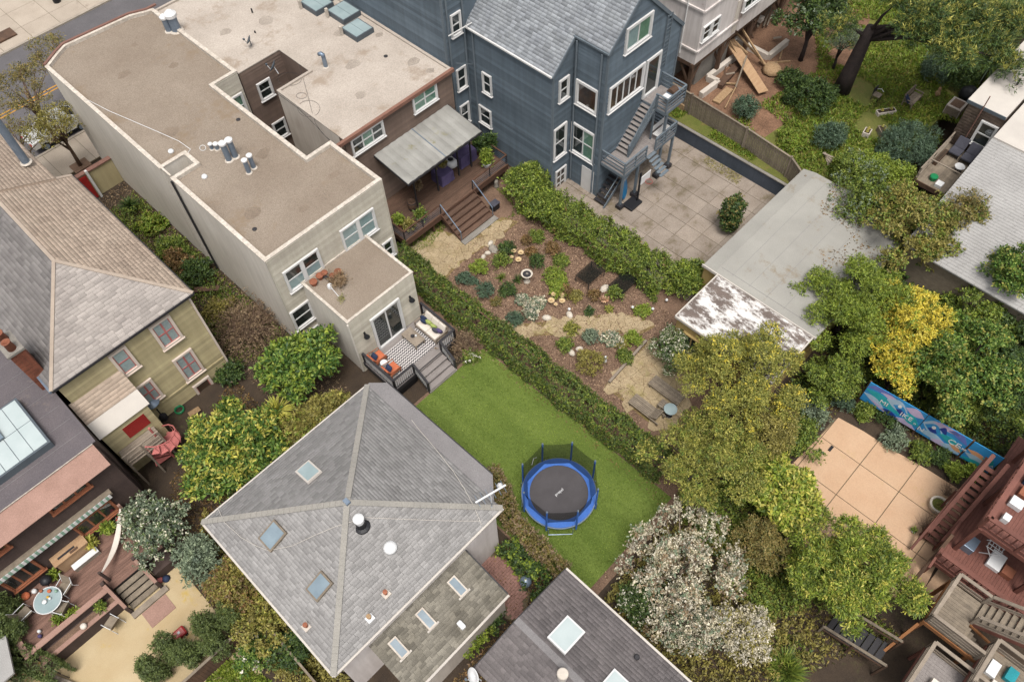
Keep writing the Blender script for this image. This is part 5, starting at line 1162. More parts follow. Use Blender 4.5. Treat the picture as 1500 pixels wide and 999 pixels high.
# lower extension with three small skylights
MB().prism([(.95,7.75),(6.3,7.75),(6.3,10.2),(.95,10.2)],0,3.15,caps=False).build('extension_wall','cream_wall',HC)
E0=[Vector((.8,7.6,3.2)),Vector((6.42,7.6,3.2)),Vector((6.42,10.25,3.75)),Vector((.8,10.25,3.75))]
shingles(HC,E0,'moss_shingle',(1,0,0),.3,.15,seed=40,base='moss_shingle',name='extension_shingles')
bar(HC,'extension_gutter',E0[0]-Vector((0,.05,.05)),E0[1]-Vector((0,.05,.05)),.1,.1,'white_membrane'); bar(HC,'verge',E0[1],E0[2],.06,.06,'charcoal_metal')
NP['e']=roof_plane(E0[:3]); z5b=lambda x,y:(500+x*.26667,760+y*.26667)
for q in ([(577,345),(620,305),(697,395),(660,432)],[(402,525),(440,483),(527,570),(490,612)],[(255,685),(290,643),(375,725),(337,773)]):
    c=[on('e',*z5b(*p),.12) for p in q]; p0,n=NP['e']; ctr=sum(c,Vector())/4; u=Vector((1,0,0)); v=n.cross(u)
    hu=max(abs((p-ctr).dot(u)) for p in c)*.95; hv=max(abs((p-ctr).dot(v)) for p in c)*.95; ctr-=n*.12
    s=skylight(HC,[ctr-u*hu-v*hv,ctr+u*hu-v*hv,ctr+u*hu+v*hv,ctr-u*hu+v*hv],.14,'cream_wall','blue_glass_base',.07)
    bar(s,'lead_flashing',ctr+u*(hu+.1)-v*hv+n*.03,ctr-u*(hu+.1)-v*hv+n*.03,.09,.03,'white_membrane')
g=on('e',*z5b(660,585)); MB().box(g.x-.12,g.x+.12,g.y-.2,g.y+.2,g.z-.05,g.z+.22).build('roof_vent','white_plastic',HC,bevel=.06)
# ------------------------------------------------------------------ house with mauve roof at the bottom edge
HD=thing('mauve_house','house with mauve shingle gable roof and white skylights at bottom edge','house',(6,1,0))
mx0,mx1,my0,my1,mz,mr=3.15,8.62,-8,6.28,4.5,4.85; mxr=5.6
MB().prism([(mx0+.25,my0),(mx1-.25,my0),(mx1-.25,my1-.25),(mx0+.25,my1-.25)],0,mz-.02,caps=False).build('wall','white_stucco',HD)
MB().add([(mx0+.25,my1-.26,mz-.05),(mx1-.25,my1-.26,mz-.05),(mxr,my1-.26,mr-.05)],[(0,1,2)]).build('gable','white_stucco',HD)
shingles(HD,[(mx0,my0,mz),(mxr,my0,mr),(mxr,my1,mr),(mx0,my1,mz)],'mauve_shingle',(0,1,0),.3,.16,seed=50,base='mauve_shingle')
shingles(HD,[(mxr,my0,mr),(mx1,my0,mz),(mx1,my1,mz),(mxr,my1,mr)],'mauve_shingle',(0,1,0),.3,.16,seed=51,base='mauve_shingle')
for i in range(42): bar(HD,'ridge_shingle',(mxr,my1-i*.3,mr+.04),(mxr,my1-i*.3-.33,mr+.025),.3,.02,'strip_roof')
bar(HD,'gutter',(mx1+.05,my0,mz-.05),(mx1+.05,my1,mz-.05),.1,.1,'white_membrane'); bar(HD,'barge_board',(mx1,my1+.02,mz-.05),(mxr,my1+.02,mr-.05),.04,.14,'charcoal_metal'); bar(HD,'barge_board',(mx0,my1+.02,mz-.05),(mxr,my1+.02,mr-.05),.04,.14,'charcoal_metal')
NP['m']=roof_plane([(mxr,my0,mr),(mx1,my0,mz),(mx1,my1,mz)]); NP['ml']=roof_plane([(mxr,my0,mr),(mx0,my0,mz),(mx0,my1,mz)])
zb=lambda x,y:(660+x*.22667,780+y*.22667)
for q in ([(750,530),(880,640),(735,790),(625,675)],[(1060,880),(1190,990),(1045,1140),(935,1020)]):
    c=[on('m',*zb(*p),.12) for p in q]; p0,n=NP['m']; ctr=sum(c,Vector())/4; v=Vector((0,1,0)); u=v.cross(n).normalized()
    hu=max(abs((p-ctr).dot(u)) for p in c)*.93; hv=max(abs((p-ctr).dot(v)) for p in c)*.93; ctr-=n*.12
    skylight(HD,[ctr-u*hu-v*hv,ctr+u*hu-v*hv,ctr+u*hu+v*hv,ctr-u*hu+v*hv],.15,'white_paint','white_glass_base',.07)
g=on('m',*zb(722,930)); o=MB().lathe((g.x,g.y,g.z-.1),[(.2,0),(.2,.55)],16).build('flue','white_membrane',HD); MB().lathe((g.x,g.y,g.z+.45),[(.2,0),(.23,.04),(.23,.16),(.2,.2),(.03,.22)],16).build('flue_cap','cream_wall',o)
g=on('m',*zb(1203,805)); MB().lathe((g.x,g.y,g.z-.03),[(.12,0),(.12,.1),(.08,.14),(.02,.14)],12).build('pipe_vent','charcoal_metal',HD)
g=P(*zb(190,830),3.4); dish('satellite_dish','white satellite dish at eave of mauve roof',Vector((3.1,5.9,3.6)),Vector((2.95,6.0,4.7)),.36,(-.75,.3,.6))
# chimney-like party wall at left of the mauve house
t=thing('block_wall','short pale block wall below eave of mauve roof','wall',(2.6,4.6,0))
for i in range(5): bx(t,'block',2.45,2.85,3.2+i*.42,3.6+i*.42,3.0,3.4,'cream_wall')
bx(t,'wall_body',2.45,2.85,3.2,5.3,0,2.99,'cream_wall')
# ------------------------------------------------------------------ red timber decks, lower right
RD=thing('red_deck','dark red two level timber decks with long stair, lower right','deck',(24,-8,0))
ux0,ux1,uy0,uy1,uz=22.5,30,-14,-5.5,4.2
y=uy1-.14
while y>-12: bx(RD,'plank',ux0,ux1,y,y+.135,uz-.04,uz+random.uniform(-.002,.002),'redwood'); y-=.142
x0_,x1_,ly1,lz=21.3,30,-5.16,1.55
y=ly1-.14
while y>-12: bx(RD,'plank',x0_,x1_,y,y+.135,lz-.04,lz,'redwood'); y-=.142
for (a,b,z) in (((ux0,uy1),(ux1,uy1),uz),((ux0,uy1),(ux0,-12),uz),((x0_,ly1),(x0_,-12),lz)):
    A,B=Vector((a[0],a[1],z)),Vector((b[0],b[1],z)); up=Vector((0,0,1)); n=5
    bar(RD,'rim_beam',A-up*.16,B-up*.16,.08,.26,'redwood'); bar(RD,'top_rail',A+up*1.0,B+up*1.0,.24,.05,'redwood'); bar(RD,'rail',A+up*.2,B+up*.2,.06,.1,'redwood')
    for i in range(n): q=A.lerp(B,i/(n-1)); bar(RD,'post',q,q+up*1.0,.11,.11,'redwood')
    L=(B-A).length; k=int(L/.32)
    for i in range(1,k): q=A.lerp(B,i/k); bar(RD,'baluster',q+up*.2,q+up*.98,.05,.05,'redwood')
for (x,y,z) in ((x0_+.1,ly1-.1,lz),(ux0,uy1-.1,uz),(25.5,uy1-.1,uz),(28.5,uy1-.1,uz),(x0_+.1,-8.5,lz),(ux0,-8.5,uz),(ux0,-11,uz)): bar(RD,'column',(x,y,0),(x,y,z-.05),.18,.18,'redwood')
# long stair along the deck front, from the terrace up to the right
def flight(par,xa,za,xb,zb_,ya,yb,n,mt,rail=True):
    for i in range(n):
        t0,t1=i/n,(i+1)/n; bx(par,'tread',xa+(xb-xa)*t0,xa+(xb-xa)*t1,yb+.06,ya-.06,za+(zb_-za)*t1-.05,za+(zb_-za)*t1,mt)
    for y in (ya,yb):
        bar(par,'stringer',(xa-.1,y,za-.08),(xb,y,zb_-.06),.06,.3,mt)
        if rail:
            bar(par,'hand_rail',(xa,y,za+.95),(xb,y,zb_+.95),.18,.05,mt); bar(par,'rail',(xa,y,za+.5),(xb,y,zb_+.5),.05,.1,mt)
            for i in range(5): q=i/4; bar(par,'post',(xa+(xb-xa)*q,y,za+(zb_-za)*q-.1),(xa+(xb-xa)*q,y,za+(zb_-za)*q+.93),.1,.1,mt)
flight(RD,22.7,.15,26.1,3.3,-4.4,-5.1,14,'redwood')
bar(RD,'long_beam',(20.6,-5.12,1.9),(26.4,-5.12,1.9),.1,.22,'redwood'); bar(RD,'long_beam',(21.8,-4.3,.3),(26.2,-4.3,3.7),.1,.24,'redwood'); bar(RD,'diagonal_brace',(19.6,-5.1,.1),(22.5,-5.1,2.4),.14,.2,'old_timber')
for x in (22.9,24.6): bar(RD,'bracket',(x,-4.3,.0),(x+.5,-4.3,1.6),.1,.12,'redwood')
# things kept on the decks
def crate(name,label,x,y,z,w,d,h,mt,cat='box'):
    o=MB().box(x-w/2,x+w/2,y-d/2,y+d/2,z,z+h).build(name,mt,bevel=.02); return tag(o,label,cat)
z2d=lambda x,y:(1340+x*.2,640+y*.2)
for (px_,py_,w,d,h,m_,lb) in ((735,400,.55,.35,.3,'terracotta','orange red planter box at rail of the upper red deck'),(680,480,.5,.55,.3,'white_plastic','white storage box on the upper red deck near its corner'),(600,590,.35,.3,.35,'white_plastic','small white bundle on corner of the upper red deck'),(770,310,.5,.3,.45,'navy','dark blue bin on upper red deck by the far rail')):
    g=P(*z2d(px_,py_),uz+.2); crate('storage_box',lb,g.x+.25,g.y-.3,uz,w,d,h,m_)
for (px_,py_,w,d,h,m_,lb) in ((400,790,.7,.5,.5,'galvanised','folded grey metal chair on the lower red deck'),(600,905,.9,.6,.25,'white_plastic','crumpled white sheet on the lower red deck'),(680,990,.5,.5,.35,'terracotta','orange pot box on the lower red deck'),(640,700,.5,.4,.4,'white_plastic','white box seen through the red balusters of the lower deck'),(760,760,.6,.4,.4,'white_plastic','white box at right edge under the upper red deck')):
    g=P(*z2d(px_,py_),lz+.2); crate('storage_box',lb,g.x,g.y,lz,w,d,h,m_)
g=P(*z2d(545,830),lz); t=thing('drying_rack','white wire drying rack on the lower red deck','rack',(g.x,g.y,lz))
for i in range(5): bar(t,'wire',(g.x-.4,g.y-.3+i*.15,lz+.8),(g.x+.4,g.y-.3+i*.15,lz+.8),.025,.025,'white_plastic'); bar(t,'wire',(g.x-.4+i*.2,g.y-.35,lz+.8),(g.x-.4+i*.2,g.y+.35,lz+.8),.025,.025,'white_plastic')
for s in (-.4,.4): bar(t,'leg',(g.x+s,g.y-.3,lz),(g.x+s,g.y+.3,lz+.8),.03,.03,'white_plastic'); bar(t,'leg',(g.x+s,g.y+.3,lz),(g.x+s,g.y-.3,lz+.8),.03,.03,'white_plastic')
# ------------------------------------------------------------------ pale timber stair tower
ST=thing('stair_tower','weathered pale timber stair tower with orange beams beside red decks','stairs',(19.3,-7,0))
tx0_,tx1_,ty1_,ty0_,tz_=18.1,20.45,-6.05,-8.1,2.5
for i in range(15): bx(ST,'plank',tx0_+i*.155,tx0_+i*.155+.147,-7.5,ty1_,tz_-.04,tz_,'weathered')
def boards(par,a,b,z,mt,h=.95,n=4,posts=True,z2=None):
    z2=z if z2 is None else z2
    for k in range(n): bar(par,'rail_board',(a[0],a[1],z+.12+k*.22),(b[0],b[1],z2+.12+k*.22),.03,.12,mt)
    bar(par,'cap_rail',(a[0],a[1],z+h),(b[0],b[1],z2+h),.15,.05,mt)
    for p,zz in ((a,z),(b,z2)): bar(par,'post',(p[0],p[1],zz-.3),(p[0],p[1],zz+h-.03),.1,.1,mt)
boards(ST,(tx0_,ty1_),(tx1_,ty1_),tz_,'pale_timber'); boards(ST,(tx0_,ty1_),(tx0_,ty0_-.2),tz_,'pale_timber'); boards(ST,(tx1_,ty1_),(tx1_,-7.45),tz_,'pale_timber',n=2)
for (x,y) in ((tx0_,ty1_),(tx1_,ty1_),(tx0_,ty0_),(tx1_,ty0_)): bar(ST,'column',(x,y,0),(x,y,tz_),.14,.14,'orange_timber')
bar(ST,'beam',(tx0_-.03,ty1_+.02,tz_-.15),(tx1_,ty1_+.02,tz_-.15),.06,.24,'orange_timber'); bar(ST,'beam',(tx0_-.05,ty1_,tz_-.15),(tx0_-.05,ty0_-.3,tz_-.15),.06,.24,'orange_timber')
bar(ST,'slanted_beam',(tx0_,ty1_+.05,1.9),(16.2,-5.6,.6),.12,.26,'orange_timber')
# upper flight toward -Y, dropping away on the far side
for i in range(11):
    y=-7.5-.24*i; z=tz_+.17*(i+1); bx(ST,'tread',19.35,tx1_,y-.25,y,z-.05,z,'weathered')
for x in (19.32,tx1_+.03): 
    bar(ST,'stringer',(x,-7.5,tz_-.05),(x,-10.2,tz_+1.85),.05,.26,'redwood'); boards(ST,(x,-7.5),(x,-10.2),tz_,'pale_timber',n=2,z2=tz_+1.88)
for i in range(9):
    y=-7.45-.23*i; z=tz_-.24*(i+1); bx(ST,'tread',18.25,19.25,y-.24,y,z-.05,z,'weathered')
bar(ST,'landing_brace',(19.25,-7.5,tz_),(20.0,-9.6,.6),.1,.1,'orange_timber')
# two lower decks at the bottom corner
def low_deck(name,label,x0,x1,y0,y1,z,fl,sheet_=None):
    t=thing(name,label,'deck',((x0+x1)/2,(y0+y1)/2,0)); k=x0
    while k<x1-.05: bx(t,'plank',k,min(k+.15,x1),y0,y1,z-.04,z,fl); k+=.157
    boards(t,(x0,y1),(x1,y1),z,'pale_timber'); boards(t,(x0,y1),(x0,y0),z,'pale_timber'); boards(t,(x1,y1),(x1,y0),z,'pale_timber',n=2)
    for x in (x0,x1): bar(t,'column',(x,y1-.05,0),(x,y1-.05,z),.13,.13,'redwood')
    bar(t,'beam',(x0,y1+.04,z-.15),(x1,y1+.04,z-.15),.05,.22,'redwood'); return t
low_deck('lower_deck','low greyish deck with pale board rails at bottom right corner',15.1,17.35,-10,-6.72,2.05,'stair_grey')
low_deck('lower_deck','cluttered small deck with pale rails in bottom right corner',16.75,18.95,-11.5,-8.45,2.6,'weathered')
crate('laundry_bundle','white folded laundry on cluttered corner deck',18.1,-8.95,2.6,.7,.4,.25,'white_plastic','laundry'); crate('laundry_bundle','lilac folded laundry on cluttered corner deck',17.5,-9.4,2.6,.5,.5,.2,'cream_fabric','laundry'); crate('laundry_bundle','teal towel heap on cluttered corner deck',18.35,-9.6,2.6,.6,.4,.3,'teal','towel')
crate('pale_bag','pale bag on low greyish corner deck',16.0,-7.7,2.05,.6,.5,.35,'cream_fabric','bag')
# dark ground stair
GS=thing('garden_stair','dark worn wooden garden stair with pale handrails by shrubs','stairs',(16.2,-4.5,0))
for i in range(8):
    y=-3.35-.3*i; z=.1+.12*i; bx(GS,'tread',15.75,16.85,y-.28,y,z-.05,z,'charcoal_metal')
for x in (15.6,16.95):
    bar(GS,'hand_rail',(x,-3.2,.85),(x,-5.9,1.85),.12,.05,'weathered'); bar(GS,'rail',(x,-3.2,.45),(x,-5.9,1.45),.05,.1,'old_timber')
    for k in (0,.5,1): bar(GS,'post',(x,-3.2-2.7*k,0),(x,-3.2-2.7*k,.83+k),.09,.09,'pale_timber' if k==0 else 'old_timber')
# ------------------------------------------------------------------ painted mural fence
MU=thing('mural_fence','blue painted mural fence panels with white lettering above the terrace','mural',(27.6,-1.7,.7))
for n_,c in (('mural_blue',(58,158,224)),('mural_teal',(50,184,194)),('mural_navy',(44,72,160)),('mural_pale',(184,216,240)),('mural_lilac',(214,198,234)),('mural_peach',(240,178,132)),('mural_white',(250,252,252)),('mural_violet',(112,132,212))): mat(n_,c,tuple(int(v*.93) for v in c),scale=2,bump=.03,rough=.6,fine_amt=.06)
ma,mb_=P(1275.5,560,2.15),P(1471,672,2.15); ma.z=mb_.z=.45; md=(mb_-ma); mL=md.length; mu=md.normalized(); mn=Vector((mu.y,-mu.x,0)); 
if mn.x>0: mn=-mn
def mpt(s,t,d): return ma+mu*(s*mL)+Vector((0,0,t*1.7))+mn*d
segs=((0,.445),(.45,.775),(.79,1.0)); offs=(0,.0,.05)
for k,(s0,s1) in enumerate(segs):
    q=[mpt(s0,0,0),mpt(s1,0,0),mpt(s1,1,0),mpt(s0,1,0)]; b_=[p-mn*.04 for p in q]; f_=[p+mn*.0 for p in q]
    pn=MB().add(f_+b_,[(0,1,2,3),(7,6,5,4),(0,4,5,1),(1,5,6,2),(2,6,7,3),(3,7,4,0)]).build('mural_panel','mural_blue',MU)
    def blob(pts,mt,d,name='painted_shape'):
        pts=[(min(max(a,s0+.002),s1-.002),min(max(b,.01),.99)) for a,b in pts]
        f=[mpt(a,b,d) for a,b in pts]; n=len(f); MB().add(f+[p-mn*(d-.001) for p in f],[tuple(range(n))]+[(i,n+i,n+(i+1)%n,(i+1)%n) for i in range(n)]).build(name,mt,pn)
    def wave(s_a,s_b,t_a,t_b,th,mt,d,amp=.12,ph=0.):
        n=14; up_=[];lo_=[]
        for i in range(n+1):
            u=i/n; s=s_a+(s_b-s_a)*u; t=t_a+(t_b-t_a)*u+amp*math.sin(u*3.6+ph); w_=th*math.sin(math.pi*min(max(u,.04),.96))
            up_.append((s,t+w_)); lo_.append((s,t-w_))
        blob(up_+lo_[::-1],mt,d)
    if k==0:
        wave(.0,.2,.75,.95,.16,'mural_violet',.003); wave(.0,.3,.62,.3,.2,'mural_teal',.004,.05); wave(.0,.2,.4,.1,.14,'mural_pale',.006,.05); wave(.05,.22,.28,.02,.06,'mural_lilac',.008,.02); wave(.1,.32,.75,.75,.12,'mural_lilac',.004,.08,1); wave(.16,.34,.68,.55,.24,'mural_pale',.007,.06)
        wave(.22,.34,.6,.45,.17,'mural_blue',.009,.05); wave(.25,.33,.48,.4,.1,'mural_navy',.011,.03); wave(.16,.3,.12,.1,.1,'mural_navy',.006,.04); wave(.3,.445,.78,.75,.18,'mural_lilac',.005,.03); wave(.3,.445,.42,.3,.22,'mural_teal',.008,.04); wave(.28,.445,.1,.0,.2,'mural_lilac',.006,.02)
        blob([(.262+.014*math.cos(a),.68+.075*math.sin(a)) for a in np.linspace(0,6.28,14)[:-1]],'mural_white',.013)
    elif k==1:
        wave(.45,.6,.6,.55,.32,'mural_pale',.004,.05); wave(.47,.6,.55,.5,.22,'mural_blue',.006,.05); wave(.5,.57,.48,.45,.12,'mural_navy',.008,.02); wave(.56,.63,.68,.6,.13,'mural_navy',.008); wave(.5,.7,.85,.9,.14,'mural_lilac',.005,.05); wave(.45,.66,.15,.2,.14,'mural_pale',.007,.06); wave(.58,.775,.5,.3,.16,'mural_teal',.009,.06); wave(.62,.775,.85,.7,.16,'mural_violet',.005); wave(.56,.68,.06,.12,.14,'mural_lilac',.01,.02); wave(.63,.775,.12,.1,.15,'mural_pale',.011,.04); wave(.68,.775,.32,.2,.12,'mural_peach',.012,.03)
        blob([(.53+.014*math.cos(a),.62+.08*math.sin(a)) for a in np.linspace(0,6.28,14)[:-1]],'mural_white',.013)
    else:
        wave(.79,1.0,.55,.2,.16,'mural_peach',.004,.06); wave(.79,1.0,.35,.1,.16,'mural_pale',.006,.04); wave(.79,1.0,.08,.1,.12,'mural_teal',.008,.03); wave(.9,1.0,.5,.4,.15,'mural_teal',.009)
    words={0:(('MI',.125,.4,.3),('IKE',.29,.36,.32),('" N',.402,.2,.3)),1:(('CE',.655,.4,.36),('APP',.735,.42,.16)),2:(('BLA',.93,.4,.18),)}[k]
    for txt,s,t,sz in words:
        cu=bpy.data.curves.new('lettering','FONT'); cu.body=txt; cu.size=sz*1.5; cu.extrude=.004
        tmp=bpy.data.objects.new('lettering',cu); link(tmp); dg=bpy.context.evaluated_depsgraph_get(); me=bpy.data.meshes.new_from_object(tmp.evaluated_get(dg)); bpy.data.objects.remove(tmp)
        me.materials.clear(); me.materials.append(M['mural_white']); o=link(bpy.data.objects.new('lettering',me)); o.parent=pn
        mm=Matrix((mu,Vector((0,0,1)),mn)).transposed().to_4x4(); mm.translation=mpt(s,t-.05,.018)-ORG[MU.name]; o.matrix_basis=mm
for s in (.0,.22,.447,.62,.782,1.0): p=mpt(s,0,-.1); bar(MU,'fence_post',(p.x,p.y,0),(p.x,p.y,2.12),.1,.1,'old_timber')
# ------------------------------------------------------------------ foliage
def unitv(a): return a/np.maximum(1e-6, np.linalg.norm(a, axis=1, keepdims=True))
def leaf_quads(base, d, ln, wd, rng, fold=.18, face=None):
    n = len(base); r = rng.normal(size=(n,3)) if face is None else unitv(face+rng.normal(size=(n,3))*.45)
    side = unitv(np.cross(d, r)); nor = np.cross(side, d); nor *= np.sign(nor[:,2:3]+1e-9)
    k_ = rng.uniform(.5,1.45,(n,1)); ln = ln*k_; wd = wd*k_*rng.uniform(.8,1.2,(n,1))
    mid = base+d*ln*.5+nor*ln*fold*.5
    V = np.stack([base, mid+side*wd*.5, base+d*ln-nor*ln*fold*.3, mid-side*wd*.5], 1).reshape(-1,3)
    F = np.arange(n*4).reshape(-1,4); return V, F
def sprigs(pos, sdir, per, L, ln, wd, rng, spread=.9):
    n = len(pos); t = np.tile(np.linspace(.15,1,per), n)[:,None]; p = np.repeat(pos, per, 0); s = np.repeat(sdir, per, 0)
    b = p+s*t*L+rng.normal(size=(n*per,3))*L*.12
    d = unitv(s*.6+rng.normal(size=(n*per,3))*spread); return leaf_quads(b, d, ln, wd, rng, face=s+np.array([0,0,.7]))
def clump_points(cl, n, rng, zmin=-.45, inner=.6):
    cl = np.asarray(cl, float); w = cl[:,3]*cl[:,4]+cl[:,3]*cl[:,5]; k = rng.choice(len(cl), n, p=w/w.sum())
    d = unitv(rng.normal(size=(n*3,3))); d = d[d[:,2] > zmin][:n]
    while len(d) < n: e = unitv(rng.normal(size=(n,3))); d = np.vstack([d, e[e[:,2] > zmin]])[:n]
    r = rng.uniform(inner**3, 1.0, (n,1))**(1/3)*rng.uniform(.88,1.1,(n,1))
    r = np.where(rng.random((n,1)) < .07, r*rng.uniform(1.1,1.55,(n,1)), r)
    pos = cl[k,:3]+d*cl[k,3:6]*r; out = unitv(d/cl[k,3:6]*cl[k,3:4]); return pos, out
def make_clumps(c, rx, ry, rz, n, rng, size=.42, zlo=-.5, dome=False):
    """uneven crown: a few lobes pushed off centre, each covered with smaller clumps"""
    cl = []; nl = max(3, min(7, n//3)); per = max(4, int(n*2.0/nl)); a0 = rng.uniform(0,6.28); lobes = [(0,0,.28,.56)]
    for i in range(nl):
        a = a0+i*6.283/nl+rng.uniform(-.35,.35); d = rng.uniform(.38,.68); lobes.append((d*math.cos(a), d*math.sin(a), rng.uniform(zlo*.7,.22), rng.uniform(.34,.56)))
    per = max(5, int(n*1.5/nl))
    if dome: lobes = [(0,0,0,.74)]; per = int(n*2.2); size *= .62
    for lx, ly, lz, R_ in lobes:
        a1 = rng.uniform(0,6.28)
        for k in range(per):
            t = (k+.5)/per; z = 1-(1-zlo)*t; a = a1+k*2.39996+rng.uniform(-.3,.3); q = math.sqrt(max(0,1-z*z)); g = R_*rng.uniform(.68,1.08); s = size*.92*R_*rng.uniform(.75,1.25)
            cl.append((c[0]+rx*(lx+q*math.cos(a)*g), c[1]+ry*(ly+q*math.sin(a)*g), c[2]+rz*(lz+z*g), rx*s, ry*s, rz*s))
    return cl
def plant(name, label, cat, x, y, zc, rx, ry, rz, mt, n=1200, per=9, L=.22, ln=.13, wd=.07, clumps=12, size=.42, trunk=.1, z0=0., seed=None, bark='bark', group=None, extra=None, zlo=-.5, spread=.9, lean=(0,0), limb=True, inner=.55, zmin=-.2, dome=False):
    """a tree or shrub: tapered trunk with limbs, crown of single leaves in sprigs"""
    rng = np.random.default_rng(seed if seed is not None else int(abs(x*733+y*379)*10) % 99991); n = int(n*.84); ln *= .86; wd *= .9; L *= .95
    t = thing(name, label, cat, (x+lean[0], y+lean[1], z0), group)
    cl = make_clumps((x,y,zc), rx, ry, rz, clumps, rng, size, zlo, dome)
    if trunk:
        top = Vector((x,y,zc)); b = Vector((x+lean[0],y+lean[1],z0-.05)); mb = MB(); pts = [b.lerp(top,k)+Vector((rng.uniform(-.06,.06),rng.uniform(-.06,.06),0))*(k>0) for k in (0,.25,.5,.75,1)]
        mb.tube(pts, [trunk*1.25,trunk,trunk*.85,trunk*.7,trunk*.45], 8)
        if limb:
            for c in cl[::max(1,len(cl)//12)]:
                s = b.lerp(top, rng.uniform(.35,.8)); e = Vector(c[:3]); m = s.lerp(e,.5)+Vector((0,0,.12*(e-s).length)); mb.tube([s,m,e],[trunk*.5,trunk*.32,trunk*.14],6)
        mb.build('trunk', bark, t, smooth=True)
        if limb and trunk >= .08:
            tw = MB(); rr = random.Random(int(n+x*10))
            for c in cl:
                for q in range(6 if bark == 'pale_bark' else 2):
                    d = Vector((rr.uniform(-1,1), rr.uniform(-1,1), rr.uniform(-.2,1))).normalized(); e0 = Vector(c[:3]); e1 = e0+Vector((d.x*c[3], d.y*c[4], d.z*c[5]))*rr.uniform(.9,1.5); tw.tube([e0, e0.lerp(e1,.6)+Vector((rr.uniform(-.05,.05),rr.uniform(-.05,.05),.03)), e1], [.016,.01,.004], 3, cap=False)
            tw.build('twigs', bark, t)['kind'] = 'stuff'
    V, F = [], []; k = 0
    for mtt, frac in ((mt,1.0),):
        pos, out = clump_points(cl, n, rng, inner=inner, zmin=zmin); sd = unitv(out+rng.normal(size=out.shape)*.5+np.array([0,0,.25]))
        v, f = sprigs(pos, sd, per, L, ln, wd, rng, spread); np_mesh('crown', v, f, mt, t)
    for m2, n2 in ([] if not extra else extra if isinstance(extra, list) else [extra]):
        pos, out = clump_points(cl, n2, rng, inner=.85, zmin=-.1); sd = unitv(out+rng.normal(size=out.shape)*.4+np.array([0,0,.4])); v, f = sprigs(pos+out*.05, sd, per, L, ln, wd, rng, spread); np_mesh('young_foliage' if m2 != 'flower_white' else 'blossom', v, f, m2, t)
    return t
def hedge(name, label, cat, path, w, h, mt, dens=60, per=8, L=.2, ln=.1, wd=.06, seed=5, bump=.12, z0=0., group=None, extra=None):
    rng = np.random.default_rng(seed); a = np.array(path, float); t = thing(name, label, cat, (a[:,0].mean(), a[:,1].mean(), z0), group)
    P_, O_ = [], []; 
    stems = MB()
    for p, q in zip(a, a[1:]):
        L_ = np.linalg.norm(q-p); u = (q-p)/L_; nn = np.array([-u[1],u[0]]); n = int(L_*(w+2*h)*dens)
        s = rng.uniform(0,1,n); side = rng.choice(3, n, p=np.array([w,h,h])/(w+2*h)); lat = rng.uniform(-.5,.5,n); up = rng.uniform(.04,1,n)
        keep = np.sin(s*L_*1.9+p[1])+np.sin(s*L_*.8+p[0]*3)+rng.normal(size=n)*.9 > -2.7; s, side, lat, up = s[keep], side[keep], lat[keep], up[keep]; n = len(s)
        wob = 1+bump*np.sin(s*L_*2.1+p[0])+bump*.7*np.sin(s*L_*5.3+1.7)+rng.normal(size=n)*.04
        off = np.where(side==0, lat, np.where(side==1, .5, -.5))*w*wob; z = np.where(side==0, 1.0, up)*h*(1+bump*.5*np.sin(s*L_*3.1+.6)+rng.normal(size=n)*.03)
        rnd_ = np.where(side==0, 1-.35*np.abs(lat*2)**4, 1); z = z*rnd_
        xy = p+np.outer(s*L_,u)+np.outer(off,nn); P_.append(np.column_stack([xy, z0+z]))
        o = np.where((side==0)[:,None], np.array([0,0,1.]), np.column_stack([nn[0]*np.sign(off), nn[1]*np.sign(off), np.full(n,.35)])); O_.append(o)
        for k in range(int(L_/.45)):
            c = p+(q-p)*(k+.5)/max(1,int(L_/.45)); stems.tube([(c[0],c[1],z0-.03),(c[0]+rng.uniform(-.15,.15),c[1]+rng.uniform(-.15,.15),z0+h*.8)],[.03,.012],5)
    pos, out = np.vstack(P_), np.vstack(O_); sd = unitv(out+rng.normal(size=out.shape)*.55); v, f = sprigs(pos-sd*L*.5, sd, per, L, ln, wd, rng); np_mesh('foliage', v, f, mt, t)
    stems.build('stems', 'bark', t)['kind'] = 'stuff'
    k = rng.random(len(pos)) < .015; v, f = sprigs(pos[k], sd[k], per, L, ln, wd, rng); np_mesh('dry_leaves', v, f, 'leaf_brown', t)
    if extra:
        m2, fr = extra; k = rng.random(len(pos)) < fr; v, f = sprigs(pos[k], sd[k], per, L, ln, wd, rng); np_mesh('young_foliage', v, f, m2, t)
    return t
def rosette(name, label, cat, x, y, z, n, L, wd, mt, seed=1, rise=(.1,1.3), group=None, stem=0, curve=.5, crowns=1):
    rng = np.random.default_rng(seed); t = thing(name, label, cat, (x,y,z), group); V, F = [], []
    for c in range(crowns):
        ox, oy = (rng.uniform(-.3,.3,2)*L if crowns > 1 else (0,0))
        for i in range(n):
            a = rng.uniform(0,6.283); el = rng.uniform(*rise); l = L*rng.uniform(.75,1.1); d = np.array([math.cos(a)*math.cos(el), math.sin(a)*math.cos(el), math.sin(el)]); s = np.array([-math.sin(a), math.cos(a), 0])
            p = np.array([x+ox,y+oy,z+stem]); k = len(V); 
            for j, (tt, w_) in enumerate(((0,.7),(.35,1),(.7,.7),(1,.06))):
                q = p+d*l*tt-np.array([0,0,curve*l*tt*tt*(1-el/1.6)*.6]); V += [q-s*wd*w_/2, q+s*wd*w_/2]
            F += [(k,k+1,k+3,k+2),(k+2,k+3,k+5,k+4),(k+4,k+5,k+7,k+6)]
    np_mesh('leaves', np.array(V), np.array(F), mt, t)
    if stem: MB().tube([(x,y,z-.05),(x,y,z+stem)],[.09,.07],7).build('stem','bark',t)
    return t
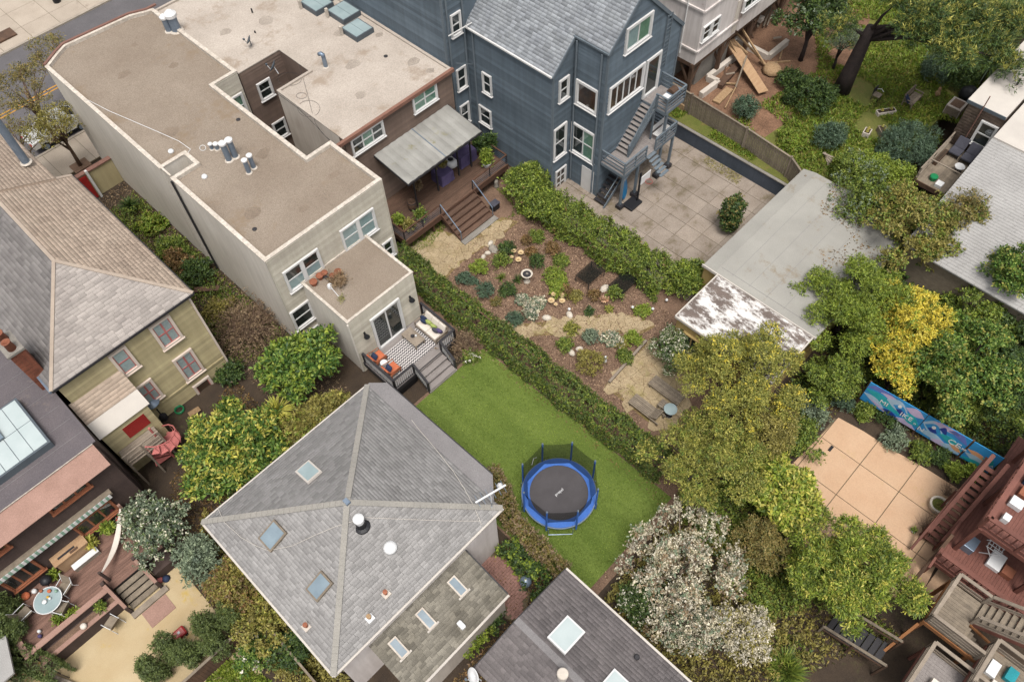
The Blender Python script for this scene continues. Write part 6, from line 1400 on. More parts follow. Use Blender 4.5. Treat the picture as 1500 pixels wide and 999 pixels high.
def twig_shrub(name, label, x, y, z0, r, h, n, mt='twig', seed=3, leafm=None, cat='shrub'):
    rng = np.random.default_rng(seed); t = thing(name, label, cat, (x,y,z0)); mb = MB()
    for i in range(n):
        a = rng.uniform(0,6.28); k = rng.uniform(.3,1); e = Vector((x+r*k*math.cos(a), y+r*k*math.sin(a), z0+h*rng.uniform(.5,1)*(1.15-.5*k))); s = Vector((x+rng.uniform(-.2,.2), y+rng.uniform(-.2,.2), z0-.02)); m_ = s.lerp(e,.5)+Vector((rng.uniform(-.2,.2),rng.uniform(-.2,.2),.25*h))
        mb.tube([s,m_,e],[.022,.014,.006],4,cap=False)
        for j in range(3):
            f = m_.lerp(e, rng.uniform(0,1)); g_ = f+Vector((rng.uniform(-.45,.45),rng.uniform(-.45,.45),rng.uniform(-.1,.4))); mb.tube([f,g_],[.009,.004],3,cap=False)
    mb.build('branches', mt, t)['kind'] = 'stuff'
    if leafm:
        pos = np.column_stack([x+rng.normal(size=n*6)*r*.5, y+rng.normal(size=n*6)*r*.5, z0+rng.uniform(.1,1,n*6)*h]); v, f = sprigs(pos, unitv(rng.normal(size=pos.shape)+np.array([0,0,.5])), 6, .18, .08, .04, rng); np_mesh('leaves', v, f, leafm, t)
    return t
scatter_done=0
def scatter(name, label, cat, poly, z, n, ln, wd, mt, seed, up=.4, zr=.0, dens=None):
    rng = np.random.default_rng(seed); xs = [p[0] for p in poly]; ys = [p[1] for p in poly]; out = []
    c = np.column_stack([rng.uniform(min(xs),max(xs),n*3), rng.uniform(min(ys),max(ys),n*3)])
    for p in c:
        if len(out) >= n: break
        if inpoly(p[0],p[1],poly):
            if dens and math.sin(p[0]*1.3+seed)*math.cos(p[1]*1.1)+.6*math.sin(p[0]*.6-p[1]*.8) < dens: continue
            out.append(p)
    b = np.column_stack([np.array(out), z+rng.uniform(0,zr+1e-4,len(out))]); d = rng.normal(size=(len(out),3)); d[:,2] = np.abs(d[:,2])*up+up*.6; v, f = leaf_quads(b, unitv(d), ln, wd, rng)
    o = np_mesh(name, v, f, mt, loc=(0,0,0)); tag(o, label, cat, kind='stuff'); return o
# -- hedges
hx = 16.75
hedge('clipped_hedge','long clipped green hedge between the lawn and the planted garden','hedge',[(16.85,27.2),(16.6,23),(16.75,18),(16.75,12),(16.85,6.6)],1.25,1.6,'leaf_hedge',dens=125,per=7,L=.14,ln=.085,wd=.05,bump=.1,extra=('leaf_lime',.06),seed=11)
t=thing('hedge_fence','thin old brown fence top showing inside the clipped hedge','fence',(16.8,17,0))
for a,b in (((16.95,22),(16.95,19)),((16.9,17.2),(16.9,15.2))):
    bar(t,'rail',(a[0],a[1],1.58),(b[0],b[1],1.58),.08,.06,'old_timber')
    for q in (a,b): bar(t,'post',(q[0],q[1],0),(q[0],q[1],1.58),.08,.08,'old_timber')
hedge('loose_hedge','broad loose hedge with drooping leaves along the slab patio','hedge',[(25.9,24.8),(26.0,21.5),(26.2,17.5),(26.3,13.8)],1.7,1.75,'leaf_mid',dens=80,per=9,L=.24,ln=.13,wd=.05,bump=.2,seed=12,extra=('leaf_lime',.12))
for i,(px_,py_,zc,r,m_) in enumerate(((770,268,1.3,1.3,'leaf_mid'),(800,305,1.1,1.1,'leaf_mid'),(1010,410,1.0,1.2,'leaf_mid'))):
    g=P(px_,py_,zc); plant('leafy_shrub',['rounded leafy shrub at deck end of the loose hedge','leafy shrub bulging from loose hedge near the white cellar door','leafy shrub at shed end of the loose hedge'][i],'shrub',g.x,g.y,zc,r,r,1.2,m_,n=900,per=9,L=.3,ln=.18,wd=.07,trunk=.06,extra=('leaf_lime',120))
g=P(1072,312,1.5); plant('column_shrub','upright dark shrub with reddish top beside garage','shrub',g.x,g.y,1.5,.8,.8,1.5,'leaf_dark',n=1300,L=.2,trunk=.07,extra=('leaf_autumn',160),dome=True,zlo=-.95,zmin=-.95)
# -- left side
def T(name,label,px_,py_,zc,rx,rz,mt,cat='tree',**k):
    g=P(px_,py_,zc); return plant(name,label,cat,g.x,g.y,zc,rx,k.pop('ry',rx),rz,mt,**k)
T('loquat_tree','big glossy yellow green tree left of the grey cottage roof',338,660,2.4,2.6,1.8,'leaf_glossy',n=2800,per=11,L=.34,ln=.24,wd=.09,clumps=20,size=.36,trunk=.16,extra=('leaf_chartreuse',520))
T('fig_tree','bright green broad leaved tree against the tan house annex',437,535,2.1,1.95,1.6,'leaf_glossy',n=1400,per=10,L=.34,ln=.26,wd=.11,clumps=15,size=.38,trunk=.12,extra=('leaf_lime',260))
g=P(407,601,2.0); rosette('spiky_palm','yellow green spiky rosette palm between tree and cottage roof','palm',g.x,g.y,0,170,.95,.06,'leaf_chartreuse',5,(-.1,1.4),stem=2.0)
T('loose_shrub','straggly olive shrub along upper left edge of cottage roof',470,607,1.6,1.9,1.2,'leaf_olive',cat='shrub',ry=1.0,n=1100,L=.25,trunk=.06,extra=('leaf_yellow',150))
T('loose_shrub','small yellow flecked shrub beside the cottage roof top corner',440,640,1.6,1.2,1.0,'leaf_olive',cat='shrub',n=700,trunk=.05,extra=('leaf_lime',120))
twig_shrub('bare_shrub','bare brown twiggy shrub in passage beside the tan house',*P(365,482,.6)[:2],0,2.0,1.8,280,'twig',31,'leaf_dry')
twig_shrub('bare_shrub','bare reddish twiggy shrub beside the lawn stairs',*P(680,505,.4)[:2],0,.95,1.1,90,'twig',32,'leaf_dry')
g=P(690,525,.3); plant('white_rose','small rose bush with white blooms at lawn corner by stairs','shrub',g.x,g.y,.4,.45,.45,.4,'leaf_mid',n=180,trunk=.03,ln=.1,extra=('flower_white',8),limb=False)
for i,(x,y,r,h,m_,lb) in enumerate(((223,330,.9,.6,'leaf_grass','low grassy green plant in side passage near the fence'),(250,365,1.0,.8,'leaf_mid','mid green shrub in side passage by tan wall'),(262,385,.9,.9,'leaf_brown','brownish shrub in middle of the side passage'),(290,400,1.0,1.0,'leaf_dark','dark green shrub beside the passage bench'),(320,455,1.0,.5,'leaf_olive','sparse olive undergrowth below the passage bench'),(335,550,.7,.6,'leaf_dark','dark shrub at foot of olive house corner'))):
    T('passage_shrub',lb,x,y,h*.6,r,h,m_,cat='shrub',n=420,L=.2,ln=.14,trunk=.04,limb=False)
g=P(192,303,.5); rosette('cordyline','dark green spiky plant by the red gate','plant',g.x,g.y,.3,90,.9,.06,'leaf_dark',8,(.1,1.3),stem=.3)
t=thing('plank_bench','plain wooden plank bench in the side passage','bench',P(306,429,0)); g=P(306,428,.4)
bx(t,'seat',g.x-.75,g.x+.75,g.y-.18,g.y+.18,.36,.42,'old_timber'); bx(t,'leg',g.x-.62,g.x-.52,g.y-.15,g.y+.15,0,.36,'old_timber'); bx(t,'leg',g.x+.52,g.x+.62,g.y-.15,g.y+.15,0,.36,'old_timber'); t.rotation_euler.z=R(-42)
for ch in t.children: ch.location-=Vector((g.x,g.y,0))-Vector((ORG[t.name].x,ORG[t.name].y,0))
# -- lower left
T('variegated_shrub','pale variegated shrub over the lower left deck corner',228,770,1.7,1.6,1.4,'leaf_grey',cat='shrub',n=900,L=.22,ln=.13,wd=.07,extra=('leaf_white',260),trunk=.07)
T('grey_shrub','blue grey shrub left of cottage roof corner',292,818,1.4,1.3,1.2,'leaf_grey',cat='shrub',n=800,L=.22,ln=.15,trunk=.06)
T('mixed_shrub','brownish green shrub along lower left edge of cottage roof',345,858,1.5,1.4,1.2,'leaf_olive',cat='shrub',n=900,trunk=.06,extra=('leaf_brown',250))
T('mixed_shrub','yellowish tangled shrub beneath lower left cottage gutter',395,900,1.2,1.5,1.1,'leaf_olive',cat='shrub',n=900,trunk=.06,extra=('leaf_yellow',200))
T('flowering_shrub','bright green shrub with white flower heads near bottom edge',371,957,.8,.75,.7,'leaf_glossy',cat='shrub',n=500,extra=('flower_white',14),trunk=.05)
T('dark_shrub','dark shrub under cottage gutter near bottom edge',430,955,.8,1.0,.8,'leaf_dark',cat='shrub',n=500,trunk=.05)
for i,(x,y) in enumerate(((337,905),(302,915),(276,958),(249,950),(222,980),(318,945))):
    T('clipped_cypress',['upright dark cypress nearest the mixed shrubs by cottage','upright dark cypress beside the red toy wagon','upright dark cypress third along the sand yard','upright dark cypress bulging farthest onto the sand','upright dark cypress lowest along the sand yard','upright dark cypress against the plank fence'][i],x,y,1.35,.55,1.55,'leaf_cypress',cat='cypress',n=1000,per=10,L=.18,ln=.09,wd=.04,clumps=9,size=.6,trunk=.06,limb=False,dome=True,zlo=-.9,zmin=-.9,group='cypress row in the sand yard')
for i,(x,y,h) in enumerate(((22,925,2.9),(12,890,2.6))):
    g=P(x,y,1.4); plant('column_cypress',['tall narrow green cypress at left edge of the lower deck','second narrow cypress at left picture edge by the deck'][i],'cypress',g.x,g.y,1.4,.5,.5,1.6,'leaf_cypress',n=800,per=10,L=.2,ln=.1,wd=.04,clumps=10,size=.5,trunk=.06,limb=False)
hedge('cypress_hedge','upper clipped cypress hedge in the bottom left corner','hedge',[P(-20,935,.8)[:2],P(95,990,.8)[:2]],.8,1.5,'leaf_cypress',dens=90,per=9,L=.16,ln=.09,wd=.035,seed=17)
hedge('cypress_hedge','lower clipped cypress hedge at the bottom left picture edge','hedge',[P(-40,975,.8)[:2],P(60,1010,.8)[:2]],.8,1.3,'leaf_cypress',dens=90,per=9,L=.16,ln=.09,wd=.035,seed=18)
# -- street trees
def street_tree(x,y,zc,r,label,m_,seed,n=700,base=None):
    g=P(x,y,zc); b=P(*base,.1) if base else Vector((g.x,g.y,.1)); plant('street_tree',label,'tree',g.x,g.y,zc,r,r,1.5,m_,n=n,per=7,L=.35,ln=.16,wd=.05,clumps=14,size=.36,trunk=.12,z0=.1,lean=(b.x-g.x,b.y-g.y),seed=seed,bark='twig',group='street trees')
street_tree(82,188,4.0,2.0,'green sparse street tree in front of the white car','leaf_olive',41,750,(118,243))
street_tree(35,135,4.5,2.3,'brown twiggy street tree left of the tan house front','leaf_autumn',42,800)
street_tree(78,85,4.2,1.8,'rusty street tree beyond the yellow road line','leaf_autumn',43,520)
street_tree(18,205,3.8,1.5,'small sparse street tree at the left picture edge','leaf_autumn',44,350)
# -- back yard, upper right
zy=1.25
g=P(1232,133,zy); PT=thing('pine_tree','tall pine with thick dark leaning trunk in upper right yard','tree',g)
rng=np.random.default_rng(61); tp=P(1276,40,6.6); mb=MB(); pts=[g.lerp(tp,k) for k in (0,.3,.6,.85,1)]; mb.tube(pts,[.62,.52,.45,.38,.3],12)
limbs=[]; cl=[]
for (x,y,z,r) in ((1310,8,9,1.4),(1350,45,8,1.8),(1390,70,7.5,1.7),(1420,60,7.5,1.6),(1365,20,9,1.8),(1425,15,9,1.9),(1460,40,8,1.7),(1480,90,7,1.5),(1222,40,6.5,.9)):
    c=P(x,y,z); s=g.lerp(tp,rng.uniform(.75,1)); m_=s.lerp(c,.5)+Vector((0,0,.4)); mb.tube([s,m_,c],[.14,.09,.03],6); 
    for j in range(5):
        o=Vector((rng.uniform(-.7,.7),rng.uniform(-.7,.7),rng.uniform(-.3,.4)))*r; cl.append((c.x+o.x,c.y+o.y,c.z+o.z,r*.5,r*.5,r*.3))
mb.build('trunk','bark',PT,smooth=True)
pos,out=clump_points(cl,3300,rng,inner=.3); v,f=sprigs(pos,unitv(out+rng.normal(size=out.shape)*.4+np.array([0,0,.5])),12,.42,.24,.04,rng,.6); np_mesh('crown',v,f,'leaf_dark',PT)
pos,out=clump_points(cl,1500,rng,inner=.8,zmin=.1); v,f=sprigs(pos,unitv(out+np.array([0,0,.8])),12,.36,.22,.036,rng,.55); np_mesh('young_foliage',v,f,'leaf_yellow',PT)
T('dark_tree','dark glossy tree with pale flecks at top edge above lumber',1195,20,5,2.2,2.0,'leaf_dark',n=1600,L=.3,ln=.16,wd=.09,clumps=16,trunk=.15,z0=zy,extra=('leaf_grey',120))
T('dark_tree','grey green tree at top edge behind the pine trunk',1235,60,3.6,1.4,1.2,'leaf_grey',n=700,L=.3,ln=.12,wd=.03,trunk=.1,z0=zy)
Y_=[(1188,140,2.0,1.9,1.3,'leaf_dark','dense dark mound shrub left of the pine trunk'),(1158,118,1.8,1.0,.8,'leaf_dark','smaller dark shrub below the lumber pile'),(1216,200,2.0,1.15,.9,'leaf_blue','round blue green shrub in middle of back yard'),(1092,158,1.9,.95,.8,'leaf_blue','blue grey shrub beside the board fence'),(1330,212,2.2,2.15,1.35,'leaf_blue','large domed blue green shrub near the small deck'),(1372,100,2.0,1.2,1.0,'leaf_blue','blue green shrub in shade behind the garden bench'),(1412,112,2.0,1.1,1.0,'leaf_dark','dark shrub in shade near the round dark barrel'),(1160,205,1.5,1.1,.5,'leaf_grass','low green clump at bend of the board fence'),(1275,250,2.2,1.5,1.1,'leaf_lime','yellow green shrub below the large domed shrub'),(1318,262,2.3,1.3,1.0,'leaf_lime','yellow green shrub beside the small deck posts'),(1240,245,2.0,1.1,.9,'leaf_mid','mid green shrub at the garage far corner')]
for x,y,zc,r,rz,m_,lb in Y_: T('yard_shrub',lb,x,y,zc,r,rz,m_,cat='shrub',n=int(420*r*r+260),L=.2,ln=.13 if m_!='leaf_blue' else .16,wd=.06 if m_!='leaf_blue' else .035,clumps=14,size=.45,trunk=.05,z0=zy,limb=False,dome=True,zlo=-.6,zmin=-.6)
for i,(x,y,zc) in enumerate(((1470,60,4.5),(1440,25,5.5),(1490,20,5.0),(1452,95,3.0))):
    g=P(x,y,zc); rosette('cordyline_tree',['dark spiky cordyline above the white flat roof','dark spiky cordyline at upper right picture edge','topmost dark spiky cordyline in the upper right corner','low dark spiky cordyline beside the white flat roof'][i],'tree',g.x,g.y,zy,120,1.5,.07,'leaf_dark',70+i,(-.4,1.3),stem=zc-zy)
scatter('yard_grass','short weedy green grass of the upper right yard','grass',[(37.6,12.6),(44.8,7.8),(58,7.8),(62,14),(57,24),(48,17.5),(40,19)],zy,42000,.26,.055,'leaf_grass',71,.8,dens=-.55)
scatter('wall_weeds','weeds on strip between retaining wall and board fence','ground cover',[(37.45,12.6),(38.2,14),(38.4,23.5),(37.45,23.5)],1.23,2600,.18,.05,'leaf_grass',72,.7,dens=-.2)
scatter('patio_moss','moss and weeds along the retaining wall foot','ground cover',[(36.2,12.6),(37.1,12.6),(37.1,23.5),(36.4,23.5)],.02,1500,.08,.04,'leaf_olive',73,.3,dens=.2)
# -- trees on the right, between garage, mural and roofs
T('loose_tree','loose grey green tree overhanging the garage roof',1265,292,3.2,2.4,1.7,'leaf_mid',n=1700,L=.3,ln=.15,wd=.06,clumps=15,size=.36,trunk=.12,z0=0,extra=('leaf_grey',260))
T('autumn_tree','large olive brown tree beside the grey lapped roof',1346,340,3.8,3.1,2.2,'leaf_olive',n=3400,L=.32,ln=.17,wd=.08,clumps=22,size=.33,trunk=.18,extra=('leaf_mid',900))
T('autumn_tree','olive brown outlying branch tree above grey lapped roof',1412,305,5.0,1.1,.8,'leaf_autumn',n=380,L=.3,ln=.15,wd=.06,trunk=.08)
T('lime_tree','yellow green feathery tree over lower edge of the garage roof',1248,442,3.2,2.9,2.4,'leaf_lime',n=4200,per=11,L=.34,ln=.16,wd=.045,clumps=22,size=.34,trunk=.16,extra=('leaf_mid',700))
T('golden_tree','golden yellow flowering tree in the right thicket',1335,480,3.6,2.1,1.8,'leaf_gold',n=2100,per=11,L=.3,ln=.15,wd=.06,clumps=18,size=.34,trunk=.14,extra=('leaf_lime',260))
T('golden_tree','lower golden bough tree right above the mural fence',1315,545,2.6,1.2,.9,'leaf_gold',n=700,per=10,L=.28,ln=.14,wd=.06,trunk=.08,extra=('leaf_lime',200))
T('citrus_tree','broad mid green tree with lemon flecks right of golden tree',1418,530,3.2,3.2,2.3,'leaf_glossy',n=4200,L=.3,ln=.16,wd=.08,clumps=22,size=.34,trunk=.16,extra=('leaf_yellow',380))
T('citrus_tree','mid green bushy tree directly above the mural fence',1400,572,2.2,1.5,1.4,'leaf_mid',n=1300,L=.26,ln=.14,wd=.07,trunk=.1,extra=('leaf_lime',200))
T('citrus_tree','small green tree against the grey lapped roof at right edge',1480,402,4.8,1.6,1.7,'leaf_glossy',n=1400,L=.26,ln=.15,wd=.08,trunk=.1,extra=('leaf_yellow',110))
T('dark_tree','dark green tree behind mural at right picture edge',1478,560,2.6,2.2,1.8,'leaf_dark',n=1900,L=.28,trunk=.12)
T('citrus_tree','mid green tree in shade below the grey lapped roof eave',1425,455,2.4,2.2,1.6,'leaf_mid',n=1900,L=.28,ln=.16,wd=.07,trunk=.12,extra=('leaf_lime',200)); T('citrus_tree','dark green tree below grey lapped roof at right edge',1490,480,2.6,2.0,1.6,'leaf_dark',n=1500,L=.28,ln=.16,wd=.07,trunk=.12)
T('round_shrub','rounded glossy dark shrub between shed and mural fence',1220,560,1.7,1.4,1.3,'leaf_mid',cat='shrub',n=1300,L=.22,ln=.12,wd=.06,trunk=.08,extra=('leaf_lime',180))
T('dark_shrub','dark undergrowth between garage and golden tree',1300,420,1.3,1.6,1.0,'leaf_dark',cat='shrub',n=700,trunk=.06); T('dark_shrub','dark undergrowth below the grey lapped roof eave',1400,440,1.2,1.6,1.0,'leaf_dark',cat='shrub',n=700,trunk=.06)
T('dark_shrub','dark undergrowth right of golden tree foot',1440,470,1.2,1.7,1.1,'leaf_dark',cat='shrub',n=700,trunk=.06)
# -- middle: olive yellow trees, blossom, lime
T('olive_tree','tall olive yellow tree in front of flaking shed roof',1088,552,4.0,3.1,2.5,'leaf_yellow',n=5200,per=10,L=.3,ln=.12,wd=.05,clumps=24,size=.33,trunk=.18,extra=('leaf_gold',260))
T('olive_tree','olive yellow tree at lower end of the clipped hedge',1035,675,3.4,2.6,2.2,'leaf_yellow',n=4000,per=10,L=.3,ln=.12,wd=.05,clumps=20,size=.34,trunk=.16,extra=('leaf_mid',500))
T('olive_tree','small olive yellow tree between the two larger ones and terrace',1125,630,2.8,1.7,1.5,'leaf_olive',n=1600,per=10,L=.28,ln=.12,wd=.05,trunk=.1)
T('lime_shrub','bright lime green leafy shrub beside peach terrace',1142,722,2.2,1.7,1.6,'leaf_lime',cat='shrub',n=1700,per=10,L=.3,ln=.26,wd=.1,trunk=.08,extra=('leaf_chartreuse',500))
T('autumn_shrub','brownish olive shrub between blossom tree and lime shrub',1112,795,1.8,1.3,1.1,'leaf_autumn',cat='shrub',n=1000,L=.26,ln=.12,wd=.05,trunk=.08)
T('blossom_tree','large white blossoming shrub tree at foot of the lawn',998,835,2.2,2.75,1.8,'leaf_blossom',n=1750,per=9,L=.26,ln=.11,wd=.065,clumps=24,size=.3,trunk=.14,bark='pale_bark',extra=[('leaf_grey',260),('leaf_dry',260)])
T('blossom_tree','lower white blossoming shrub near bottom edge',1085,925,1.6,1.5,1.2,'leaf_blossom',n=1500,per=9,L=.24,ln=.1,wd=.06,trunk=.09,bark='pale_bark',extra=('leaf_olive',260))
T('blossom_tree','small white blossoming shrub between larger blossom shrubs',1010,915,1.2,1.4,.9,'leaf_blossom',n=800,per=8,L=.24,ln=.1,wd=.06,trunk=.07,bark='pale_bark',extra=('leaf_grey',300))
T('dark_shrub','dark leafy shrub between blossom and mauve roof',935,880,.8,1.1,.8,'leaf_dark',cat='shrub',n=600,trunk=.05,extra=('leaf_white',120))
T('feathery_tree','feathery green tree with yellow tips below the peach terrace',1240,838,2.4,2.5,1.9,'leaf_lime',n=4200,per=12,L=.36,ln=.17,wd=.045,clumps=24,size=.32,trunk=.16,spread=.6,extra=[('leaf_mid',1300),('leaf_chartreuse',700)])
g=P(1155,975,.4); rosette('strap_plant','dense bright green strap leaved clump at bottom edge','plant',g.x,g.y,.05,90,1.0,.06,'leaf_mid',91,(.2,1.4),crowns=6)
T('low_shrub','low green shrub between lime shrub and terrace slabs',1172,640,.7,1.2,.7,'leaf_mid',cat='shrub',n=600,trunk=.04,limb=False); T('low_shrub','low grassy shrub at upper corner of peach terrace',1190,600,.5,.9,.5,'leaf_grey',cat='shrub',n=300,trunk=.03,limb=False)
T('flowering_bush','white flowering bush at corner of the flaking shed',986,508,1.2,1.25,1.1,'leaf_white',cat='shrub',n=1100,L=.2,ln=.1,wd=.06,trunk=.06,extra=('leaf_dark',350))
# -- overgrown fence between lawn and brick court
hedge('vine_fence','overgrown dry vine covered fence between lawn and brick court','fence',[P(722,690,.8)[:2],P(748,760,.8)[:2],P(790,805,.8)[:2],P(826,840,.8)[:2]],.55,1.35,'leaf_autumn',dens=80,L=.22,ln=.1,wd=.05,bump=.25,seed=19,extra=('leaf_dry',.4))
hedge('ivy_bank','dark ivy bank along the brick court side of vine fence','ivy',[P(745,795,.5)[:2],P(785,850,.5)[:2],P(805,855,.5)[:2]],.9,.9,'leaf_dark',dens=60,L=.22,ln=.13,wd=.08,bump=.3,seed=20,extra=('leaf_lime',.2))
T('low_shrub','yellow green shrub under gutter of lower cottage extension',690,930,.7,.9,.7,'leaf_lime',cat='shrub',n=420,trunk=.04,limb=False)
T('low_shrub','dark weeds beside the satellite dish of mauve roof',715,905,.4,.8,.5,'leaf_dark',cat='shrub',n=260,trunk=.03,limb=False)

def understorey(name,label,poly,n,mt,seed,h=1.0,L=.3,ln=.15,wd=.06,dens=-.9):
    rng=np.random.default_rng(seed); xs=[p[0] for p in poly]; ys=[p[1] for p in poly]; c=np.column_stack([rng.uniform(min(xs),max(xs),n*4),rng.uniform(min(ys),max(ys),n*4)]); out=[]
    for p in c:
        if len(out)>=n: break
        k=math.sin(p[0]*1.7+seed)*math.cos(p[1]*1.4)+.6*math.sin(p[0]*.7-p[1]*.9+seed)
        if k>dens and inpoly(p[0],p[1],poly): out.append((p[0],p[1],max(.08,h*(.35+.5*k)*rng.uniform(.4,1))))
    pos=np.array(out); v,f=sprigs(pos,unitv(rng.normal(size=pos.shape)*.7+np.array([0,0,.8])),8,L,ln,wd,rng); o=np_mesh(name,v,f,mt,loc=(0,0,0)); tag(o,label,'undergrowth',kind='stuff')
thick=[(26.9,4.9),(37,4.6),(34.4,3),(34.4,-6),(28.6,-6),(28.2,2.6),(26.4,2.6),(24.5,3.5),(24.5,4.9)]
understorey('thicket_understorey','dense leafy undergrowth filling gaps between the right hand trees',thick,2600,'leaf_mid',201,1.6)
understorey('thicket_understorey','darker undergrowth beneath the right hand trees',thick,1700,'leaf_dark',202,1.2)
understorey('slope_understorey','mixed undergrowth between olive trees, terrace and blossom',[(17.4,6),(23,5),(25.6,2.6),(21.4,2.6),(18.5,1),(17,-3),(14,-1),(15.6,4.8)],2600,'leaf_mid',203,1.1)
understorey('slope_understorey','brownish undergrowth around blossom trees',[(9.4,4.8),(15.4,5),(17,0),(15,-4),(10,-2),(9,1)],1500,'leaf_olive',204,.6)
understorey('passage_understorey','green undergrowth along the tan house side passage',[(5.7,29),(8.8,29),(8.8,44),(5.7,44)],1300,'leaf_mid',205,.7,.22,.11,.05,-.2)
understorey('cottage_understorey','tangled undergrowth round the left side of the cottage',[(-2.7,19),(5.5,19.3),(5.8,24),(3,25),(-1,22)],1700,'leaf_olive',206,.8)
understorey('corner_understorey','tangled dark undergrowth below the lower left cottage gutter',[(-2.8,9.5),(-.7,9.5),(-.7,18.5),(-2.8,18.5)],1300,'leaf_olive',207,1.2)
# ------------------------------------------------------------------ trampoline
def mat_net(name,c,a):
    mt,nt,b=_nt(name); nt.nodes.remove(b); d=nt.nodes.new('ShaderNodeBsdfDiffuse'); d.inputs[0].default_value=lin(c); tr=nt.nodes.new('ShaderNodeBsdfTransparent'); x=nt.nodes.new('ShaderNodeMixShader'); x.inputs[0].default_value=a
    nt.links.new(tr.outputs[0],x.inputs[1]); nt.links.new(d.outputs[0],x.inputs[2]); nt.links.new(x.outputs[0],nt.nodes['Material Output'].inputs[0])
mat_net('shade_mesh',(36,40,38),.5)
mat_net('safety_net',(40,44,40),.55)
cx,cy,fz,fr_=12.18,9.75,.88,1.83
TR=thing('trampoline','round blue trampoline with dark safety net on the green lawn','trampoline',(cx,cy,.02))
def ring(r0,r1,z0,z1,name,mt,par,n=48):
    mb=MB(); mb.lathe((cx,cy,0),[(r0,z0),(r1,z0),(r1,z1),(r0,z1),(r0,z0)],n); mb.f=[f for f in mb.f if len(f)==4]; return mb.build(name,mt,par,smooth=False)
MB().lathe((cx,cy,0),[(.01,fz-.02),(1.52,fz-.02),(1.52,fz-.005),(.01,fz-.005)],48).build('jumping_mat','tramp_mat',TR)
ring(1.46,fr_,fz,fz+.045,'spring_pad','blue_pad',TR); ring(fr_-.02,fr_+.05,fz-.08,fz-.01,'frame','galvanised',TR)
tops=[]
for i in range(8):
    a=R(22.5+45*i)+R(1.0); d=Vector((math.cos(a),math.sin(a),0)); b=Vector((cx,cy,0))+d*(fr_+.07)
    p=MB().tube([b+Vector((0,0,.45)),b+Vector((0,0,2.82))],.045,8).build('net_pole','blue_pad',TR); MB().lathe(b+Vector((0,0,2.8)),[(.05,0),(.055,.04),(.02,.08)],8).build('pole_cap','galvanised',p); tops.append(b)
for i in range(8):
    a,b=tops[i],tops[(i+1)%8]; i0,i1=a.lerp(Vector((cx,cy,0)),.12),b.lerp(Vector((cx,cy,0)),.12)
    up=Vector((0,0,1)); q=[i0+up*(fz+.05),i1+up*(fz+.05),i1+up*1.6,b+up*2.74,a.lerp(b,.5)+up*2.66,a+up*2.74,i0+up*1.6]
    MB().add(q,[tuple(range(7))]).build('net_panel','safety_net',TR)
for i in range(4):
    a=R(90*i+45); d=Vector((math.cos(a),math.sin(a),0)); s=Vector((-d.y,d.x,0)); c=Vector((cx,cy,0))+d*(fr_+.02)
    MB().tube([c-s*.6+Vector((0,0,.8)),c-s*.6+Vector((0,0,.06)),c+s*.6+Vector((0,0,.06)),c+s*.6+Vector((0,0,.8))],.025,6).build('leg','galvanised',TR)
def text_on(par,txt,loc,ux,uy,size,mt,name='lettering',ext=.002):
    cu=bpy.data.curves.new(name,'FONT'); cu.body=txt; cu.size=size; cu.extrude=ext; cu.align_x='CENTER'
    tmp=bpy.data.objects.new(name,cu); link(tmp); dg=bpy.context.evaluated_depsgraph_get(); me=bpy.data.meshes.new_from_object(tmp.evaluated_get(dg)); bpy.data.objects.remove(tmp)
    me.materials.clear(); me.materials.append(M[mt]); o=link(bpy.data.objects.new(name,me)); o.parent=par; ux=Vector(ux).normalized(); uy=Vector(uy).normalized()
    mm=Matrix((ux,uy,ux.cross(uy))).transposed().to_4x4(); mm.translation=Vector(loc)-ORG[par.name]; o.matrix_basis=mm; return o
text_on(TR,'propel',(cx+.02,cy-.05,fz+.0),(1,-.1,0),(.1,1,0),.2,'white_plastic')
g=P(779,681,fz+.1); MB().tube([g,g+Vector((.3,.15,.1)),g+Vector((.35,.0,.35))],.02,5).build('net_strap','white_plastic',TR)
# ------------------------------------------------------------------ garden deck of the tan house
GD=thing('grey_deck','grey composite deck with black railing and steps to the lawn','deck',(12.7,21.4,0))
dz,ax0,ax1,ay0,ay1=.87,10.5,15.05,20.12,YA-.04
y=ay0
while y<ay1-.02: bx(GD,'plank',ax0,ax1,y,min(y+.137,ay1),dz-.035,dz+random.uniform(-.002,.002),'stair_grey'); y+=.142
for a in ((ax0-.02,ax1+.02,ay0-.05,ay0-.005),(ax0-.05,ax0-.005,ay0,ay1),(ax1+.005,ax1+.05,ay0,ay1)): bx(GD,'rim_board',*a,dz-.3,dz-.002,'charcoal_metal')
gsx0,gsx1=11.98,13.92
steps(GD,gsx0,gsx1,ay0-.06,19.05,dz,.02,3,'stair_grey','stair_grey')
bx(GD,'bottom_step',gsx0-.05,gsx1+.05,18.98,19.3,.0,.12,'concrete')
bx(GD,'underdeck_panel',ax0+.05,gsx0,ay0-.02,ay0,.05,dz-.3,'dark_void')  # solid near-black panel below the deck rim, left of the steps
def black_rail(a,b,z,z2=None,h=.92):
    z2=z if z2 is None else z2; A,B=Vector((a[0],a[1],z)),Vector((b[0],b[1],z2)); up=Vector((0,0,1))
    bar(GD,'top_rail',A+up*h,B+up*h,.13,.05,'charcoal_metal'); bar(GD,'bottom_rail',A+up*.1,B+up*.1,.06,.06,'charcoal_metal')
    for p in (A,B): bar(GD,'post',p-up*.25,p+up*h,.1,.1,'charcoal_metal')
    n=max(3,int((B-A).length/.125))
    for i in range(1,n): q=A.lerp(B,i/n); bar(GD,'baluster',q+up*.12,q+up*(h-.03),.035,.02,'white_plastic')
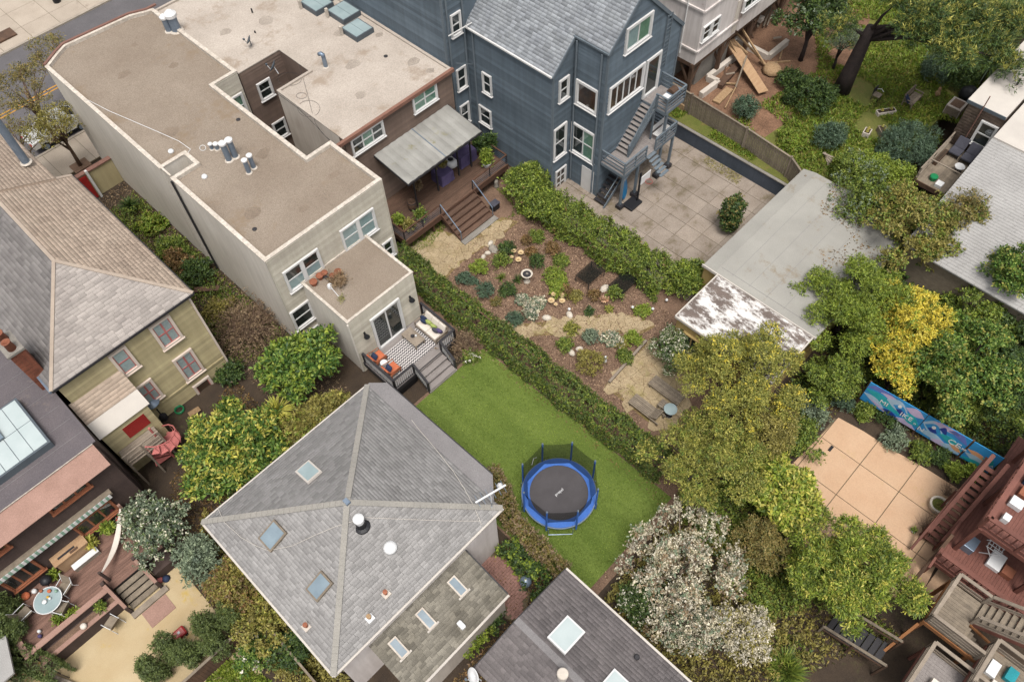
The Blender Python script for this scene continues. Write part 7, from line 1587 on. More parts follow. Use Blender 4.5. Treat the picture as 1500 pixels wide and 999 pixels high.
black_rail((ax0+.04,ay1-.1),(ax0+.04,ay0+.03),dz); black_rail((ax0+.04,ay0+.03),(gsx0-.03,ay0+.03),dz); black_rail((gsx0-.03,ay0+.0),(gsx0-.03,19.1),dz,.1)
black_rail((ax1-.04,ay1+.1),(ax1-.04,ay0+.03),dz); black_rail((ax1-.04,ay0+.03),(gsx1+.03,ay0+.03),dz); black_rail((gsx1+.03,ay0),(gsx1+.03,19.1),dz,.1)
# patterned rug
mt,nt,b=_nt('rug'); gm=nt.nodes.new('ShaderNodeNewGeometry'); sx=nt.nodes.new('ShaderNodeSeparateXYZ'); nt.links.new(gm.outputs['Position'],sx.inputs[0])
def mth(op,a,bb=None,c=None):
    n=nt.nodes.new('ShaderNodeMath'); n.operation=op
    for i,v in enumerate((a,bb,c)):
        if v is None: continue
        if isinstance(v,(int,float)): n.inputs[i].default_value=v
        else: nt.links.new(v,n.inputs[i])
    return n.outputs[0]
zig=mth('PINGPONG',mth('MULTIPLY',sx.outputs[0],12.),1.); st=mth('PINGPONG',mth('ADD',mth('MULTIPLY',sx.outputs[1],13.),mth('MULTIPLY',zig,.9)),1.)
nt.links.new(_mix(nt,mth('GREATER_THAN',st,.52),lin((214,208,204)),lin((66,60,66))),b.inputs['Base Color']); b.inputs['Roughness'].default_value=.95
tag(MB().box(11.2,14.75,20.62,22.3,dz+.004,dz+.014).build('rug','rug'),'black and white patterned rug on the grey deck','rug')
# sofa along the right rail
sx_,sy0,sy1=14.62,20.6,22.35
SO=thing('sofa','white cushioned wooden sofa on the grey deck','sofa',(14.45,21.45,dz+.014)); z=dz+.014
bx(SO,'frame',14.0,14.9,sy0,sy1,z+.18,z+.27,'pale_timber')
for x in (14.03,14.86):
    for y in (sy0+.04,sy1-.04): bx(SO,'leg',x-.03,x+.03,y-.03,y+.03,z,z+.18,'pale_timber')
for y in (sy0,sy1): 
    bx(SO,'arm',14.0,14.9,y-.04,y+.04,z+.5,z+.55,'pale_timber'); bx(SO,'arm_post',14.0,14.06,y-.03,y+.03,z+.27,z+.5,'pale_timber')
for i in range(2):
    a=sy0+.06+i*(sy1-sy0-.12)/2; b_=a+(sy1-sy0-.14)/2; MB().box(14.02,14.72,a,b_,z+.27,z+.45).build('seat_cushion','cream_fabric',SO,bevel=.05)
for i in range(3):
    a=sy0+.06+i*(sy1-sy0-.12)/3; b_=a+(sy1-sy0-.16)/3; MB().slab([(14.66,a,z+.45),(14.66,b_,z+.45),(14.84,b_,z+.85),(14.84,a,z+.85)],.14).build('back_cushion','cream_fabric',SO,bevel=.04)
bx(SO,'back_rail',14.86,14.9,sy0,sy1,z+.27,z+.8,'pale_timber')
def pillow(label,x,y,z,s,mt,rot=(60,0,0)):
    n=8; V=[];F=[]
    for side in (1,-1):
        for i in range(n+1):
            for j in range(n+1):
                u,v=i/n*2-1,j/n*2-1; h=.28*s*max(0,(1-u**4)*(1-v**4))**.6; V.append((u*s/2*(1-.06*v*v),v*s/2*(1-.06*u*u),side*h))
    m_=(n+1)**2
    for k in (0,1):
        for i in range(n):
            for j in range(n):
                q=(k*m_+i*(n+1)+j,k*m_+(i+1)*(n+1)+j,k*m_+(i+1)*(n+1)+j+1,k*m_+i*(n+1)+j+1); F.append(q if k==0 else q[::-1])
    o=MB().add(V,F).build('throw_pillow',mt,smooth=True,loc=(0,0,0)); o.location=(x,y,z); o.rotation_euler=[R(a) for a in rot]; return tag(o,label,'pillow')
for i,(y,m_,lb,dx) in enumerate(((22.12,'navy','navy blue pillow at house end of white sofa',0),(21.95,'navy','second navy pillow leaning forward on white sofa',-.14),(21.7,'green_fabric','yellow green pillow on the white sofa',0),(21.3,'green_fabric','pale green pillow in middle of white sofa',0),(21.02,'grey_cover','dark grey pillow on white sofa',-.12),(20.85,'purple_fabric','purple pillow at stair end of white sofa',0))): pillow(lb,14.52+dx,y,z+.62,.4,m_,(0,62,5))
CT=thing('coffee_table','low pale wooden coffee table on the patterned rug','table',(13.2,21.4,z)); tp=P(605,493,z+.4); tx,ty=tp.x,tp.y
for i in range(6): bx(CT,'top_plank',tx-.36+i*.12,tx-.36+i*.12+.116,ty-.62,ty+.62,z+.36,z+.4,'pale_timber')
for a in (-.3,.3):
    for b_ in (-.55,.55): bx(CT,'leg',tx+a-.04,tx+a+.04,ty+b_-.04,ty+b_+.04,z,z+.36,'pale_timber')
tag(MB().lathe((tx-.02,ty,z+.4),[(.06,0),(.11,.07),(.12,.09),(.09,.08),(.03,.03)],14).build('bowl','charcoal_metal',smooth=True),'small dark bowl on pale coffee table','bowl'); tag(MB().lathe((tx+.12,ty-.12,z+.4),[(.05,0),(.05,.12),(.03,.13)],10).build('candle','white_plastic'),'small white candle on pale coffee table','candle')
for i,(px_,py_) in enumerate(((553,522),(574,539))):
    g=P(px_,py_,z+.4); t=thing('lounge_chair',['orange cushioned rattan chair nearer the french door','orange cushioned rattan chair at the railing corner'][i],'chair',(g.x,g.y,z)); x,y=g.x,g.y
    MB().box(x-.3,x+.36,y-.3,y+.3,z+.3,z+.42).build('seat_cushion','orange_cushion',t,bevel=.05); MB().slab([(x-.24,y-.28,z+.42),(x-.24,y+.28,z+.42),(x-.42,y+.28,z+.82),(x-.42,y-.28,z+.82)],.09).build('backrest','orange_cushion',t,bevel=.03)
    bx(t,'frame',x-.34,x+.38,y-.33,y+.33,z+.24,z+.3,'orange_wood')
    for s in (-1,1):
        MB().tube([(x-.4,y+.34*s,z+.7),(x-.1,y+.36*s,z+.58),(x+.36,y+.34*s,z+.52),(x+.38,y+.33*s,z+.26)],.025,6).build('arm','orange_wood',t)
        for a in (-.3,.34): bx(t,'leg',x+a-.025,x+a+.025,y+.3*s-.025,y+.3*s+.025,z,z+.24,'orange_wood')
    pillow(['navy pillow on orange chair nearer the french door','navy and white pillow on orange chair at railing corner'][i],x-.2,y,z+.58,.42,'navy',(0,-55,0))
g=P(562,531,z+.45); t=thing('side_table','small round white side table between the orange chairs','table',(g.x,g.y,z)); MB().lathe((g.x,g.y,z),[(.02,.42),(.2,.42),(.2,.45),(.02,.455)],16).build('top','white_plastic',t); MB().lathe((g.x,g.y,z),[(.14,0),(.03,.03),(.03,.42)],10).build('pedestal','white_plastic',t)
# pots on the annex roof
def pot(name,label,x,y,z,r,h,mt='terracotta',soil='dirt',plantm=None,group=None,n=60,ph=.4,cat='pot',leaf=(.16,.05)):
    t=thing(name,label,cat,(x,y,z),group); MB().lathe((x,y,z),[(r*.68,0),(r*.92,h*.8),(r*1.08,h*.8),(r*1.08,h),(r*.93,h),(r*.88,h*.86)],16).build('vessel',mt,t); MB().lathe((x,y,z),[(.01,h*.84),(r*.9,h*.85)],14).build('soil',soil,t)
    if plantm:
        rng=np.random.default_rng(int(abs(x*131+y*71))); pos=np.column_stack([x+rng.normal(size=n)*r*.45,y+rng.normal(size=n)*r*.45,z+h*.85+rng.uniform(0,ph,n)]); v,f=sprigs(pos,unitv(rng.normal(size=pos.shape)*.6+np.array([0,0,.9])),6,.16,leaf[0],leaf[1],rng); np_mesh('plant',v,f,plantm,t)
    return t
zr=ZA-.1
for i,(px_,py_,r,lb) in enumerate(((459,413,.2,'terracotta pot at corner of annex roof, nearest the left edge'),(468,404,.19,'terracotta pot second from left edge of annex roof'),(475,400,.17,'terracotta pot beside the small grey pot on annex roof'),(487,404,.16,'terracotta pot in middle of annex roof cluster'),(495,398,.19,'terracotta pot farthest from the annex roof edge'))):
    g=P(px_,py_,zr+.25); pot('terracotta_pot',lb,g.x,g.y,zr,r,.3,group='pots on the annex roof')
g=P(478,405,zr+.2); pot('grey_pot','small grey pot among terracotta pots on annex roof',g.x,g.y,zr,.12,.22,'charcoal_metal')
g=P(495,412,zr+.1); twig_shrub('dead_plant','straw yellow dead plant lying among pots on annex roof',g.x,g.y,zr,.45,.35,40,'raw_lumber',55,'leaf_dry',cat='plant')
g=P(484,421,zr); t=thing('floor_lamp','white headed floor lamp lying on the annex roof','lamp',(g.x,g.y,zr)); e=P(497,436,zr)
MB().tube([g+Vector((0,0,.12)),e+Vector((0,0,.05))],.02,6).build('rod','white_plastic',t); MB().lathe(g,[(.15,0),(.15,.16),(.11,.24),(.02,.25)],14).build('head','white_plastic',t)
T('roof_weed','small yellow green weed on the annex roof',500,438,zr+.12,.28,.15,'leaf_yellow',cat='plant',n=60,per=6,L=.08,ln=.07,wd=.02,trunk=0,z0=zr)
# ------------------------------------------------------------------ brown deck furniture
zd=1.255; z6=lambda x,y:(540+x*.15015,190+y*.15015)
def cover(label,px_,py_,w,d,h,mt,name='furniture_cover',rz=0):
    g=P(*z6(px_,py_),zd+h*.6); mb=MB(); n=10; prof=[(1.06,0),(1.0,.3),(.97,.85),(.9,1.0)]; V=[];F=[]
    for k,(s,zz) in enumerate(prof):
        for j in range(24):
            a=2*math.pi*j/24; c_,s_=math.cos(a),math.sin(a); q=1/max(abs(c_),abs(s_))**.85; wv=1+.03*math.sin(j*2.6+k)*(1-zz); V.append((g.x+w/2*c_*q*s*wv,g.y+d/2*s_*q*s*wv,zd+h*zz))
    for k in range(3):
        for j in range(24): F.append((k*24+j,k*24+(j+1)%24,(k+1)*24+(j+1)%24,(k+1)*24+j))
    F.append(tuple(range(72,96))); return tag(MB().add(V,F).build(name,mt),label,'furniture cover')
cover('grey covered grill at left end of brown deck',150,490,1.1,.8,1.1,'grey_cover'); cover('purple draped table under front edge of canopy',720,430,1.1,1.1,.75,'purple_fabric'); cover('purple draped furniture beneath right end of canopy',930,240,1.5,1.0,.85,'purple_fabric')
g=P(*z6(720,360),zd+.75); pot('table_planter','square planter with mossy plants on purple draped table',g.x,g.y,zd+.75,.3,.18,'weathered',plantm='leaf_olive',n=50,ph=.1)
g=P(*z6(800,320),zd+.3); t=thing('fire_bowl','white rounded fire table on brown deck','fire table',(g.x,g.y,zd)); MB().lathe((g.x,g.y,zd),[(.3,0),(.5,.2),(.52,.4),(.42,.58),(.2,.6),(.18,.54)],20).build('body','white_plastic',t,smooth=True); MB().lathe((g.x,g.y,zd),[(.01,.56),(.19,.57)],14).build('burner','charcoal_metal',t)
g=P(*z6(425,740),zd+.35); t=thing('barrel','dark wooden barrel by post of the brown deck','barrel',(g.x,g.y,zd)); MB().lathe((g.x,g.y,zd),[(.22,0),(.29,.3),(.29,.5),(.23,.78),(.21,.74)],16).build('body','old_timber',t,smooth=True); MB().lathe((g.x,g.y,zd),[(.01,.72),(.2,.73)],14).build('lid','charcoal_metal',t)
for zz in (.18,.62): MB().lathe((g.x,g.y,zd+zz),[(.275,0),(.285,.02),(.275,.05)],16).build('hoop','charcoal_metal',t)
for px_,py_,r,h,m_,pm,lb in ((300,880,.26,.32,'terracotta','leaf_lime','potted bright plant at front left corner of brown deck'),(395,930,.26,.3,'raw_lumber','leaf_olive','wide tan pot by front rail of brown deck'),(505,830,.28,.35,'weathered','leaf_mid','large round potted shrub by front rail of brown deck'),(480,540,.14,.25,'weathered','leaf_dry','pot of dried straw coloured grass by canopy post'),(1150,300,.3,.35,'white_plastic','leaf_lime','bright leafy plant in white pot at right deck end'),(1075,170,.34,.4,'old_timber','leaf_dark','dark leafy potted tree at right end of brown deck'),(1190,160,.34,.4,'old_timber','leaf_dark','second dark potted tree by the blue wall')):
    g=P(*z6(px_,py_),zd+.5); pot('potted_plant',lb,g.x,g.y,zd,r,h,m_,plantm=pm,n=170 if r<.29 else 300,ph=.4 if r<.29 else .9,cat='potted plant',leaf=(.17,.07))
g=P(*z6(1230,740),.3); t=thing('garden_box','black box with grey lid on mossy ground by deck stairs','box',(g.x,g.y,.03)); bx(t,'body',g.x-.25,g.x+.25,g.y-.2,g.y+.2,.05,.5,'black_metal'); bx(t,'lid',g.x-.28,g.x+.28,g.y-.23,g.y+.23,.502,.55,'grey_cover')
g=P(*z6(1245,525),.3); tag(MB().lathe((g.x,g.y,0),[(.18,0),(.2,.1),(.12,.25),(.16,.45),(.1,.6),(.02,.62)],10).build('stone_figure','grey_stone',smooth=True),'small grey stone figure below the brown deck end','statue')
# ------------------------------------------------------------------ planted garden
zg=lambda x,y:(660+x*.16023,330+y*.16016); zh=lambda x,y:(820+x*.19027,370+y*.19019)
def G(f,px_,py_,r,h,m_,lb,name='garden_plant',n=None,ln=.11,wd=.05,extra=None):
    x,y=f(px_,py_); g=P(x,y,h*.5); return plant(name,lb,'plant',g.x,g.y,h*.5,r,r,h*.6,m_,n=n or int(380*r*r+110),per=8,L=.14,ln=ln,wd=wd,clumps=9,size=.5,trunk=.03,limb=False,extra=extra,dome=True)
for a in ((zg,262,390,.62,.75,'leaf_lime','clipped round lime green bush beside the flagstone terrace'),(zg,465,325,.6,.7,'leaf_mid','clipped round mid green bush next to lime bush'),(zg,515,215,.6,.5,'leaf_dark','dark low spreading plant at flagstone terrace edge'),(zg,120,490,.5,.5,'leaf_blue','blue grey plant at hedge corner of terrace'),(zg,205,510,.25,.3,'leaf_blue','tiny blue green plant below lime bush'),(zg,320,600,.62,.9,'leaf_blue','upright grey green bush near the clipped hedge'),(zg,795,335,.55,.75,'leaf_dark','dark rounded bush behind the bird bath'),(zg,790,105,.6,.4,'leaf_mid','green ground plant near hedge top of garden bed'),(zg,700,140,.35,.4,'leaf_brown','small bronze tuft near loose hedge'),(zg,930,220,.5,.4,'leaf_brown','bronze grassy tuft near loose hedge centre'),(zg,1010,330,.6,.35,'leaf_mid','low green patch above the lime drift'),(zg,950,480,.85,.35,'leaf_lime','broad lime green drift in centre of garden bed'),(zg,980,600,.7,.35,'leaf_lime','lower half of lime green drift in garden bed'),(zg,520,600,.6,.35,'leaf_dark','dark ferny patch below the spiky plants'),(zg,585,860,.55,.4,'leaf_blue','grey green tufts at edge of flagstone path'),(zg,420,700,.3,.25,'leaf_autumn','small rusty plant near clipped hedge'),(zg,740,250,.4,.3,'leaf_brown','faded brown plant between dark bushes'),
 (zh,430,320,.55,.8,'leaf_mid','rounded green bush beside dark shade frame'),(zh,260,330,.4,.5,'leaf_brown','bronze tuft beside pale flower head'),(zh,640,450,.5,.3,'leaf_lime','yellow green mat along the path edge'),(zh,230,455,.25,.3,'leaf_dark','small dark tuft beside path with solar light'),(zh,380,440,.2,.15,'leaf_yellow','small yellow plant next to pale flower head'),(zh,235,650,.5,.5,'leaf_grey','sage green mound below the flagstone path'),(zh,35,710,.5,.45,'leaf_mid','green mound below the path near clipped hedge'),(zh,240,850,.9,.9,'leaf_olive','sparse tall olive plant in lower garden bed'),(zh,565,660,.55,.6,'leaf_lime','bright green bush at timber edging top'),(zh,500,800,.5,.5,'leaf_mid','darker green bush along the timber edging'),(zh,470,700,.5,.3,'leaf_olive','low olive plant left of bright green bush'),(zh,90,590,.5,.3,'leaf_yellow','yellowish low plant at path bend near hedge'),(zh,40,300,.5,.35,'leaf_brown','brown low plant left of bronze tuft'),(zh,120,340,.5,.3,'leaf_olive','faded olive patch below shade frames')):
    G(*a)
for i,(f,x,y,r,lb) in enumerate(((zg,655,685,.42,'silvery white leaved plant left of three by the path'),(zg,800,720,.42,'silvery white leaved plant right of three by the path'),(zg,730,805,.45,'silvery white leaved plant nearest the path'),(zh,390,670,.55,'silvery plant drift below the path'),(zh,450,695,.35,'smaller silvery plant beside the silvery drift'))):
    G(f,x,y,r,.3,'leaf_white' if i<0 else 'leaf_grey',lb,'silver_plant',ln=.13,wd=.08,extra=('leaf_blossom',60))
for i,(f,x,y,lb) in enumerate(((zg,460,470,'green spiky rosette below mid green bush'),(zg,615,490,'dark spiky rosette left of bird bath'))):
    g=P(*f(x,y),.2); rosette('spiky_plant',lb,'plant',g.x,g.y,.02,45,.55,.04,'leaf_mid' if i==0 else 'leaf_dark',100+i,(.3,1.4))
def flower(label,g,r,mt,h=.3):
    t=thing('succulent',label,'succulent',g); n=18; V=[];F=[]
    for lay,(k,el,zz) in enumerate(((1,.25,0),(.7,.7,.03),(.4,1.1,.05))):
        for i in range(14):
            a=2*math.pi*i/14+lay*.2; d=Vector((math.cos(a)*math.cos(el),math.sin(a)*math.cos(el),math.sin(el)))*r*k; s=Vector((-math.sin(a),math.cos(a),0))*r*.18*k; c=g+Vector((0,0,h+zz)); q=len(V); V+=[c,c+d*.55+s,c+d,c+d*.55-s]; F.append((q,q+1,q+2,q+3))
    MB().add(V,F).build('rosette',mt,t); MB().tube([g,g+Vector((0,0,h))],.03,5).build('stem','twig',t)
for i,(f,x,y,r) in enumerate(((zg,578,265,.2),(zg,643,280,.22),(zg,622,345,.23),(zg,562,320,.13),(zg,942,660,.18),(zg,920,718,.24),(zg,1020,668,.2),(zg,1018,720,.22),(zg,960,752,.14),(zh,340,385,.36))):
    flower(['cream rosette succulent behind bird bath, leftmost','cream rosette succulent behind bird bath, rightmost','cream rosette succulent behind bird bath, nearest it','tiny cream rosette succulent behind bird bath','cream rosette at upper left of group below lime drift','largest peach rosette of group below lime drift','peach rosette at upper right of group below lime drift','peach rosette at lower right of group below lime drift','smallest rosette of group below lime drift','large pale pink flower head beside bronze tuft'][i],P(*f(x,y),.0),r,'flower_cream' if i!=9 else 'leaf_pink')
g=P(*zg(698,515),0); t=thing('bird_bath','pale stone bird bath in centre of garden bed','bird bath',(g.x,g.y,0)); MB().lathe((g.x,g.y,0),[(.2,0),(.2,.05),(.1,.12),(.08,.5),(.12,.6),(.3,.66)],18).build('pedestal','white_stone',t,smooth=True); MB().lathe((g.x,g.y,.66),[(.1,0),(.32,.05),(.36,.12),(.31,.12),(.22,.06),(.02,.045)],20).build('basin','white_stone',t,smooth=True); MB().lathe((g.x,g.y,.66),[(.01,.082),(.26,.083)],16).build('water','charcoal_metal',t); MB().lathe((g.x+.02,g.y,.73),[(.04,0),(.09,.03),(.05,.08),(.01,.09)],8).build('stone','grey_stone',t)
for i,(x,y) in enumerate(((235,155),(490,230))):
    g=P(*zh(x,y),.6); t=thing('shade_frame',['dark mesh shade frame over bed, nearer the bird bath','dark mesh shade frame over bed, nearer the shed'][i],'shade frame',(g.x,g.y,0)); w_=.75
    MB().prism([(g.x-w_,g.y-w_*.7),(g.x+w_,g.y-w_*.7),(g.x+w_,g.y+w_*.7),(g.x-w_,g.y+w_*.7)],.58,.6).build('mesh_top','shade_mesh',t)
    for a in (-1,1):
        for b_ in (-1,1): bar(t,'leg',(g.x+a*w_*.95,g.y+b_*w_*.66,0),(g.x+a*w_*.95,g.y+b_*w_*.66,.58),.04,.04,'charcoal_metal')
for i,(f,x,y,r) in enumerate(((zh,345,275,.3),(zh,75,478,.24),(zg,880,845,.25),(zg,365,165,.2),(zg,390,215,.35),(zg,340,255,.18),(zg,300,290,.18),(zh,90,770,.22),(zh,150,740,.2))):
    g=P(*f(x,y),.05); rr=random.Random(i); mb=MB(); mb.lathe((0,0,0),[(r*.7,-.05),(r,.06),(r*.75,.18),(r*.3,.24)],7); o=mb.build('garden_rock','white_stone' if i not in (4,) else 'grey_stone',loc=(0,0,0)); o.location=(g.x,g.y,0); o.scale=(1.2,.8,.8); o.rotation_euler.z=i*1.1; tag(o,['tan rock between the two shade frames','pale rock at path edge with solar light','pale rock by silvery plants at the path','small pale rock on the terrace border','grey flat rock on the terrace border','small rock left of the grey terrace rock','small rock lowest on the terrace border','pale rock in lower bed near hedge','rusty tan rock in lower bed near hedge'][i],'rock')
for i,(x,y) in enumerate(((72,440),(235,438),(560,425),(715,438),(822,370))):
    g=P(*zh(x,y),.2); t=thing('solar_light',['solar path light at pale rock','solar path light in small dark tuft','solar path light below second shade frame','solar path light near yellow green mat','solar path light under loose hedge'][i],'path light',(g.x,g.y,0),'solar lights in the bed'); MB().tube([(g.x,g.y,0),(g.x,g.y,.25)],.015,5).build('stake','charcoal_metal',t); MB().lathe((g.x,g.y,.25),[(.05,0),(.09,.02),(.06,.08),(.01,.1)],10).build('head','white_plastic',t)
g=P(*zh(350,825),.2); t=thing('statuette','small white garden statuette in lower bed','statue',(g.x,g.y,0)); MB().lathe((g.x,g.y,0),[(.1,0),(.11,.1),(.07,.18),(.1,.32),(.04,.4),(.07,.47),(.05,.54),(.01,.56)],10).build('figure','white_plastic',t,smooth=True)
tag(MB().beam(P(*zh(380,1000),.1),P(*zh(665,680),.1),.14,.2).build('timber_edging','pale_timber'),'long timber edging between lower bed and flagstone patio','edging')
bedpoly=[(17.5,9),(25.2,12.5),(25.4,24.5),(23,25),(18.3,25.6),(17.6,18)]
scatter('bark_chips','brown bark chips and fallen leaves covering the garden bed','mulch',bedpoly,.0,26000,.09,.05,'chips',81,.25)
scatter('hedge_litter','fallen brown leaves along foot of the clipped hedge','leaf litter',[(15.6,19),(16.15,19),(16.3,6),(15.6,5.3),(9.2,5.3),(9.2,5.6),(15.5,5.7),(16.1,7)],.0,2600,.09,.05,'chips',82,.25)
scatter('moss_tufts','green moss and weeds around flagstone terrace','ground cover',[(17.6,27.3),(24.5,24.6),(26,26.5),(25.2,27.4),(18,28.4)],.01,5200,.1,.04,'leaf_grass',83,.5,dens=-.1)
scatter('passage_litter','dry leaves and weeds on soil of the left passage','ground cover',[(5.6,20),(9,20),(9,46),(5.6,46)],-.02,9000,.13,.05,'leaf_dry',84,.3); scatter('passage_weeds','green weeds in the left side passage','ground cover',[(5.6,28),(8.9,28),(8.9,44),(5.6,44)],-.02,6000,.16,.05,'leaf_grass',85,.6,dens=.0)
scatter('thicket_litter','leaf litter and weeds under the right hand trees','ground cover',[(17.3,5),(27,5),(37,4.5),(34,-4),(28.2,-5),(26.8,2.2),(22,2.6),(19,0),(18,-6),(10,-2),(9.2,4.8)],-.02,20000,.16,.07,'leaf_autumn',86,.4); scatter('thicket_weeds','green weeds under the right hand trees','ground cover',[(17.3,5),(27,5),(37,4.5),(34,-4),(28.2,-5),(26.8,2.2),(22,2.6),(19,0),(18,-6),(12,-2)],-.02,9000,.22,.07,'leaf_mid',87,.6,dens=.1)
scatter('court_litter','fallen leaves and weeds in yard beside mauve roof','ground cover',[(.5,5.5),(3,5.5),(8.8,6.5),(9.0,10.2),(6.6,10.2),(6.5,7.4),(.5,7.4)],-.02,5000,.12,.06,'leaf_brown',88,.3); scatter('left_litter','dry litter and weeds left of the cottage','ground cover',[(-3,14),(-1,9),(-1,19),(5,20),(5,28),(-1,25),(-3,20)],-.02,9000,.14,.06,'leaf_brown',89,.4)
scatter('lawn_corner_grass','bright green grass patch near bottom edge','grass',pp([(300,1000),(335,965),(375,985),(400,1000)]),-.02,2600,.16,.04,'leaf_lime',90,.9)

mat_ramp('turf_blade',[(84,106,42),(108,130,54),(132,150,70),(154,168,90)],rough=.9,trans=.2,spec=.1,fine=.5)
scatter('turf_blades','short artificial turf blades of the green lawn','grass',[(9.15,5.7),(16.1,5.7),(16.07,11.3),(15.95,18.85),(15.85,18.95),(10.9,18.97),(9.15,18.95)],.02,45000,.055,.027,'turf_blade',95,.8)

scatter('roof_litter','fallen leaves on the garage roof under the trees','leaf litter',[(29,5.3),(37,5.3),(37.2,12),(34,10),(31,7)],3.06,900,.12,.06,'leaf_brown',96,.15,dens=.3)
scatter('path_litter','bark crumbs and moss strewn over the flagstone path and terraces','leaf litter',[(17.8,10),(23.6,9.5),(24.4,13),(18.2,20),(18,27),(24,24.4),(23,24),(18,24.2)],.035,2600,.06,.04,'chips',97,.2,dens=-.2)
scatter('lawn_litter','few fallen leaves along the lawn borders','leaf litter',[(15.4,5.8),(16.05,5.8),(15.95,18.8),(15.6,18.8)],.045,260,.09,.05,'leaf_brown',98,.2)
# ------------------------------------------------------------------ loungers on the flagstone patio
zl=lambda x,y:(900+x*.12009,520+y*.12012)
def lounger(label,x,y,rz,back=True):
    t=thing('sun_lounger',label,'lounger',(x,y,.03),'wooden loungers'); 
    for i in range(6): bx(t,'slat',x-1.0 if not back else x-.35,x+1.0,y-.3+i*.1,y-.3+i*.1+.085,.38,.41,'weathered')
    for s in (-1,1):
        bx(t,'side_rail',x-1.0,x+1.0,y+s*.33-.03,y+s*.33+.03,.3,.38,'weathered')
        for a in (-.9,.9): bx(t,'leg',x+a-.04,x+a+.04,y+s*.3-.04,y+s*.3+.04,.03,.31,'weathered')
    if back:
        for i in range(5): bar(t,'back_slat',(x-.37-.1*i,y-.32,.42+.07*i),(x-.37-.1*i,y+.32,.42+.07*i),.085,.03,'weathered',up=(.6,0,.8))
        for s in (-.31,.31): bar(t,'back_rail',(x-.33,y+s,.4),(x-.85,y+s,.74),.05,.05,'weathered')
        bar(t,'prop',(x-.75,y,.36),(x-.75,y,.66),.5,.03,'weathered')
    t.rotation_euler.z=rz
    for ch in t.children:
        pass
    return t
def lounger_at(label,g,rz,back):
    t=lounger(label,0,0,0,back); t.location=(g.x,g.y,0); t.rotation_euler.z=rz
lounger_at('weathered wooden lounger with raised back on flagstone patio',P(*zl(400,650),.4),R(90),True); lounger_at('flat weathered wooden lounger half under olive tree',P(*zl(640,420),.4),R(90),False)
g=P(*zl(600,600),.45); t=thing('slatted_side_table','small square slatted table between loungers','table',(g.x,g.y,.03))
for i in range(4): bx(t,'slat',g.x-.24+i*.125,g.x-.24+i*.125+.11,g.y-.24,g.y+.24,.42,.45,'weathered')
for a in (-.2,.2):
    for b_ in (-.2,.2): bx(t,'leg',g.x+a-.03,g.x+a+.03,g.y+b_-.03,g.y+b_+.03,.03,.42,'weathered')
g=P(*zl(685,660),.7); t=thing('glass_table','round glass bistro table beside wooden lounger','table',(g.x,g.y,.03)); MB().lathe((g.x,g.y,.7),[(.01,0),(.36,0),(.36,.02),(.01,.02)],20).build('top','skylight_glass_base',t); MB().lathe((g.x,g.y,.03),[(.2,0),(.03,.05),(.03,.66)],10).build('pedestal','charcoal_metal',t)
# ------------------------------------------------------------------ brick court behind cottage
court=sheet('brick_court',pp([(690,818),(740,808),(768,830),(776,870),(768,915),(740,905),(735,870)]),.0,'joint')
cpoly=pp([(692,822),(740,812),(764,832),(770,870),(762,908),(742,900),(737,870)])
mat('court_brick',(170,130,118),(150,112,102),scale=1.2,piece=.12)
bm_=bpy.data.meshes.new('brick_piece'); e=.5; bm_.from_pydata([(-e,-e,-e),(e,-e,-e),(e,e,-e),(-e,e,-e),(-e,-e,e),(e,-e,e),(e,e,e),(-e,e,e)],[],[(3,2,1,0),(4,5,6,7),(0,1,5,4),(1,2,6,5),(2,3,7,6),(3,0,4,7)]); bm_.materials.append(M['court_brick'])
xs=[p[0] for p in cpoly]; ys_=[p[1] for p in cpoly]; j=0; y=min(ys_); cnt=0
while y<max(ys_):
    x=min(xs)-(j%2)*.13
    while x<max(xs):
        if inpoly(x+.13,y+.06,cpoly) and cnt<300:
            o=link(bpy.data.objects.new('brick',bm_)); o.parent=court; o.location=(x+.13,y+.065,.01); o.scale=(.25,.12,.06); cnt+=1
        x+=.262
    y+=.132; j+=1
g=P(770,853,.5); t=thing('kettle_grill','grey kettle grill on soil by the brick court','grill',(g.x,g.y,0)); MB().lathe((g.x,g.y,.45),[(.05,0),(.22,.06),(.29,.2),(.29,.26),(.22,.38),(.06,.45),(.02,.46)],18).build('bowl','galvanised',t,smooth=True); MB().lathe((g.x,g.y,.9),[(.03,0),(.06,.02),(.03,.05)],8).build('handle','white_plastic',t)
for k in range(3): bar(t,'leg',(g.x+.15*math.cos(k*2.1),g.y+.15*math.sin(k*2.1),.5),(g.x+.3*math.cos(k*2.1),g.y+.3*math.sin(k*2.1),0),.03,.03,'charcoal_metal')
g=P(783,835,.3); t=thing('wooden_stool','small slatted wooden stool at vine fence','stool',(g.x,g.y,0))
for i in range(3): bx(t,'slat',g.x-.2+i*.14,g.x-.08+i*.14,g.y-.22,g.y+.22,.36,.39,'pale_timber')
for a in (-.16,.16): bx(t,'leg',g.x+a-.03,g.x+a+.03,g.y-.2,g.y+.2,0,.36,'pale_timber')
g=P(694,812,.5); crate('storage_bench','grey wooden storage bench between cottage eave and brick court',g.x,g.y,0,1.2,.5,.5,'weathered','bench')
g=P(723,910,.2); tag(MB().tube([(g.x+.3*math.cos(a),g.y+.24*math.sin(a),.06+.01*a) for a in np.linspace(0,18,50)],.025,5).build('garden_hose','green_plastic',loc=(g.x,g.y,0)),'coiled green garden hose on soil beside mauve roof','hose')
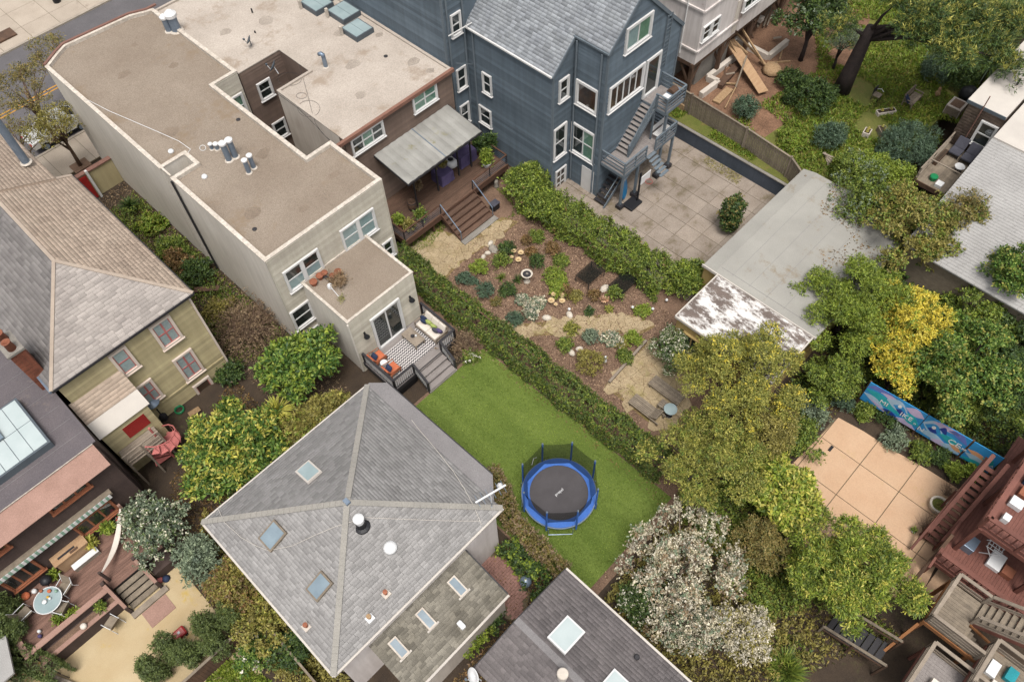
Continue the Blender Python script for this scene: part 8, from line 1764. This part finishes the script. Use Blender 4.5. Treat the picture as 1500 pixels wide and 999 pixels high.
# globe lamp at the lawn corner
g=P(732,712,1.6); t=thing('globe_lamp','white globe lamp on post beside vine fence','lamp',(g.x,g.y,0)); MB().tube([(g.x,g.y,0),(g.x,g.y,1.5)],.03,6).build('post','charcoal_metal',t); MB().lathe((g.x,g.y,1.5),[(.03,0),(.12,.05),(.16,.15),(.13,.26),(.06,.31),(.01,.32)],16).build('globe','white_plastic',t,smooth=True)
# ------------------------------------------------------------------ terrace objects
z2d=lambda x,y:(1340+x*.2,640+y*.2)
g=P(*z2d(180,495),.4); t=thing('stone_planter','round white rimmed stone planter on peach terrace','planter',(g.x,g.y,.03)); MB().lathe((g.x,g.y,.03),[(.36,0),(.42,.15),(.46,.36),(.46,.42),(.36,.42),(.34,.3)],24).build('bowl','white_stone',t); MB().lathe((g.x,g.y,.03),[(.01,.32),(.35,.33)],18).build('soil','yard_soil',t)
rng=np.random.default_rng(9); pos=np.column_stack([g.x+rng.normal(size=40)*.14,g.y+rng.normal(size=40)*.14,np.full(40,.36)]); v,f=sprigs(pos,unitv(rng.normal(size=pos.shape)*.6+np.array([0,0,.6])),5,.08,.07,.03,rng); np_mesh('moss',v,f,'leaf_olive',t)
g=P(1217,657,.05); tag(MB().box(g.x-.18,g.x+.18,g.y-.07,g.y+.07,.03,.09).build('small_box','black_metal'),'small black box lying on peach terrace','box')
g=P(1338,778,.1); pot('small_pot','tiny white pot with green plant on peach terrace',g.x,g.y,.03,.1,.12,'white_plastic',plantm='leaf_mid',n=12,ph=.05)
twig_shrub('dry_vine','tangle of dry stems beside the stone planter',*P(1362,775,.2)[:2],0,.7,.7,40,'twig',57); twig_shrub('dry_vine','small tangle of dry stems above the stone planter',*P(1392,722,.2)[:2],0,.5,.6,25,'twig',58)
for i,(x,y,r,m_,lb) in enumerate(((1235,590,.6,'leaf_blue','blue green low plant at left foot of mural'),(1300,612,.7,'leaf_dark','dark plant below MI lettering of mural'),(1312,645,.75,'leaf_grey','grey green mat at terrace edge below mural'),(1345,660,.6,'leaf_mid','green plant below middle of mural'),(1375,672,.5,'leaf_dark','dark plant below CE lettering of mural'),(1395,690,.5,'leaf_lime','lime tuft below right end of mural'),(1425,690,.4,'leaf_lime','small lime tuft at last mural panel'),(1265,605,.5,'leaf_mid','mid green plant at terrace top corner'))): T('border_plant',lb,x,y,.3,r,.4,m_,cat='plant',n=260,per=8,L=.16,ln=.14,wd=.05,trunk=.03,limb=False)
g=P(1200,600,.2); rosette('agave','grey agave cluster at top corner of terrace','plant',g.x,g.y,.02,30,.5,.07,'leaf_grey',120,(.2,1.3),crowns=3)
# ------------------------------------------------------------------ lower left deck furniture
zz4=lambda x,y:(x*.1993,800+y*.1992); dz=.905
g=P(*zz4(350,395),dz+.72); t=thing('round_glass_table','round glass dining table on the reddish deck','table',(g.x,g.y,dz)); MB().lathe((g.x,g.y,dz+.7),[(.01,0),(.62,0),(.62,.02),(.01,.02)],28).build('top','skylight_glass_base',t); MB().tube([(g.x+.62*math.cos(a),g.y+.62*math.sin(a),dz+.71) for a in np.linspace(0,6.28,30)],.025,6).build('rim','white_plastic',t)
for k in range(4): bar(t,'leg',(g.x+.45*math.cos(k*1.57+.8),g.y+.45*math.sin(k*1.57+.8),dz),(g.x+.4*math.cos(k*1.57+.8),g.y+.4*math.sin(k*1.57+.8),dz+.7),.04,.04,'white_plastic')
for i,(px_,py_,m_,r) in enumerate(((330,410,'white_plastic',.11),(365,330,'orange_cushion',.09),(305,330,'terracotta',.08),(355,375,'yellow_paint',.06),(415,330,'green_blind',.07),(370,385,'white_plastic',.06))):
    q=P(*zz4(px_,py_),dz+.75); tag(MB().lathe((q.x,q.y,dz+.72),[(r*.5,0),(r,.06),(r*.9,.12),(r*.4,.13)],12).build('tableware',m_,smooth=True),['white jug on round glass table','orange bowl on round glass table','terracotta cup at near side of round glass table','yellow cup on round glass table','green glass at rim of round glass table','small white cup on round glass table'][i],'tableware')
def sling_chair(label,g,rz,z,mt='weathered'):
    t=thing('sling_chair',label,'chair',(0,0,0),'sling chairs of the lower left yard')
    MB().slab([(-.26,-.26,.42),(.26,-.26,.42),(.26,.24,.44),(-.26,.24,.44)],.02).build('seat',mt,t); MB().slab([(-.26,-.24,.44),(.26,-.24,.44),(.26,-.45,.95),(-.26,-.45,.95)],.02).build('backrest',mt,t)
    for s in (-1,1): MB().tube([(s*.29,-.46,.97),(s*.29,-.26,.42),(s*.29,-.4,0)],.018,5).build('side_frame','white_plastic',t); MB().tube([(s*.29,.28,0),(s*.29,.26,.62),(s*.29,-.34,.64)],.018,5).build('arm','white_plastic',t)
    t.location=(g.x,g.y,z); t.rotation_euler.z=rz
sling_chair('grey sling chair at right of round glass table',P(*zz4(470,310),dz+.4),R(115),dz); sling_chair('grey sling chair at near side of round glass table',P(*zz4(455,455),dz+.4),R(30),dz); sling_chair('grey sling chair left of round glass table',P(*zz4(185,490),dz+.4),R(-80),dz); sling_chair('grey sling chair on sand below the deck trough',P(*zz4(820,560),.4),R(20),.0)
for px_,py_,r,h,m_,pm,lb in ((400,215,.16,.2,'terracotta','leaf_lime','orange potted flowers beside the black kettle grill'),(540,495,.2,.2,'terracotta','leaf_lime','yellow green potted plant by deck parapet'),(420,540,.18,.1,'terracotta','leaf_grass','trailing green potted plant by deck parapet'),(735,440,.15,.15,'terracotta','leaf_mid','small green plant at trough end by deck steps')):
    g=P(*zz4(px_,py_),dz+.25); pot('potted_plant',lb,g.x,g.y,dz,r,h,m_,plantm=pm,n=70,ph=.2,cat='potted plant')
for i,(px_,py_,pm,lb) in enumerate(((600,700,'leaf_chartreuse','yellow green potted palm against cupboard'),(725,610,'leaf_lime','bright green potted grass near upper deck corner'))):
    g=P(px_*.2203,640+py_*.2203,dz+.4); pot('potted_plant',lb,g.x,g.y,dz,.2,.3,'terracotta',plantm=pm,n=110,ph=.4,cat='potted plant',leaf=(.24,.06))
g=P(*zz4(345,255),dz+.5); t=thing('kettle_grill','black kettle grill against dark house wall','grill',(g.x,g.y,dz)); MB().lathe((g.x,g.y,dz+.4),[(.05,0),(.2,.06),(.27,.2),(.22,.36),(.05,.43)],18).build('bowl','black_metal',t,smooth=True)
for k in range(3): bar(t,'leg',(g.x+.15*math.cos(k*2.1),g.y+.15*math.sin(k*2.1),dz+.45),(g.x+.27*math.cos(k*2.1),g.y+.27*math.sin(k*2.1),dz),.03,.03,'black_metal')
for i,(px_,py_,m_,w_,lb) in enumerate(((190,365,'orange_cushion',.4,'orange plank shelf by dark wall near glass table'),(255,330,'white_plastic',.25,'white pot by dark wall near glass table'),(290,625,'white_plastic',.16,'white mug at corner of deck parapet'),(295,660,'purple_fabric',.18,'lilac pot at corner of deck parapet'),(345,685,'white_plastic',.16,'white box at corner of deck parapet'),(620,590,'cream_fabric',.3,'cream animal figure sitting on trough cap'))):
    g=P(*zz4(px_,py_),dz+.1); tag(MB().lathe((g.x,g.y,dz if i!=5 else dz+.07),[(w_*.4,0),(w_*.5,.1),(w_*.42,.2),(w_*.15,.22)],12).build('ornament',m_,smooth=True),lb,'ornament')
# hammock
a=PY(*((800*.2203,640+480*.2203)),24.2); a=Vector((P(176,742,2.0).x,P(176,742,2.0).y,2.0)); b_=Vector((P(147,840,1.9).x,P(147,840,1.9).y,1.85)); HM=thing('hammock','white cloth hammock slung between two posts of the lower left deck','hammock',((a.x+b_.x)/2,(a.y+b_.y)/2,dz))
V=[];F=[];n=14
for i in range(n+1):
    t_=i/n; c=a.lerp(b_,t_)-Vector((0,0,.55*math.sin(math.pi*t_))); w_=.03+.11*math.sin(math.pi*t_); d=(b_-a).normalized(); s=Vector((-d.y,d.x,0)).normalized()
    V+=[c-s*w_+Vector((0,0,.1*w_)),c-Vector((0,0,w_*.5)),c+s*w_+Vector((0,0,.1*w_))]
for i in range(n):
    for j in range(2): F.append((i*3+j,i*3+j+1,(i+1)*3+j+1,(i+1)*3+j))
MB().add(V,F).build('cloth','cream_fabric',HM,smooth=True); bar(HM,'post',(a.x,a.y,0),(a.x,a.y,2.2),.14,.14,'rose_board'); bar(HM,'post',(b_.x,b_.y,0),(b_.x,b_.y,2.05),.12,.12,'dark_board')
# toys in the sand
g=P(264,928,.1); t=thing('ride_on_toy','red toy wagon on the sand yard','toy',(g.x,g.y,0)); MB().lathe((0,0,0),[(.01,0),(.02,0)],4); MB().box(g.x-.3,g.x+.3,g.y-.22,g.y+.22,.08,.3).build('body','red_plastic',t,bevel=.06); bx(t,'tray',g.x-.22,g.x+.22,g.y-.14,g.y+.14,.302,.31,'pink_paint'); bx(t,'sticker',g.x-.06,g.x+.06,g.y-.06,g.y+.06,.311,.318,'white_plastic')
for a_ in (-.2,.2):
    for c_ in (-.2,.2): MB().lathe((g.x+a_,g.y+c_,0),[(.07,0),(.08,.04),(.07,.1)],8).build('wheel','tyre',t)
for i,(px_,py_,m_,lb) in enumerate(((233,849,'pink_paint','pink toy heap by deck steps'),(243,847,'navy','blue grey cloth beside the pink toys'),(228,852,'black_metal','small black boot shape beside pink toys'))):
    g=P(px_,py_,.1); tag(MB().lathe((g.x,g.y,0),[(.18,0),(.2,.08),(.12,.2),(.03,.24)],9).build('toy',m_,smooth=True),lb,'toy')
g=P(178,763,1.1); tag(MB().lathe((g.x,g.y,dz),[(.1,0),(.14,.3),(.16,.5),(.05,.52)],10).build('watering_can','red_plastic'),'red watering can beside hammock post','watering can')
# fence between sand yard and neighbours
fe=thing('plank_fence','dark plank fence behind the cypress row of the sand yard','fence',(-4,15.7,0))
for i in range(46): x=-8.5+i*.155; bx(fe,'board',x,x+.148,15.55,15.58,0,1.5+random.uniform(-.02,.02),'old_timber')
bar(fe,'cap_rail',(-8.5,15.565,1.54),(-1.3,15.565,1.54),.12,.04,'weathered'); bar(fe,'rail',(-8.5,15.63,.4),(-1.3,15.63,.4),.05,.09,'weathered')
fe=thing('plank_fence','plank fence between cottage and mixed shrubs at left','fence',(-1.6,12,0))
for i in range(36): y=9.0+i*.155; bx(fe,'board',-1.75,-1.72,y,y+.148,0,1.3+random.uniform(-.02,.02),'old_timber')
bar(fe,'cap_rail',(-1.735,9,1.34),(-1.735,14.6,1.34),.1,.04,'weathered')
# ------------------------------------------------------------------ olive house yard
g=P(231,601,.9); t=thing('patio_heater','silver round patio heater dish behind olive lean-to','heater',(g.x,g.y,0)); MB().lathe((g.x,g.y,1.75),[(.02,.18),(.2,.14),(.42,.02),(.43,0),(.2,.1)],20).build('reflector','galvanised',t,smooth=True); MB().tube([(g.x,g.y,.2),(g.x,g.y,1.85)],.04,8).build('post','charcoal_metal',t); MB().lathe((g.x,g.y,0),[(.22,0),(.22,.3),(.12,.5),(.03,.52)],12).build('base','charcoal_metal',t)
g=P(262,599,.2); tag(MB().tube([(g.x+.24*math.cos(a),g.y+.24*math.sin(a),.05+.006*a) for a in np.linspace(0,25,70)],.03,5).build('garden_hose','green_plastic',loc=(g.x,g.y,0)),'coiled green hose at foot of olive house','hose')
g=P(284,602,.2); tag(MB().slab([(g.x-.35,g.y-.2,.3),(g.x+.3,g.y-.25,.25),(g.x+.35,g.y+.2,.05),(g.x-.3,g.y+.25,.1)],.03).build('tan_board','raw_lumber'),'tan curved board on soil beside green hose','board')
# gate wall in the passage
gw=thing('passage_wall','olive passage wall with red gate between two houses','wall',(7.2,46.3,0)); MB().box(5.4,9.0,46.15,46.35,0,2.0).build('wall_body','olive_siding',gw); bx(gw,'coping',5.4,9.0,46.08,46.42,2.002,2.08,'coping_red')
bx(gw,'gate',6.35,7.1,46.08,46.13,.0,1.9,'red_paint'); bx(gw,'gate_post',7.15,7.3,45.9,46.07,0,2.3,'white_paint'); MB().lathe((6.3,45.6,0),[(.1,0),(.1,1.9),(.14,1.95),(.12,2.1),(.02,2.15)],10).build('round_post','white_paint',gw)
# ------------------------------------------------------------------ back yard things
zy=1.26; zb_=lambda x,y:(1250+x*.18018,80+y*.18018)
g=P(*zb_(470,340),zy+.5); t=thing('garden_bench','weathered slatted garden bench in grass of back yard','bench',(g.x,g.y,zy))
for i in range(6): bx(t,'seat_slat',g.x-.7,g.x+.7,g.y-.5+i*.1,g.y-.41+i*.1,zy+.4,zy+.43,'weathered')
for i in range(5): bx(t,'back_slat',g.x-.7,g.x+.7,g.y+.14+i*.02,g.y+.17+i*.02,zy+.46+i*.1,zy+.54+i*.1,'weathered')
for x in (-.68,.68): bx(t,'arm',g.x+x-.04,g.x+x+.04,g.y-.52,g.y+.2,zy+.6,zy+.64,'weathered'); bx(t,'leg',g.x+x-.04,g.x+x+.04,g.y-.5,g.y-.42,zy,zy+.6,'weathered'); bx(t,'leg',g.x+x-.04,g.x+x+.04,g.y+.14,g.y+.2,zy,zy+.9,'weathered')
tag(MB().slab([(g.x-.75,g.y-.2,zy+.45),(g.x-.45,g.y-.25,zy+.45),(g.x-.45,g.y+.15,zy+.9),(g.x-.75,g.y+.15,zy+.9)],.05).build('blue_cushion','navy'),'blue cushion on end of garden bench','cushion')
g=P(*zb_(835,425),zy+.5); t=thing('square_planter','square pale box planter with brown soil near small deck','planter',(g.x,g.y,zy)); MB().prism([(g.x-.55,g.y-.5),(g.x+.55,g.y-.5),(g.x+.55,g.y+.5),(g.x-.55,g.y+.5)],zy,zy+.75).build('box','cream_wall',t); MB().box(g.x-.4,g.x+.4,g.y-.35,g.y+.35,zy+.752,zy+.77).build('soil','mulch',t)
for s in (-1,1): bx(t,'corner_panel',g.x+s*.56-.02,g.x+s*.56+.02,g.y-.45,g.y+.45,zy+.1,zy+.7,'weathered')
g=P(*zb_(940,320),zy+.5); tag(MB().lathe((g.x,g.y,zy),[(.45,0),(.6,.3),(.58,.7),(.3,.95),(.05,1.0)],18).build('barrel_cover','black_metal',smooth=True),'round black covered barrel at corner of the white flat roof','barrel')
for px_,py_,L_,w_,h,rz_,lb in ((265,465,1.3,.4,.25,-35,'long pale stone trough with plants in the grass'),(108,640,.6,.45,.35,10,'small pale stone trough left of domed shrub'),(235,630,.7,.5,.4,50,'wooden crate box touching the domed shrub')):
    g=P(*zb_(px_,py_),zy+.15); t=thing('stone_trough',lb,'trough',(g.x,g.y,zy)); q=thing('tmp','x','x',(0,0,0)); bpy.data.objects.remove(q)
    a=MB().box(-L_/2,L_/2,-w_/2,w_/2,0,h).build('trough','cream_wall' if 'stone' in lb else 'weathered',None,loc=(0,0,0)); a.parent=t; b2=MB().box(-L_/2+.06,L_/2-.06,-w_/2+.06,w_/2-.06,h,h+.01).build('soil','dirt',None,loc=(0,0,0)); b2.parent=t
    for k in range(2): o=MB().lathe((0,0,0),[(.02,0),(.12,.08),(.06,.2)],8).build('plant_tuft','leaf_olive',None,loc=(0,0,0)); o.parent=t; o.location=(L_*(.25-.5*k),0,h)
    t.rotation_euler.z=R(rz_)
g=P(*zb_(55,870),zy+.2); t=pot('stone_bowl','large round stone bowl with brown soil near garage corner',g.x,g.y,zy,.5,.4,'grey_stone','mulch',cat='planter')
g=P(*zb_(690,310),zy+.3); t=thing('statue','pale yellow animal statue in the grass','statue',(g.x,g.y,zy)); MB().lathe((g.x,g.y,zy),[(.15,0),(.2,.2),(.14,.4),(.08,.48),(.12,.58),(.08,.7),(.01,.74)],10).build('body','raw_lumber',t,smooth=True); MB().tube([(g.x,g.y,zy+.4),(g.x+.25,g.y,zy+.5)],.05,6).build('arm','raw_lumber',t)
g=P(*zb_(195,330),zy+.4); t=thing('metal_chair','old dark metal chair in grass by pine trunk','chair',(g.x,g.y,zy)); bx(t,'seat',g.x-.25,g.x+.25,g.y-.25,g.y+.25,zy+.4,zy+.44,'weathered'); bx(t,'backrest',g.x-.25,g.x+.25,g.y+.24,g.y+.28,zy+.5,zy+.95,'charcoal_metal')
for a in (-.22,.22):
    for c in (-.22,.24): bar(t,'leg',(g.x+a,g.y+c,zy),(g.x+a,g.y+c,zy+.42 if c<0 else zy+.95),.04,.04,'charcoal_metal')
MB().tube([(g.x+.28,g.y+.25,zy+.6),(g.x+.4,g.y,zy+.66),(g.x+.28,g.y-.25,zy+.6)],.02,5).build('arm','white_plastic',t)
g=P(1212,232,zy+.1); t=thing('broken_boards','broken pale boards at end of the board fence','boards',(g.x,g.y,zy))
for k in range(4): bar(t,'board',(g.x-.5+k*.2,g.y-.4,zy+.1+.06*k),(g.x+.3-k*.1,g.y+.4,zy+.15+.05*k),.14,.04,'pale_timber')
g=P(1000,152,zy+.3); tag(MB().box(g.x-.3,g.x+.3,g.y-.3,g.y+.2,zy,zy+.45).build('planter_block','raw_lumber'),'tan block planter by the end of board fence','block')
# ------------------------------------------------------------------ street: parked car, bin, planter bed
CAR=thing('parked_car','white car parked by the tan house front','car',(0,0,0))
def car_body():
    prof=[(-2.15,.45),(-2.2,.75),(-2.05,.95),(-1.2,1.02),(-.5,1.45),(.9,1.48),(1.65,1.05),(2.1,.98),(2.2,.7),(2.15,.4)]
    V=[];F=[];n=len(prof)
    for s in (-.85,-.8,.8,.85):
        for x,z in prof: V.append((x,s*(.88 if z>1.1 else 1),z if abs(s)>.82 else z+.02))
    for k in range(3):
        for i in range(n-1): F.append((k*n+i,k*n+i+1,(k+1)*n+i+1,(k+1)*n+i))
    F+= [tuple(range(n))[::-1],tuple(range(3*n,4*n))]; return MB().add(V,F)
car_body().build('body','car_white',CAR,bevel=.05)
MB().slab([(-1.1,-.62,1.12),(-1.1,.62,1.12),(-.58,.6,1.47),(-.58,-.6,1.47)],.02).build('rear_window','dark_void',CAR); MB().slab([(1.58,-.62,1.14),(1.58,.62,1.14),(.98,.6,1.5),(.98,-.6,1.5)],.02).build('windscreen','dark_void',CAR)
for s in (-1,1):
    MB().add([(-.95,s*.765,1.1),(1.4,s*.765,1.1),(.85,s*.75,1.4),(-.45,s*.75,1.4)],[(0,1,2,3)]).build('side_window','dark_void',CAR); MB().box(.5,.7,s*.85,s*1.0,1.0,1.12).build('mirror','car_white',CAR)
    for x in (-1.35,1.35):
        w_=MB(); 
        for k in range(2): pass
        w_.tube([(x,s*.7,.32),(x,s*.88,.32)],.33,18); wo=w_.build('wheel','tyre',CAR); MB().tube([(x,s*.86,.32),(x,s*.895,.32)],.2,12).build('rim','galvanised',wo)
    MB().box(2.1,2.2,s*.75,s*.45,.7,.85).build('headlight','skylight_glass_base',CAR); MB().box(-2.2,-2.1,s*.8,s*.5,.72,.88).build('tail_light','red_plastic',CAR)
CAR.location=(8.35,53.55,-.012); CAR.rotation_euler.z=R(1)
g=P(118,243,.1); crate('tree_pit_box','dark soil tree pit box by street tree trunk',g.x,g.y,.1,1.2,1.0,.06,'mulch','planter')
g=P(5,55,.1); crate('planter_bed','dark brown planter bed on the far pavement',g.x,g.y,.1,1.8,1.2,.15,'old_timber','planter')
g=P(84,3,.1); t=thing('street_bin','black street bin on the far pavement','bin',(g.x,g.y,.1)); MB().lathe((g.x,g.y,.1),[(.3,0),(.3,.8),(.34,.85),(.2,1.0),(.02,1.02)],14).build('drum','black_metal',t); MB().lathe((g.x,g.y,.1),[(.31,.6),(.32,.62),(.31,.68)],14).build('band','galvanised',t)
# overhead wire and small corner roof at bottom left
t=thing('corner_roof','small grey roof corner at the bottom left picture edge','roof',(-11.5,19.2,0)); g=P(10,965,2.2); MB().slab([P(-40,940,2.2),P(8,930,2.2),P(20,985,2.2),P(-30,1030,2.2)],.12).build('roof_sheet','corrugated',t); bar(t,'post',(g.x-.5,g.y,0),(g.x-.5,g.y,2.1),.1,.1,'charcoal_metal')
